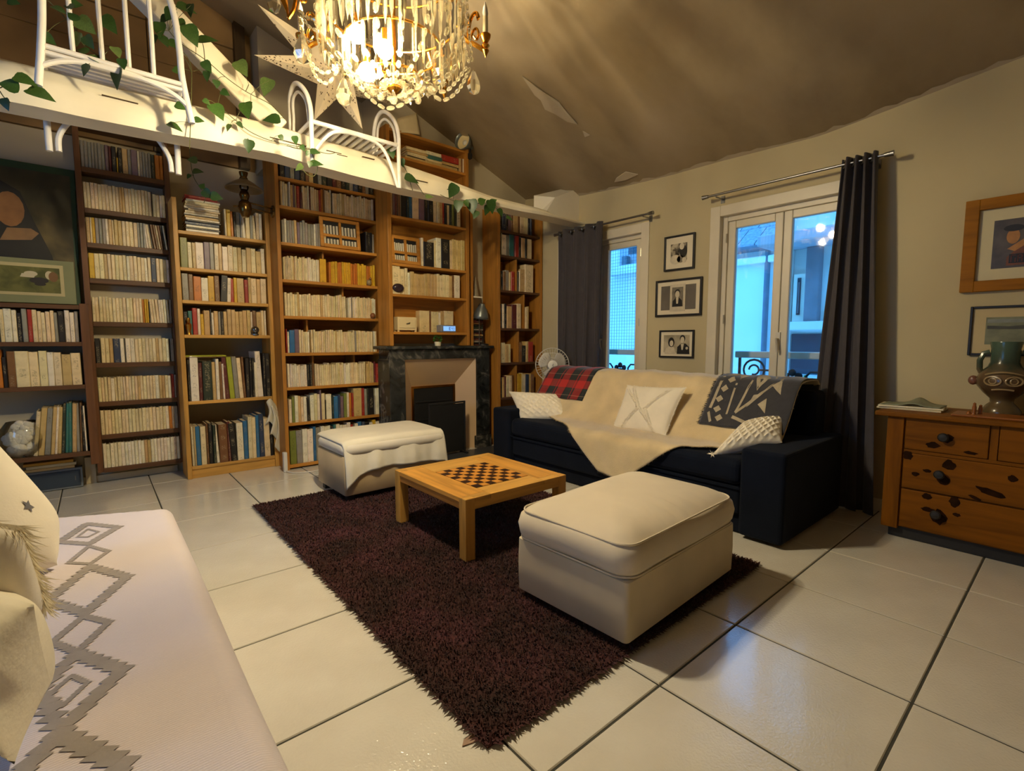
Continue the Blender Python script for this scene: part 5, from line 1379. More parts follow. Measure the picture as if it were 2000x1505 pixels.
# ------------------------------------------------------------------ cushions
def pillow(name, label, A, Bc, Cc, D, t, m, relief=None, n=34, sides=.05, cat='cushion', out=None):
    """four corners round the rim (A,B along the top; D,C along the bottom); t = half thickness; relief(u,v) adds to the front"""
    A, Bc, Cc, D = map(V3, (A, Bc, Cc, D))
    nrm = ((Bc - A) + (Cc - D)).cross((D - A) + (Cc - Bc)).normalized()
    eye = Vector(tuple(EYE)); c0 = (A + Bc + Cc + D) / 4
    if nrm.dot(eye - c0) < 0: nrm = -nrm
    def pt(u, v, sg):
        # pull the middle of each side in a little, as a filled cover does
        uu = u + (.5 - u) * sides * 4 * v * (1 - v) * abs(2 * u - 1)
        vv = v + (.5 - v) * sides * 4 * u * (1 - u) * abs(2 * v - 1)
        p = A.lerp(Bc, uu).lerp(D.lerp(Cc, uu), vv)
        a, b2 = 1 - abs(2 * u - 1) ** 2.3, 1 - abs(2 * v - 1) ** 2.3
        h = t * (max(0, a) * max(0, b2)) ** .5
        if sg > 0 and relief: h += relief(u, v) * min(1, 6 * min(u, v, 1 - u, 1 - v))
        return p + nrm * (h * sg)
    b = MB()
    b.grid(lambda u, v: tuple(pt(u, v, 1)), n, n); b.grid(lambda u, v: tuple(pt(u, v, -1)), n // 2, n // 2, flip=True)
    o = b.build(name, m)
    tag(o, label, cat)
    return o, pt, nrm
ivory = plain('ivory_cotton', (236, 226, 204), 0.92, 0.06, 8, .4, 150, sheen=.25, dist=.001)
def lattice(k, amp, pw=6):
    def f(u, v):
        a, c = math.cos(PI * k * (u * 1.5 + v)), math.cos(PI * k * (u * 1.5 - v))
        return amp * max(abs(a) ** pw, abs(c) ** pw)
    return f
def fringe_pts(name, parent, m, pts, L, nrm, seed=1):
    rs = np.random.RandomState(seed); b = MB()
    for p, d in pts:
        e = (d + Vector(rs.uniform(-.5, .5, 3))).normalized(); s = e.orthogonal().normalized() * .0018
        b.add([p - s, p + s, p + e * L * rs.uniform(.5, 1.2)], [(0, 1, 2)])
    o = b.build(name, m, parent); o['kind'] = 'stuff'
cu1, pt1, n1 = pillow('cushion', 'cream lattice tufted cushion leaning on the sofa arm nearest the fan', onx(994, 764, 2.86), onx(1093, 770, 3.12), onx(1112, 817, 3.02), onx(1018, 822, 2.80), .06, ivory, lattice(5, .011), 64)
cu2, pt2_, n2 = pillow('cushion', 'square cream tufted cushion in the middle of the sofa', onx(1226, 752, 3.13), onx(1339, 757, 3.12), onx(1299, 851, 2.93), onx(1196, 836, 2.95), .055, ivory,
                       lambda u, v: .010 * (1 if abs(abs(u - .5) - .55 * abs(v - .55) - .06) < .03 or abs((u - .5) - .9 * (v - .6)) < .026 else 0), 72)
P = []
for k in range(260):
    q = k / 260
    for (u, v) in ((q, 0), (1, q), (0, q)):
        if random.random() < .55: P.append((pt2_(u, v, 1), (pt2_(u, v, 1) - (pt2_(.5, .5, 0))).normalized()))
for k in range(120):
    q = k / 120
    for f in (lambda q: (.5 + .55 * abs(q - .55) + .06, q), lambda q: (.5 - .55 * abs(q - .55) - .06, q), lambda q: (.5 + .9 * (q - .6), q)):
        u, v = f(q)
        if .04 < u < .96: P.append((pt2_(u, v, 1) + n2 * .003, n2 * .5 + Vector((0, rnd(-.6, .6), -.5))))
fringe_pts('fringe', cu2, ivory, P, .016, n2)
cu3, pt3, n3 = pillow('cushion', 'plump cream lattice tufted cushion slumped on the sofa arm nearest the chest of drawers', onx(1452, 826, 3.02), onx(1533, 815, 3.16), onx(1528, 864, 2.98), onx(1386, 893, 2.73), .075, ivory, lattice(5, .011), 64)
b = MB()
for k in range(14):
    q = Vector((rnd(-1, 1), rnd(-1, 1), rnd(-1, .6))).normalized(); p = V3(onx(1390, 886, 2.725)); s = q.orthogonal().normalized() * .004
    b.add([p - s, p + s, p + q * .03], [(0, 1, 2)])
b.build('tassel', ivory, cu3)['kind'] = 'stuff'

# ------------------------------------------------------------------ daybed in the foreground
def rdrop(d, r):
    if d <= 0: return d, 0.0
    if d < r * PI / 2: return r * math.sin(d / r), -r * (1 - math.cos(d / r))
    return r, -r - (d - r * PI / 2)
bed = thing('daybed', 'low daybed under a pale pink patterned throw in the foreground', 'sofa', (-.4, 1.2, 0))
bx1 = .195
MB().hexa([(-1.15, -.6, .06), (bx1 - .02, -.6, .06), (bx1 - .02, 2.27, .06), (-1.15, 2.75, .06), (-1.15, -.6, .43), (bx1 - .02, -.6, .43), (bx1 - .02, 2.27, .43), (-1.15, 2.75, .43)]).build('mattress', plain('daybed_grey', (150, 140, 134), 0.9), bed, .04, 4)
for x, y in ((-1.0, -.4), (.05, -.4), (.05, 2.1), (-1.0, 2.4)): boxo('leg', black_metal, x - .025, x + .025, y - .025, y + .025, .0005, .06, bed)
pinkw = None
def knit():
    m, nt, p = new_mat('pale_pink_knit')
    tc = N(nt, 'ShaderNodeTexCoord'); no = N(nt, 'ShaderNodeTexNoise', i_Scale=3.0, i_Detail=3.0); nt.links.new(tc.outputs['Object'], no.inputs['Vector'])
    nt.links.new(ramp(nt, no.outputs[0], [(.3, lin((208, 197, 200))), (.7, lin((218, 207, 210)))]), p.inputs['Base Color'])
    wv = N(nt, 'ShaderNodeTexWave', i_Scale=55.0, i_Distortion=1.5); wv.bands_direction = 'Y'
    wv.inputs['Detail Scale'].default_value = 2.0
    nt.links.new(tc.outputs['Object'], wv.inputs['Vector'])
    bp = N(nt, 'ShaderNodeBump', i_Strength=.35, i_Distance=.0015); nt.links.new(wv.outputs['Fac'], bp.inputs['Height']); nt.links.new(bp.outputs[0], p.inputs['Normal'])
    p.inputs['Roughness'].default_value = .95; p.inputs['Sheen Weight'].default_value = .3
    return m
def topz(x, y): return .452 + .004 * math.sin(5 * x + 2 * y) * math.sin(3.1 * y) - .012 * max(0, .75 - y) - .006 * math.exp(-((y - 1.0) / .25) ** 2)
def bedcloth(u, v):
    s = -1.1 + (bx1 + .045 + .40 + 1.1) * u; t = -.55 + (2.3 + .55 + .45) * v
    r = .045
    e = bx1 - r
    dx, zx = rdrop(s - e, r)
    x = e + dx if s > e else s
    far_y = 2.315 + (bx1 - min(x, bx1)) * .46 - r
    dy, zy = rdrop(t - far_y, r)
    y = far_y + dy if t > far_y else t
    z = topz(x, y)
    if zx and zy: z += min(zx, zy)
    else: z += zx + zy
    if zx < -r:
        k = min(1, (-zx - r) / .2); x += .016 * k * math.sin(9 * y) + .012 * k
    return (x, y, max(.012, z))
bc = MB().grid(bedcloth, 110, 170).build('knitted_throw', knit(), solid=.006)
tag(bc, 'pale pink knitted throw with grey zigzag diamonds covering the daybed', 'throw')
grey_knit = plain('grey_knit', (150, 142, 138), 0.95, 0.08, 20, .4, 150)
def dz(cx, cy): return onz(cx * .4285, 860 + cy * .4285, .462)
def zig(name, pts, w, n, closed=True):
    b = MB()
    m = len(pts)
    for i in range(m if closed else m - 1):
        a, c = pts[i], pts[(i + 1) % m]; a, c = V3(dz(*a)), V3(dz(*c)); d = c - a
        L = d.length; k = max(3, round(L / (w * 1.5))); t = d.normalized(); sd = Vector((-t.y, t.x, 0))
        for j in range(k):
            p = a + d * (j / k); hl = L / k * .72
            for q in (p,):
                # each knitted step is a little sideways lozenge
                e1 = Vector((1, 0, 0)) * w * 1.05; e2 = Vector((0, 1, 0)) * w * 1.0
                vs = [q - e1 * 1.25, q - e2 * 1.05, q + e1 * 1.25, q + e2 * 1.05]
                b.add([(v.x, v.y, topz(v.x, v.y) + .0044 + .0002 * (j % 2)) for v in vs], [(0, 1, 2, 3)])
    b.build(name, grey_knit, bc)
zig('woven_diamond', [(272, 452), (395, 368), (536, 384), (405, 462)], .015, 7)
zig('woven_diamond', [(352, 430), (400, 393), (448, 406), (400, 430)], .005, 6)
zig('woven_diamond', [(312, 548), (405, 472), (494, 496), (412, 553)], .008, 7)
zig('woven_diamond', [(218, 716), (408, 565), (578, 612), (387, 772)], .016, 8)
zig('woven_diamond', [(236, 900), (380, 785), (494, 812), (348, 945)], .010, 7)
zig('woven_diamond', [(180, 1110), (345, 950), (555, 1020), (268, 1295)], .017, 7)
zig('woven_diamond', [(212, 1138), (325, 1048), (396, 1078), (285, 1178)], .006, 7)
zig('woven_diamond', [(266, 1305), (555, 1445), (430, 1620), (10, 1560)], .019, 7)
# its cushions
star_c, spt, sn = pillow('cushion', 'large cream cushion with a small grey star on the daybed', ony(-160, 700, 1.95), ony(112, 1010, 1.99), onz(112, 1103, .465), onz(-230, 1230, .47), .075, ivory, lambda u, v: .003 * math.sin(7 * u + 5 * v), 30, sides=.03)
def starpoly(pt, cu, cv, r, nrm, name, parent, m, sx=1.0):
    P = []
    for k in range(10):
        a = PI / 2 + k * PI / 5; rr = r if k % 2 == 0 else r * .45
        P.append(pt(cu + rr * math.cos(a) * sx, cv - rr * math.sin(a), 1) + nrm * .002)
    c = pt(cu, cv, 1) + nrm * .002
    MB().add([c] + P, [(0, 1 + i, 1 + (i + 1) % 10) for i in range(10)]).build(name, m, parent)
starpoly(spt, .62, .44, .05, sn, 'star_print', star_c, plain('star_grey', (104, 102, 106), 0.9), 1.0)
fr_c, fpt, fn_ = pillow('cushion', 'cream cushion edged with long fringe in front of the starred cushion', onz(-160, 985, .84), onz(34, 1026, .78), onz(86, 1186, .57), onz(-150, 1330, .56), .07, ivory, None, 28, sides=.02)
P = []
for k in range(420):
    q = random.random()
    for (u, v) in ((q, .0), (1.0, q)):
        P.append((fpt(min(.995, max(.005, u)), min(.995, max(.005, v)), 1), Vector((rnd(-.2, .9), rnd(-.6, .2), -.9)).normalized()))
fringe_pts('fringe', fr_c, plain('fringe_cream', (232, 220, 190), 0.95, 0.1, 20), P, .036, fn_, 4)
pillow('cushion', 'big plain crumpled cream cushion at the near end of the daybed', onz(-190, 1090, .74), onz(66, 1180, .68), onz(98, 1330, .50), onz(28, 1492, .46), .12, plain('cream_soft', (232, 222, 194), 0.9, 0.08, 4, .4, 60, sheen=.2, dist=.003), lambda u, v: .012 * math.sin(6 * u + 3 * v + 2 * math.sin(5 * v)) , 40, sides=.03)

# ------------------------------------------------------------------ chest of drawers
CX, CY1, CZ = 3.385, .715, .712
z_a, z_b, z_c = onx(1756, 812, CX)[2], onx(1756, 878, CX)[2], onx(1753, 951, CX)[2]
zbot = .085
ymid = onx(1942, 860, CX)[1]; CY0 = 2 * ymid - CY1
ch = thing('chest_of_drawers', 'old knotty pine chest of drawers with dark round knobs beside the curtain', 'chest of drawers', (3.6, ymid, 0))
boxo('carcass', chest_x, CX + .012, XW - .03, CY0 + .01, CY1 - .01, zbot - .02, CZ - .03, ch, .004)
boxo('top', chest_x, CX - .03, XW - .02, CY0 - .05, CY1 + .055, CZ - .026, CZ, ch, .006)
for a, c in ((CY1 - .075, CY1), (CY0, CY0 + .075)): boxo('pilaster', chest_z, CX - .006, CX + .03, a, c, zbot - .03, CZ - .028, ch, .004)
boxo('plinth', black_metal, CX + .03, XW - .04, CY0 + .03, CY1 - .03, .0005, zbot - .015, ch)
yl, yr = CY1 - .082, CY0 + .082
def drawer(y0, y1, z0, z1, knobs):
    d = boxo('drawer', chest_x, CX - .002, CX + .05, y0, y1, z0, z1, ch, .004)
    for ky, kz in knobs:
        MB().lathe([(.001, 0), (.009, 0), (.008, .012), (.021, .02), (.024, .028), (.018, .036), (.001, .039)], 16, (CX - .002, ky, kz), Matrix.Rotation(-PI / 2, 4, 'Y')).build('knob', black_metal, d)
kn = [onx(1844, 853, CX), onx(1836, 925, CX), onx(1829, 1003, CX)]
drawer(ymid + .018, yl, z_b + .012, z_a - .004, [(kn[0][1], kn[0][2])]); drawer(yr, ymid - .018, z_b + .012, z_a - .004, [(2 * ymid - kn[0][1], kn[0][2])])
boxo('stile', chest_z, CX + .001, CX + .03, ymid - .014, ymid + .014, z_b + .01, z_a, ch)
boxo('rail', chest_x, CX - .002, CX + .02, yr, yl, z_b - .006, z_b + .010, ch)
drawer(yr, yl, z_c + .006, z_b - .009, [(kn[1][1], kn[1][2]), (2 * ymid - kn[1][1], kn[1][2])])
drawer(yr, yl, zbot - .012, z_c - .002, [(kn[2][1], kn[2][2]), (2 * ymid - kn[2][1], kn[2][2])])
knot_m = plain('pine_knot', (40, 22, 8), .7, .3, 30, spec=.05)
def knot(px, py, rx, ry, rot=0.0):
    c = onx(px, py, CX); kk = np.linalg.norm(c - EYE) / 1500; P = []
    for q in range(14):
        a = 2 * PI * q / 14; r = rnd(.75, 1.15); u, v = rx * kk * r * math.cos(a), ry * kk * r * math.sin(a)
        P.append((c[1] - u * math.cos(rot) + v * math.sin(rot), c[2] + u * math.sin(rot) * -1 + v * math.cos(rot)))
    x = CX - .0035
    MB().add([(x, a, b2) for a, b2 in P] + [(x + .002, a, b2) for a, b2 in P], [tuple(range(14)), tuple(range(27, 13, -1))] + [(i, 14 + i, 14 + (i + 1) % 14, (i + 1) % 14) for i in range(14)]).build('knot', knot_m, ch)
random.seed(14)
for a in ((1848, 856, 15, 10), (1822, 869, 13, 8), (1773, 889, 9, 11), (1811, 919, 9, 4), (1788, 925, 8, 5), (1854, 908, 12, 12), (1844, 938, 12, 13), (1978, 934, 8, 7), (1937, 962, 26, 8, .25), (1905, 972, 12, 5, .3), (1811, 969, 9, 8), (1812, 994, 12, 5), (1833, 1008, 15, 18), (1869, 1005, 7, 4), (1864, 980, 9, 12), (1895, 884, 12, 4)): knot(*a)
# on the chest
mg = [('cream magazine at the bottom of the pile on the chest of drawers', (208, 196, 160), 0.0), ('white magazine in the middle of the pile on the chest of drawers', (222, 214, 188), .01)]
for k, (lb_, c, dz_) in enumerate(mg):
    p = onx(1790, 790, 3.55)
    b = MB(); M = Matrix.Translation((3.59, .655, CZ + .001 + k * .0115)) @ Matrix.Rotation(.08 * k, 4, 'Z')
    b.box(-.10, .10, -.15, .14, 0, .010, M=M)
    tag(b.build('magazine', plain('magazine_%d' % k, c, .5, .05), bevel=.002), lb_, 'magazine', 'magazines on the chest')
def page(u, v):
    return (3.50 + .19 * v, .51 + .27 * u, CZ + .025 + .035 * math.exp(-((u - .45) / .16) ** 2) * (.4 + .6 * v))
tag(MB().grid(page, 24, 6).build('magazine', plain('magazine_green', (128, 134, 112), .45, .2, 12), solid=.003), 'grey green magazine with buckled cover, top of the pile on the chest of drawers', 'magazine', 'magazines on the chest')
orange_wood = wood('orange_wood', (140, 82, 32), 'y', .4, .25)
vc = onx(1962, 795, 3.62)
tr = thing('wooden_tray', 'flat orange wooden board with small pegs before the vase', 'tray', (3.5, .3, CZ))
MB().box(3.41, 3.60, .12, .455, CZ + .0005, CZ + .012).build('board', orange_wood, tr, .004)
for k, (px, py) in enumerate(((1903, 797), (1915, 799), (1893, 800))):
    p = onx(px, py, 3.47 + .03 * (k % 2)); hh = (.062, .05, .016)[k]
    MB().lathe([(.001, CZ + .012), (.011, CZ + .012), (.008, CZ + .02), (.0095, CZ + .012 + hh * .55), (.006, CZ + .012 + hh * .8), (.007, CZ + .012 + hh * .9), (.001, CZ + .012 + hh)], 10, (p[0], p[1], 0)).build('peg', orange_wood, tr)
def vase_mat():
    m, nt, p = new_mat('glazed_earthenware'); tc = N(nt, 'ShaderNodeTexCoord'); sp = N(nt, 'ShaderNodeSeparateXYZ'); nt.links.new(tc.outputs['Object'], sp.inputs[0])
    no = N(nt, 'ShaderNodeTexNoise', i_Scale=14.0, i_Detail=5.0); nt.links.new(tc.outputs['Object'], no.inputs['Vector'])
    a = N(nt, 'ShaderNodeMath', operation='MULTIPLY_ADD', i_1=.12, i_2=-.06); nt.links.new(no.outputs[0], a.inputs[0])
    s = N(nt, 'ShaderNodeMath', operation='ADD'); nt.links.new(sp.outputs[2], s.inputs[0]); nt.links.new(a.outputs[0], s.inputs[1])
    nt.links.new(ramp(nt, s.outputs[0], [(.06, lin((92, 76, 50))), (.12, lin((70, 56, 40))), (.22, lin((104, 82, 58))), (.27, lin((54, 66, 54))), (.36, lin((72, 92, 78)))]), p.inputs['Base Color'])
    p.inputs['Roughness'].default_value = .22
    return m
vm = vase_mat()
vx, vy = 3.68, onx(1962, 720, 3.68)[1]
vs_ = thing('vase', 'tall green and brown glazed face jar with loop handles on the chest of drawers', 'vase', (vx, vy, CZ))
zt_ = onx(1968, 667, 3.68)[2]; Hh = zt_ - CZ
MB().lathe([(0.0010, CZ + .0005), (0.0777, CZ + .0005), (0.0799, CZ + .02), (0.0629, CZ + Hh * .12), (0.0459, CZ + Hh * .17), (0.0488, CZ + Hh * .22), (0.0777, CZ + Hh * .30), (0.1051, CZ + Hh * .40), (0.1095, CZ + Hh * .48), (0.0947, CZ + Hh * .58), (0.0666, CZ + Hh * .66), (0.0577, CZ + Hh * .72), (0.0577, CZ + Hh * .90), (0.0636, CZ + Hh * .985), (0.0622, CZ + Hh), (0.0518, CZ + Hh * .985), (0.0488, CZ + Hh * .8), (0.0010, CZ + Hh * .78)], 36, (vx, vy, 0)).build('body', vm, vs_, angle=60)
tod = np.array([-vx, -vy]); tod = tod / np.linalg.norm(tod); tan = np.array([-tod[1], tod[0]])
for sg in (-1, 1):
    c = np.array([vx, vy]) + tan * sg * .088
    P = [(np.array([vx, vy]) + tan * sg * r_, CZ + Hh * z_) for r_, z_ in ((.06, .86), (.084, .84), (.098, .74), (.096, .62), (.088, .57))]
    MB().tube([(q[0], q[1], z) for q, z in P], .013, 8).build('handle', vm, vs_)
    MB().ball((c[0] + tan[0] * sg * .03, c[1] + tan[1] * sg * .03, CZ + Hh * .46), .022, 10, 6, sc=(.7, 1, 1.2)).build('ear', plain('ear_clay', (120, 80, 64), .3), vs_)
rim_c = plain('face_slip', (150, 128, 92), .3, .1)
ez = CZ + Hh * .47
for sg in (-1, 1):
    d = tod * .100 + tan * sg * .040; c = (vx + d[0], vy + d[1], ez)
    dirv = Vector((d[0], d[1], 0)).normalized(); MR = dirv.to_track_quat('Z', 'Y').to_matrix().to_4x4()
    e = MB(); e.ring(c, .027, .0045, 22, 6, MR @ Matrix.Diagonal((1.25, .85, 1, 1))); e.ring(c, .015, .0035, 18, 6, MR); e.build('eye', rim_c, vs_)
P = [(np.array([vx, vy]) + (tod * math.cos(a) + tan * math.sin(a)) * .102, ez + .032 + .014 * math.cos(a * 2.2)) for a in np.linspace(-.75, .75, 14)]
MB().tube([(q[0], q[1], z) for q, z in P], .005, 6).build('brow', rim_c, vs_)
P = [(np.array([vx, vy]) + (tod * math.cos(a) + tan * math.sin(a)) * (.094), CZ + Hh * .345 + .006 * math.cos(a * 3)) for a in np.linspace(-.45, .45, 10)]
MB().tube([(q[0], q[1], z) for q, z in P], .005, 6).build('mouth', rim_c, vs_)
# ------------------------------------------------------------------ white log beam and its strut
BX = [-2.2, -1.2, -.26, .21, .6, .94, 1.4, 1.88, 2.2, 2.45, 2.65, 2.95, 3.2, 3.34, 3.40, XW]
BT = [2.44, 2.44, 2.442, 2.447, 2.462, 2.468, 2.452, 2.428, 2.405, 2.375, 2.350, 2.345, 2.345, 2.335, 2.312, 2.312]
BB = [2.235, 2.232, 2.232, 2.246, 2.262, 2.276, 2.25, 2.240, 2.246, 2.256, 2.264, 2.27, 2.275, 2.28, 2.28, 2.28]
def beamz(x): return float(np.interp(x, BX, BB)), float(np.interp(x, BX, BT))
def beam_pt(u, v):
    x = -2.2 + (XW + 2.2) * v
    zb, zt = beamz(x); h = zt - zb
    wob = .006 * math.sin(7 * x) + .004 * math.sin(17 * x + 1)
    sec = [(3.40 + wob, zb), (3.388 + wob, zb + h * .3), (3.39 + wob, zb + h * .6), (3.415, zb + h * .9), (3.45, zt), (3.53, zt), (3.565, zb + h * .8), (3.57, zb)]
    q = u * len(sec); i = int(q) % len(sec); f = q - int(q); a, c = sec[i], sec[(i + 1) % len(sec)]
    return (x, a[0] + (c[0] - a[0]) * f, a[1] + (c[1] - a[1]) * f)
beam = MB().grid(beam_pt, 32, 120, closed_u=True).build('beam', beam_paint, org=(0, 3.4, 2.2), angle=32)
struct(beam)
b = MB()
for k in range(7):
    x = (.9, 1.25, 1.32, 1.9, .1, 2.2, 1.5)[k]; L = (.22, .10, .07, .12, .15, .1, .09)[k]; zb, zt = beamz(x); z = zb + (zt - zb) * (.45, .55, .52, .4, .6, .35, .7)[k]
    b.box(x, x + L, 3.378, 3.40, z, z + .0025)
b.build('crack', plain('crack_dark', (90, 70, 44), .9), beam)
d = Vector((-.78, 0, .64)).normalized(); n_ = Vector((.64, 0, .78)).normalized()
p0, p1 = Vector((.985, 3.5, 2.455)), Vector((.985, 3.5, 2.455)) + d * 1.75
hw = .068
struct(MB().hexa([tuple(p0 - n_ * hw + Vector((0, -.06, 0))), tuple(p0 + n_ * hw + Vector((0, -.06, 0))), tuple(p0 + n_ * hw + Vector((0, .06, 0))), tuple(p0 - n_ * hw + Vector((0, .06, 0))),
            tuple(p1 - n_ * hw + Vector((0, -.06, 0))), tuple(p1 + n_ * hw + Vector((0, -.06, 0))), tuple(p1 + n_ * hw + Vector((0, .06, 0))), tuple(p1 - n_ * hw + Vector((0, .06, 0)))]).build('beam_strut', beam_paint, bevel=.012))
# loft edge boards behind the beam
struct(boxo('trim_6', brown_paint, -2.2, 1.1, 4.55, 4.58, 2.63, 2.70))

# ------------------------------------------------------------------ white cane chairs astride the beam
def smooth(P, n=6):
    P = [V3(p) for p in P]; out = []
    for i in range(len(P) - 1):
        a, c = P[i], P[i + 1]; p = P[i - 1] if i else a; q = P[i + 2] if i + 2 < len(P) else c
        for k in range(n):
            t = k / n; t2, t3 = t * t, t * t * t
            out.append(.5 * ((2 * a) + (c - p) * t + (2 * p - 5 * a + 4 * c - q) * t2 + (3 * a - p - 3 * c + q) * t3))
    out.append(P[-1]); return out
R_ = .0155
t = thing('cane_chair', 'white painted cane chair with spindle back sitting astride the beam, twined with ivy', 'chair', (.16, 3.4, 2.45))
yF, yR, zs = 3.20, 3.64, 2.452
MB().tube(smooth([(-.130, yF, 2.268), (-.115, yF, 2.40), (-.10, yF - .01, 2.55), (-.085, yF - .02, 2.75), (-.04, yF - .03, 3.0), (.06, yF - .04, 3.14), (.16, yF - .04, 3.17), (.26, yF - .04, 3.12), (.345, yF - .03, 2.98), (.405, yF - .02, 2.80), (.425, yF - .01, 2.62), (.432, yF, 2.48), (.465, yF, 2.265)]), R_, 10).build('back_frame', cane_white, t)
for x in (.0, .107, .21, .31): MB().tube(smooth([(x, yF + .01, zs), (x - .002, yF, 2.75), (x * .9 + .015, yF - .03, 3.13)]), .0105, 8).build('spindle', cane_white, t)
b = MB(); b.tube([(-.11, yF, zs), (.435, yF, zs)], .012, 8).tube([(-.11, yF, zs - .026), (.435, yF, zs - .026)], .010, 8); b.build('seat_rail', cane_white, t)
b = MB(); b.tube([(-.11, yR, zs), (.435, yR, zs)], .012, 8).tube([(-.11, yF, zs), (-.11, yR, zs)], .012, 8).tube([(.435, yF, zs), (.435, yR, zs)], .012, 8); b.build('seat_frame', cane_white, t)
b = MB()
for k in range(9): y = yF + .04 + (yR - yF - .08) * k / 8; b.box(-.10, .425, y - .009, y + .009, zs - .004, zs + .008)
b.build('seat_slats', cane_white, t)
MB().tube(smooth([(-.115, yF, 2.36), (-.04, yF, 2.405), (.06, yF, 2.43), (.2, yF, 2.432), (.32, yF, 2.415), (.40, yF, 2.385), (.448, yF, 2.35)]), .012, 8).build('arch_brace', cane_white, t)
for x0, x1 in ((-.11, -.125), (.435, .445)): MB().tube(smooth([(x0, yR, zs), (x1, yR, 2.3), (x1, yR, 2.105)]), R_, 10).build('leg', cane_white, t)
MB().tube(smooth([(-.088, yR, 2.112), (-.08, yR, 2.20), (-.02, yR, 2.30), (.06, yR, 2.36), (.16, yR, 2.375), (.26, yR, 2.36), (.34, yR, 2.30), (.40, yR, 2.20), (.41, yR, 2.112)]), .0135, 8).build('arch_brace', cane_white, t)

t = thing('cane_chair', 'white cane armchair with looped arms and slatted seat astride the beam under the star', 'chair', (1.38, 3.4, 2.45))
xa, xb, yR = 1.093, 1.683, 3.60
for x in (xa, xb):
    s = -1 if x == xa else 1
    MB().tube(smooth([(x, yF, 2.165 if s > 0 else 2.21), (x, yF, 2.40), (x, yF, 2.52), (x - .012, yF + .03, 2.62), (x - .03, yF + .11, 2.70), (x - .035, yF + .20, 2.725), (x - .03, yF + .29, 2.69), (x - .01, yR - .03, 2.60), (x, yR, 2.48), (x, yR, 2.33)]), R_ * .9, 10).build('arm_loop', cane_white, t)
    MB().tube(smooth([(x, yF + .04, zs), (x - .005, yF + .06, 2.58), (x - .02, yF + .13, 2.66), (x - .025, yF + .20, 2.675), (x - .02, yF + .27, 2.65), (x, yR - .07, 2.57), (x, yR - .05, zs)]), .009, 8).build('inner_loop', cane_white, t)
    MB().tube([(x, yF, zs), (x, yR, zs)], .012, 8).build('side_rail', cane_white, t)
for y in (yF, yR): MB().tube([(xa, y, zs), (xb, y, zs)], .0135, 8).build('seat_rail', cane_white, t)
b = MB()
for k in range(11): x = xa + .05 + (xb - xa - .1) * k / 10; b.box(x - .010, x + .010, yF + .02, yR - .02, zs - .006, zs + .006)
b.build('seat_slats', cane_white, t)
MB().tube(smooth([ony(617, 292, yF), ony(632, 273, yF), ony(650, 259, yF), ony(672, 258, yF), ony(705, 266, yF), ony(735, 279, yF), ony(752, 297, yF), ony(766, 330, yF), ony(777, 366, yF)]), .011, 8).build('arch_brace', cane_white, t)

# ------------------------------------------------------------------ trailing pothos
leaf_mats = [plain('ivy_leaf_%d' % k, c, .42, .25, 14, spec=.45) for k, c in enumerate(((56, 86, 32), (42, 70, 28), (84, 104, 52)))]
vine_m = plain('vine_stem', (84, 84, 44), .6, .2)
lm = []
for mk in leaf_mats:
    b = MB(); out = [(0, 0), (-.10, .16), (-.06, .34), (.12, .45), (.36, .42), (.62, .27), (.84, .11), (1.0, 0)]
    vs = [(x, 0, -.10 * x * x) for x, y in out] + [(x, y, .10 * y * 2 - .12 * x * x) for x, y in out[1:-1]] + [(x, -y, .10 * y * 2 - .12 * x * x) for x, y in out[1:-1]]
    n = len(out); fs = []
    for i in range(n - 1):
        for s, off in ((1, n), (-1, n + n - 2)):
            L = lambda j: off + j - 1
            q = [i, i + 1] + ([L(i + 1)] if i + 1 < n - 1 else []) + ([L(i)] if i > 0 else [])
            fs.append(tuple(q if s < 0 else q[::-1]))
    b.add(vs, fs, 0, True)
    me = b.build('leaf', mk, org=(0, 0, 0)); lm.append(me.data); bpy.data.objects.remove(me)
random.seed(31)
def vine(label, at, strands, leaves, y):
    t = thing('trailing_pothos', label, 'plant', at)
    for st in strands:
        yy = y
        P = [ony(px, py, yy + rnd(-.012, .012)) for px, py in st]
        MB().tube(smooth(P, 5), .0023, 5).build('vine', vine_m, t)
    org = Vector(t.location)
    allp = [q for st in strands for q in st]
    st_b = MB()
    for lf in leaves:
        px, py, L, ang = lf[:4]; k = lf[4] if len(lf) > 4 else (0 if random.random() < .6 else 1)
        yy = y - .03 + rnd(-.03, .02)
        c = V3(ony(px, py, yy)); dep = (np.array(c) - EYE) @ FWD; size = L / FOC * dep * .84
        a = math.radians(ang)
        right, down = Vector((.90, -.43, 0)).normalized(), Vector((0, 0, -1))
        tip = (right * math.cos(a) + down * math.sin(a)).normalized()
        nrm = Vector((-.45, -.80, .38)) + Vector((rnd(-.5, .5), rnd(-.3, .3), rnd(-.4, .4)))
        nrm = (nrm - tip * nrm.dot(tip)).normalized(); tip = (tip + nrm * rnd(-.25, .25)).normalized(); sd = nrm.cross(tip).normalized(); nrm = tip.cross(sd)
        o = bpy.data.objects.new('leaf', lm[k]); COL.objects.link(o); o.parent = t
        base = c - tip * size * .5
        M = Matrix(((tip.x * size, sd.x * size, nrm.x * size, base.x - org.x), (tip.y * size, sd.y * size, nrm.y * size, base.y - org.y), (tip.z * size, sd.z * size, nrm.z * size, base.z - org.z), (0, 0, 0, 1)))
        o.matrix_local = M
        near = min(allp, key=lambda q: (q[0] - px) ** 2 + (q[1] - py) ** 2)
        st_b.tube(smooth([tuple(base), tuple((base + V3(ony(near[0], near[1], y))) / 2 + Vector((0, 0, .01))), tuple(ony(near[0], near[1], y))], 3), .0014, 4)
    st_b.build('leaf_stalks', vine_m, t)['kind'] = 'stuff'
    return t
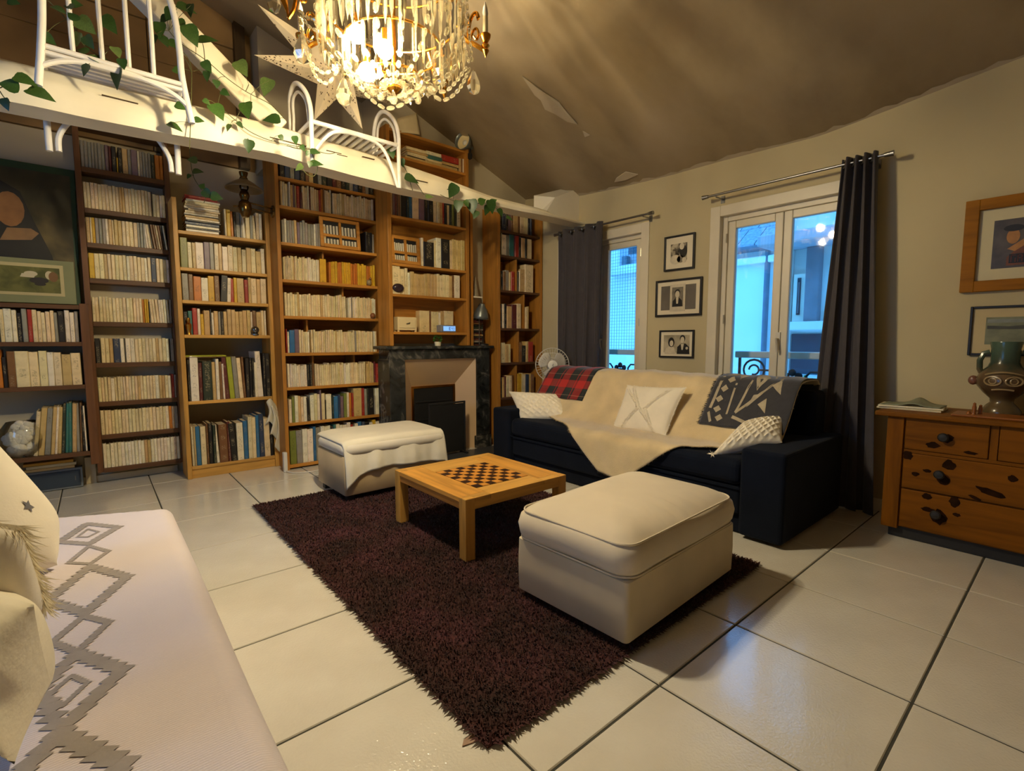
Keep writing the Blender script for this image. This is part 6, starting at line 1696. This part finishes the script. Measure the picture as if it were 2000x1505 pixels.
vine('pothos with many small leaves winding through the spindle-back chair', (.05, 3.3, 2.46),
     [[(0, 172), (30, 158), (60, 165), (80, 182)], [(95, 2), (130, 38), (150, 62), (165, 90), (200, 112), (240, 132)], [(20, 200), (8, 190), (0, 178)]],
     [(14, 166, 36, 185), (53, 158, 40, 10), (84, 186, 50, 15), (170, 52, 44, 40, 2), (228, 155, 46, 110), (166, 138, 28, 120), (229, 103, 26, 70, 2), (150, 78, 30, 100, 2), (175, 84, 30, 60), (190, 118, 30, 20), (160, 98, 24, 200), (140, 30, 26, 230, 1), (200, 122, 26, 60), (98, 78, 26, 40, 1), (118, 20, 28, 30, 1), (132, 12, 24, 200, 1), (150, 8, 24, 350, 1), (240, 126, 24, 80), (12, 205, 26, 80, 1), (215, 50, 40, 50, 1), (28, 4, 24, 10, 1)], 3.24)
vine('pothos trailing down along the diagonal strut and over the beam towards the oil lamp', (.6, 3.4, 2.5),
     [[(330, 60), (352, 84), (400, 116), (440, 150), (470, 172), (490, 184), (530, 205), (556, 232)], [(352, 95), (372, 125), (374, 180), (372, 240), (370, 290)], [(340, 92), (366, 122), (373, 140)],
      [(425, 205), (460, 235), (490, 258), (530, 275), (570, 284), (605, 290)], [(400, 116), (398, 95), (396, 85)], [(480, 178), (486, 165)], [(484, 270), (486, 282)]],
     [(367, 18, 38, 0), (356, 48, 22, 60), (376, 72, 42, 65), (408, 78, 40, -12), (341, 88, 26, 30), (350, 140, 22, 30), (406, 132, 26, 60), (404, 150, 22, 100), (423, 165, 19, 90), (441, 182, 20, 30, 1), (354, 209, 22, 25), (390, 235, 20, 0), (344, 249, 30, 20), (427, 220, 40, 62), (482, 217, 36, 80), (488, 203, 11, 110), (528, 233, 36, 170), (446, 250, 18, 110, 2), (474, 135, 38, 60, 2), (520, 172, 40, 110, 2), (405, 200, 16, 30), (486, 287, 28, 95), (372, 22, 28, 100, 1), (330, 30, 30, 120, 1), (312, 60, 34, 90), (322, 82, 26, 60), (300, 78, 22, 100, 1), (318, 40, 24, 140), (470, 245, 16, 40), (550, 270, 14, 60)], 3.36)
vine('thin strand of pothos hanging from the beam onto the red-topped pile of books', (.5, 3.6, 2.1),
     [[(370, 285), (372, 312), (378, 345), (392, 368), (402, 382), (398, 396)]],
     [(374, 312, 20, 180, 2), (388, 335, 22, 0, 2), (396, 362, 14, 300), (407, 380, 24, 40), (425, 385, 24, 15), (368, 345, 12, 120)], 4.3)
vine('pothos strand with pale loop around the leg of the slatted armchair', (1.1, 3.2, 2.3),
     [[(560, 284), (580, 290), (605, 292), (640, 300), (655, 298)], [(590, 330), (602, 342), (614, 343), (620, 330), (618, 318)], [(610, 300), (614, 312), (618, 320)]],
     [(577, 275, 18, 85), (617, 297, 22, 0), (583, 328, 20, 150, 2), (620, 320, 28, 0), (592, 290, 14, 60), (600, 300, 12, 120), (605, 322, 14, 100)], 3.17)
vine('pothos leaves hanging past the right leg of the slatted armchair', (1.9, 3.3, 2.3),
     [[(765, 292), (785, 318), (800, 345), (815, 360), (828, 380)], [(800, 352), (806, 372)]],
     [(766, 300, 24, 80), (786, 319, 18, 70), (806, 351, 32, 15), (840, 384, 18, 350, 2)], 3.34)
vine('pothos tuft hanging from the thin end of the beam over the compartment bookcase', (2.5, 3.35, 2.3),
     [[(860, 380), (885, 392), (915, 402), (945, 396), (975, 410), (1000, 428)]],
     [(883, 375, 32, 110), (895, 404, 26, 95), (922, 405, 32, 85, 1), (943, 392, 20, 330), (960, 405, 30, 80, 1), (950, 412, 22, 100, 1), (978, 416, 20, 60), (996, 427, 16, 30), (928, 420, 20, 110), (965, 392, 16, 330), (912, 398, 16, 60)], 3.37)

# ------------------------------------------------------------------ paper star
def star_mat():
    m, nt, p = new_mat('star_paper'); tc = N(nt, 'ShaderNodeTexCoord'); vo = N(nt, 'ShaderNodeTexVoronoi', i_Scale=46.0); nt.links.new(tc.outputs['Object'], vo.inputs['Vector'])
    no = N(nt, 'ShaderNodeTexNoise', i_Scale=7.0); nt.links.new(tc.outputs['Object'], no.inputs['Vector'])
    a = ramp(nt, vo.outputs['Distance'], [(.25, (1, 1, 1, 1)), (.32, (0, 0, 0, 1))]); c = ramp(nt, no.outputs[0], [(.45, (0, 0, 0, 1)), (.5, (1, 1, 1, 1))])
    k = N(nt, 'ShaderNodeMath', operation='MULTIPLY'); nt.links.new(a, k.inputs[0]); nt.links.new(c, k.inputs[1])
    mx = N(nt, 'ShaderNodeMix', data_type='RGBA'); nt.links.new(k.outputs[0], mx.inputs[0]); mx.inputs[6].default_value = lin((218, 204, 178)); mx.inputs[7].default_value = lin((70, 52, 30)); nt.links.new(mx.outputs[2], p.inputs['Base Color'])
    p.inputs['Roughness'].default_value = .8
    return m
sm_ = star_mat()
c = V3(ony(655, 145, 3.62))
st = thing('paper_star', 'large white perforated paper star lantern hanging behind the chandelier', 'lantern', tuple(c))
tips = [ony(503, 8, 3.42), ony(496, 107, 3.40), ony(613, 236, 3.55), ony(708, 252, 3.40), ony(775, 205, 3.72), ony(745, 60, 3.75), ony(640, -30, 3.6)]
for k, tp in enumerate(tips):
    tp = V3(tp); d = (tp - c).normalized()
    tow = (Vector(tuple(EYE)) - c).normalized(); tow = (tow - d * tow.dot(d)).normalized(); sd = d.cross(tow).normalized()
    r = .125; B0 = c + d * .06
    q = [B0 + tow * r * 1.1, B0 + sd * r * .8, B0 - tow * r * 1.1, B0 - sd * r * .8]
    MB().add([tuple(x) for x in q] + [tuple(tp)], [(0, 1, 4), (1, 2, 4), (2, 3, 4), (3, 0, 4)]).build('point', sm_, st)
MB().tube([tuple(c + Vector((0, 0, .1))), (c.x, c.y, zceil(c.x, c.y) - .02)], .003, 6).build('cord', white_plastic, st)

# ------------------------------------------------------------------ lamps and loose things above and beside the bookcases
cl = thing('clip_lamp', 'grey bell clip-on lamp clamped to the top corner of the fireplace bookcase', 'lamp', tuple(ony(914, 296, 4.05)))
a, e = V3(ony(914, 284, 4.06)), V3(ony(893, 266, 3.99))
MA = (e - a).to_track_quat('Z', 'Y').to_matrix().to_4x4(); L = (e - a).length
MB().lathe([(.018, -.03), (.035, 0.0), (.055, .03), (.075, .075), (.082, .105)], 24, tuple(a), MA, caps=False).build('shade', grey_metal, cl, solid=.003)
MB().lathe([(.001, -.06), (.02, -.06), (.022, -.02), (.001, -.018)], 14, tuple(a), MA).build('socket', grey_metal, cl)
MB().lathe([(.001, .015), (.074, .072), (.001, .05)], 24, tuple(a), MA).build('reflector', cream_box, cl); MB().ball(tuple(a + (e - a).normalized() * .05), .026, 12, 8).build('bulb', white_plastic, cl)
p = V3(ony(918, 300, 4.05)); MB().tube([tuple(a - (e - a).normalized() * .05), tuple(p), tuple(p + Vector((0, .02, -.05)))], .008, 8).box(p.x - .02, p.x + .012, 4.03, 4.07, p.z - .05, p.z).build('clamp', black_metal, cl)
pw_ = [ony(776, 232, 4.10), ony(814, 221, 4.12), ony(820, 263, 4.07), ony(773, 258, 4.07)]
tag(MB().grid(lambda u, v: tuple((pw_[0] * (1 - u) + pw_[1] * u) * (1 - v) + (pw_[3] * (1 - u) + pw_[2] * u) * v + np.array([0, -.012 * math.sin(PI * u), 0])), 10, 6).build('paper_sheet', plain('sheet_cream', (222, 206, 166), .8), solid=.002), 'cream sheet of paper propped on top of the fireplace bookcase', 'paper')
# oil lamp on its bracket
ol = V3(ony(478, 395, 4.42)); oz = lambda py: ony(478, py, 4.42)[2]
t = thing('oil_lamp', 'brass oil lamp with wide shade on a bracket above the low pine bookcase', 'lamp', tuple(ol))
bronze = plain('dark_bronze', (110, 84, 44), .25, .25, 14, metal=.9)
MB().lathe([(.001, oz(424)), (.022, oz(424)), (.042, oz(416)), (.05, oz(406)), (.044, oz(396)), (.026, oz(391)), (.032, oz(386)), (.038, oz(381)), (.03, oz(375)), (.018, oz(370)), (.001, oz(370))], 22, (ol.x, ol.y, 0)).build('font', bronze, t)
MB().lathe([(.026, oz(371)), (.034, oz(366)), (.024, oz(352)), (.02, oz(338))], 18, (ol.x, ol.y, 0), caps=False).build('chimney', clear('lamp_glass', (.9, .9, .86), .08), t)
MB().lathe([(.135, oz(371)), (.125, oz(367)), (.07, oz(357)), (.028, oz(351)), (.024, oz(349))], 28, (ol.x, ol.y, 0), caps=False).build('shade', plain('opal_shade', (128, 112, 84), .3, .1), t, solid=.003)
MB().lathe([(.03, oz(350)), (.022, oz(346)), (.03, oz(340)), (.032, oz(337)), (.02, oz(338))], 14, (ol.x, ol.y, 0), caps=False).build('crown', bronze, t, solid=.003)
hk = Vector((1.188, 4.46, oz(402)))
b = MB(); b.tube([(ol.x + .03, ol.y, oz(394)), tuple(hk + Vector((0, 0, .02)))], .006, 8).tube([(ol.x - .08, ol.y + .02, oz(405)), (ol.x - .05, ol.y + .01, oz(403)), tuple(hk - Vector((0, 0, .015)))], .005, 8)
b.lathe([(.001, 0), (.05, 0), (.045, .012), (.001, .016)], 20, tuple(hk), Matrix.Rotation(-PI / 2, 4, 'Y')); b.build('bracket', bronze, t)
# between the pine bookcases
tag(boxo('plank', pale_z, 1.168, 1.184, 4.50, 4.57, .0, 1.05, bevel=.002) if False else boxo('plank', pale_z, 1.192, 1.208, 4.76, 4.84, .0005, 1.10), 'narrow pine plank stored upright between the two pine bookcases', 'plank')
pp = thing('paper_bundle', 'crumpled white papers hanging off the shelf end between the pine bookcases', 'paper', (1.16, 4.59, .45))
for k in range(3):
    def sh_(u, v, k=k): return (1.10 + .03 * k + .075 * u + .02 * math.sin(4 * v), 4.585 - .012 * k - .01 * math.sin(5 * u + k), .58 - .06 * k - (.2 + .05 * k) * v + .03 * math.sin(4 * u + k))
    MB().grid(sh_, 8, 10).build('sheet', cover_w, pp, solid=.0015)
ps = thing('power_strip', 'small white power strip on the floor against the tall pine bookcase', 'power strip', (1.2, 4.36, 0))
MB().box(1.155, 1.185, 4.33, 4.37, .0005, .17).build('adaptor', white_plastic, ps, .004)
MB().tube(smooth([(1.17, 4.33, .012), (1.2, 4.27, .006), (1.27, 4.22, .006), (1.36, 4.2, .006), (1.46, 4.24, .006), (1.56, 4.28, .006)]), .0045, 6).build('cable', white_plastic, ps)

# ------------------------------------------------------------------ chandelier
S.cycles.transparent_max_bounces = 40
crystal = clear('crystal', (.985, .955, .86), .16, .03, 1.5)
nt = crystal.node_tree   # cut facets also scatter a little of the light that falls on them
out_ = [n for n in nt.nodes if n.type == 'OUTPUT_MATERIAL'][0]; old = out_.inputs[0].links[0].from_socket
tr_ = N(nt, 'ShaderNodeBsdfTranslucent'); tr_.inputs[0].default_value = (1, .88, .58, 1)
m2 = N(nt, 'ShaderNodeMixShader'); m2.inputs[0].default_value = .034
nt.links.new(old, m2.inputs[1]); nt.links.new(tr_.outputs[0], m2.inputs[2]); nt.links.new(m2.outputs[0], out_.inputs[0])
gilt = plain('gilt_bronze', (212, 150, 54), .22, .2, 20, metal=1.0)
DEP = 2.32
KC = DEP / 1.94
def farK(px, py, d): return far(px, py, d * KC)
AX = farK(768, 60, 1.94)[:2]
def zc_(py): return farK(768, py, 1.94)[2]
ch = thing('chandelier', 'crystal basket chandelier with glowing bulbs hanging before the beam', 'chandelier', (AX[0], AX[1], zc_(205)))
r2v = np.array([RGT[0], RGT[1]]); f2v = np.array([FWD[0], FWD[1]]); f2v /= np.linalg.norm(f2v)
def pol(r, a): return AX + (r2v * math.cos(a) + f2v * math.sin(a)) * (r * KC)
bulb_m = glow('lit_bulb', BULB_RGB, BULB_POWER)
for px, py, dp in ((697, 66, 1.86), (752, 97, 1.80), (716, 140, 1.86)):
    p = farK(px, py, dp)
    MB().ball(tuple(p), .036, 16, 10, sc=(1, 1, 1.1)).build('bulb', bulb_m, ch)
    MB().tube([(p[0], p[1], p[2] + .031), (p[0], p[1], p[2] + .085)], .015, 12).build('bulb_socket', gilt, ch)
zr = [zc_(-70), zc_(28), zc_(92), zc_(150)]
rr = [.278, .262, .19, .11]
for r, z in zip(rr, zr):
    MB().ring((AX[0], AX[1], z), r * KC, .006, 48, 6).build('hoop', gilt, ch)
MB().lathe([(.001, zc_(180)), (.02, zc_(176)), (.035, zc_(170)), (.03, zc_(164)), (.012, zc_(160)), (.012, zc_(-60)), (.05, zc_(-80)), (.02, zc_(-120)), (.012, zc_(-140)), (.001, zc_(-140))], 16, (AX[0], AX[1], 0)).build('stem', gilt, ch)
ztop = zceil(AX[0], AX[1]) - .02
b = MB(); z = zc_(-140); k = 0
while z < ztop:
    Mk = Matrix.Rotation(PI / 2, 4, 'X') @ Matrix.Rotation(0, 4, 'Z') if k % 2 else Matrix.Rotation(PI / 2, 4, 'Y'); b.ring((AX[0], AX[1], z), .016, .003, 12, 5, Mk); z += .024; k += 1
b.build('chain', gilt, ch)
MB().lathe([(.001, ztop - .05), (.05, ztop - .04), (.06, ztop + .01), (.001, ztop + .01)], 20, (AX[0], AX[1], 0)).build('ceiling_rose', gilt, ch)
# crystals: one mesh of each kind, copied
def kind_mesh(name, prof, n):
    b = MB().lathe(prof, n, (0, 0, 0), smooth=False); o = b.build(name, crystal, org=(0, 0, 0)); me = o.data; bpy.data.objects.remove(o); return me
prism_me = kind_mesh('prism', [(.001, 0), (.30, -.04), (.42, -.14), (.42, -.80), (.001, -1)], 4)
bead_me = kind_mesh('bead', [(.001, -.5), (.26, -.38), (.36, -.12), (.36, .12), (.26, .38), (.001, .5)], 6)
drop_me = kind_mesh('pendant', [(.001, 0), (.10, -.10), (.30, -.50), (.34, -.68), (.24, -.90), (.001, -1)], 8)
def put(name, me, p, d=None, s=(1, 1, 1)):
    o = bpy.data.objects.new(name, me); COL.objects.link(o); o.parent = ch
    q = V3(p) - Vector(ch.location)
    R = (Vector(d).to_track_quat('Z', 'Y').to_matrix().to_4x4() if d is not None else Matrix.Rotation(rnd(0, 6), 4, 'Z'))
    o.matrix_local = Matrix.Translation(q) @ R @ Matrix.Diagonal((s[0], s[1], s[2], 1)); return o
for r, z0, z1, n in ((.278, zr[0], zc_(112), 46), (.262, zr[1], zc_(128), 30), (.19, zr[2], zc_(158), 26), (.11, zr[3], zc_(176), 14)):
    for k in range(n):
        a = 2 * PI * (k + rnd(-.15, .15)) / n; p = pol(r, a); L = (z0 - z1) * rnd(.9, 1.06)
        if r == .278:
            put('prism', prism_me, (p[0], p[1], z0), None, (.025, .025, L * .52)); put('prism', prism_me, (p[0], p[1], z0 - L * .5), None, (.025, .025, L * .52))
        else: put('prism', prism_me, (p[0], p[1], z0), None, (.025, .025, L))
for k in range(18):   # bead strands of the basket
    a = 2 * PI * (k + .5) / 18; nb = 9
    for j in range(nb):
        f = j / (nb - 1); r = .27 * math.cos(f * PI / 2 * .92) + .01; z = zc_(60) + (zc_(164) - zc_(60)) * math.sin(f * PI / 2)
        p = pol(r, a); f2 = f + .02; r2 = .27 * math.cos(f2 * PI / 2 * .92) + .01; z2 = zc_(60) + (zc_(164) - zc_(60)) * math.sin(f2 * PI / 2); q = pol(r2, a)
        put('bead', bead_me, (p[0], p[1], z), (q[0] - p[0], q[1] - p[1], z2 - z), (.03, .03, .039))
for k in range(20):
    a = 2 * PI * k / 20; p = pol(.285, a)
    for zz in (0, .05, .10): put('bead', bead_me, (p[0], p[1], zc_(20) - zz * KC), (0, 0, 1), (.027, .027, .038))
def garland(P, n, s=.036):
    Q = smooth(P, 12); Ls = [0]
    for a, c in zip(Q, Q[1:]): Ls.append(Ls[-1] + (c - a).length)
    n = max(3, int(Ls[-1] / (s * 1.12)))
    for k in range(n):
        t = Ls[-1] * (k + .5) / n; i = max(1, int(np.searchsorted(Ls, t))); a, c = Q[i - 1], Q[min(i, len(Q) - 1)]
        f = (t - Ls[i - 1]) / max(1e-6, Ls[i] - Ls[i - 1]); put('bead', bead_me, a.lerp(c, f), c - a, (s * .62, s * .62, s))
def G(*px): return [farK(x, y, d) for x, y, d in px]
garland(G((584, 18, 1.88), (590, 70, 1.86), (606, 118, 1.80), (632, 142, 1.76), (660, 130, 1.72)), 0)
garland(G((584, 18, 1.88), (598, 90, 1.86), (615, 145, 1.80), (640, 162, 1.76), (662, 132, 1.72)), 0)
garland(G((584, 20, 1.88), (605, 36, 1.86), (636, 42, 1.84)), 0); garland(G((586, 24, 1.88), (604, 52, 1.86), (636, 66, 1.84)), 0)
garland(G((672, 130, 1.72), (700, 168, 1.70), (745, 208, 1.68), (785, 204, 1.68), (832, 168, 1.70)), 0)
garland(G((674, 128, 1.72), (705, 158, 1.70), (745, 190, 1.68), (780, 188, 1.68), (826, 166, 1.70)), 0)
garland(G((834, 168, 1.70), (852, 190, 1.72), (872, 194, 1.74), (898, 172, 1.78), (918, 132, 1.84)), 0)
garland(G((836, 166, 1.70), (850, 176, 1.72), (870, 178, 1.74), (890, 160, 1.78), (912, 130, 1.84)), 0)
garland(G((902, -30, 1.9), (905, 30, 1.9), (906, 80, 1.88), (916, 124, 1.85)), 0, .036)
garland(G((910, -30, 1.9), (914, 30, 1.9), (918, 80, 1.88), (922, 122, 1.85)), 0, .034)
for px, py, L, dp in ((590, 62, 54, 1.88), (671, 150, 48, 1.72), (925, 136, 42, 1.85), (816, 178, 22, 1.71), (893, 18, 40, 1.9), (534, -22, 40, 1.95), (742, 170, 22, 1.8), (768, 176, 24, 1.78), (790, 168, 20, 1.8)):
    s = 1.12 * L / FOC * dp * KC; put('pendant', drop_me, farK(px, py, dp), None, (s * .85, s * .85, s))
# arms: gilt scrolls carrying candle bulbs
wax = plain('candle_sleeve', (206, 194, 160), .5, .06); frost = plain('frosted_bulb', (200, 196, 186), .25, .03)
for a in (0.0, PI, PI * .36, PI * .64):
    rv = r2v * math.cos(a) + f2v * math.sin(a)
    def ar(r, z): q = AX + rv * (r * KC); return (q[0], q[1], z)
    tilt = zc_(70)
    arm = MB(); arm.tube(smooth([ar(.24, zc_(40)), ar(.285, zc_(75)), ar(.32, zc_(85)), ar(.355, zc_(95))]), [.011] * 19, 8)
    arm.tube(smooth([ar(.30, zc_(84)), ar(.298, zc_(62)), ar(.305, zc_(42)), ar(.318, zc_(30)), ar(.332, zc_(28)), ar(.337, zc_(36)), ar(.33, zc_(38))]), .0085, 8)
    arm.tube(smooth([ar(.305, zc_(80)), ar(.315, zc_(62)), ar(.33, zc_(56)), ar(.338, zc_(66)), ar(.33, zc_(76)), ar(.318, zc_(70))]), .006, 8)
    ao = arm.build('arm', gilt, ch)
    q = AX + rv * (.365 * KC)
    MB().lathe([(.001, zc_(110)), (.008, zc_(104)), (.017, zc_(97)), (.012, zc_(92)), (.02, zc_(88)), (.012, zc_(82)), (.024, zc_(73)), (.026, zc_(68)), (.001, zc_(67))], 14, (q[0], q[1], 0)).build('candle_cup', gilt, ao)
    MB().tube([(q[0], q[1], zc_(67)), (q[0], q[1], zc_(35))], .0125, 12).build('candle', wax, ao)
    MB().lathe([(.011, zc_(35)), (.014, zc_(28)), (.010, zc_(17)), (.001, zc_(6))], 12, (q[0], q[1], 0)).build('candle_bulb', frost, ao)
q = farK(572, 14, 1.92)
b = MB(); b.tube(smooth([farK(552, -6, 1.92), farK(560, 18, 1.92), farK(563, 40, 1.92)]), [.012, .016, .016, .015, .013, .011, .009, .007, .005, .004, .003, .002, .002], 8); b.tube(smooth([farK(578, -4, 1.92), farK(574, 18, 1.92), farK(563, 36, 1.92)]), .009, 8); b.ring(tuple(farK(592, -2, 1.92)), .014, .005, 16, 6, Matrix.Rotation(PI / 2, 4, 'X'))
b.build('gilt_leaf', gilt, ch)
for o in list(bpy.data.objects):
    if '_at' in o: del o['_at']
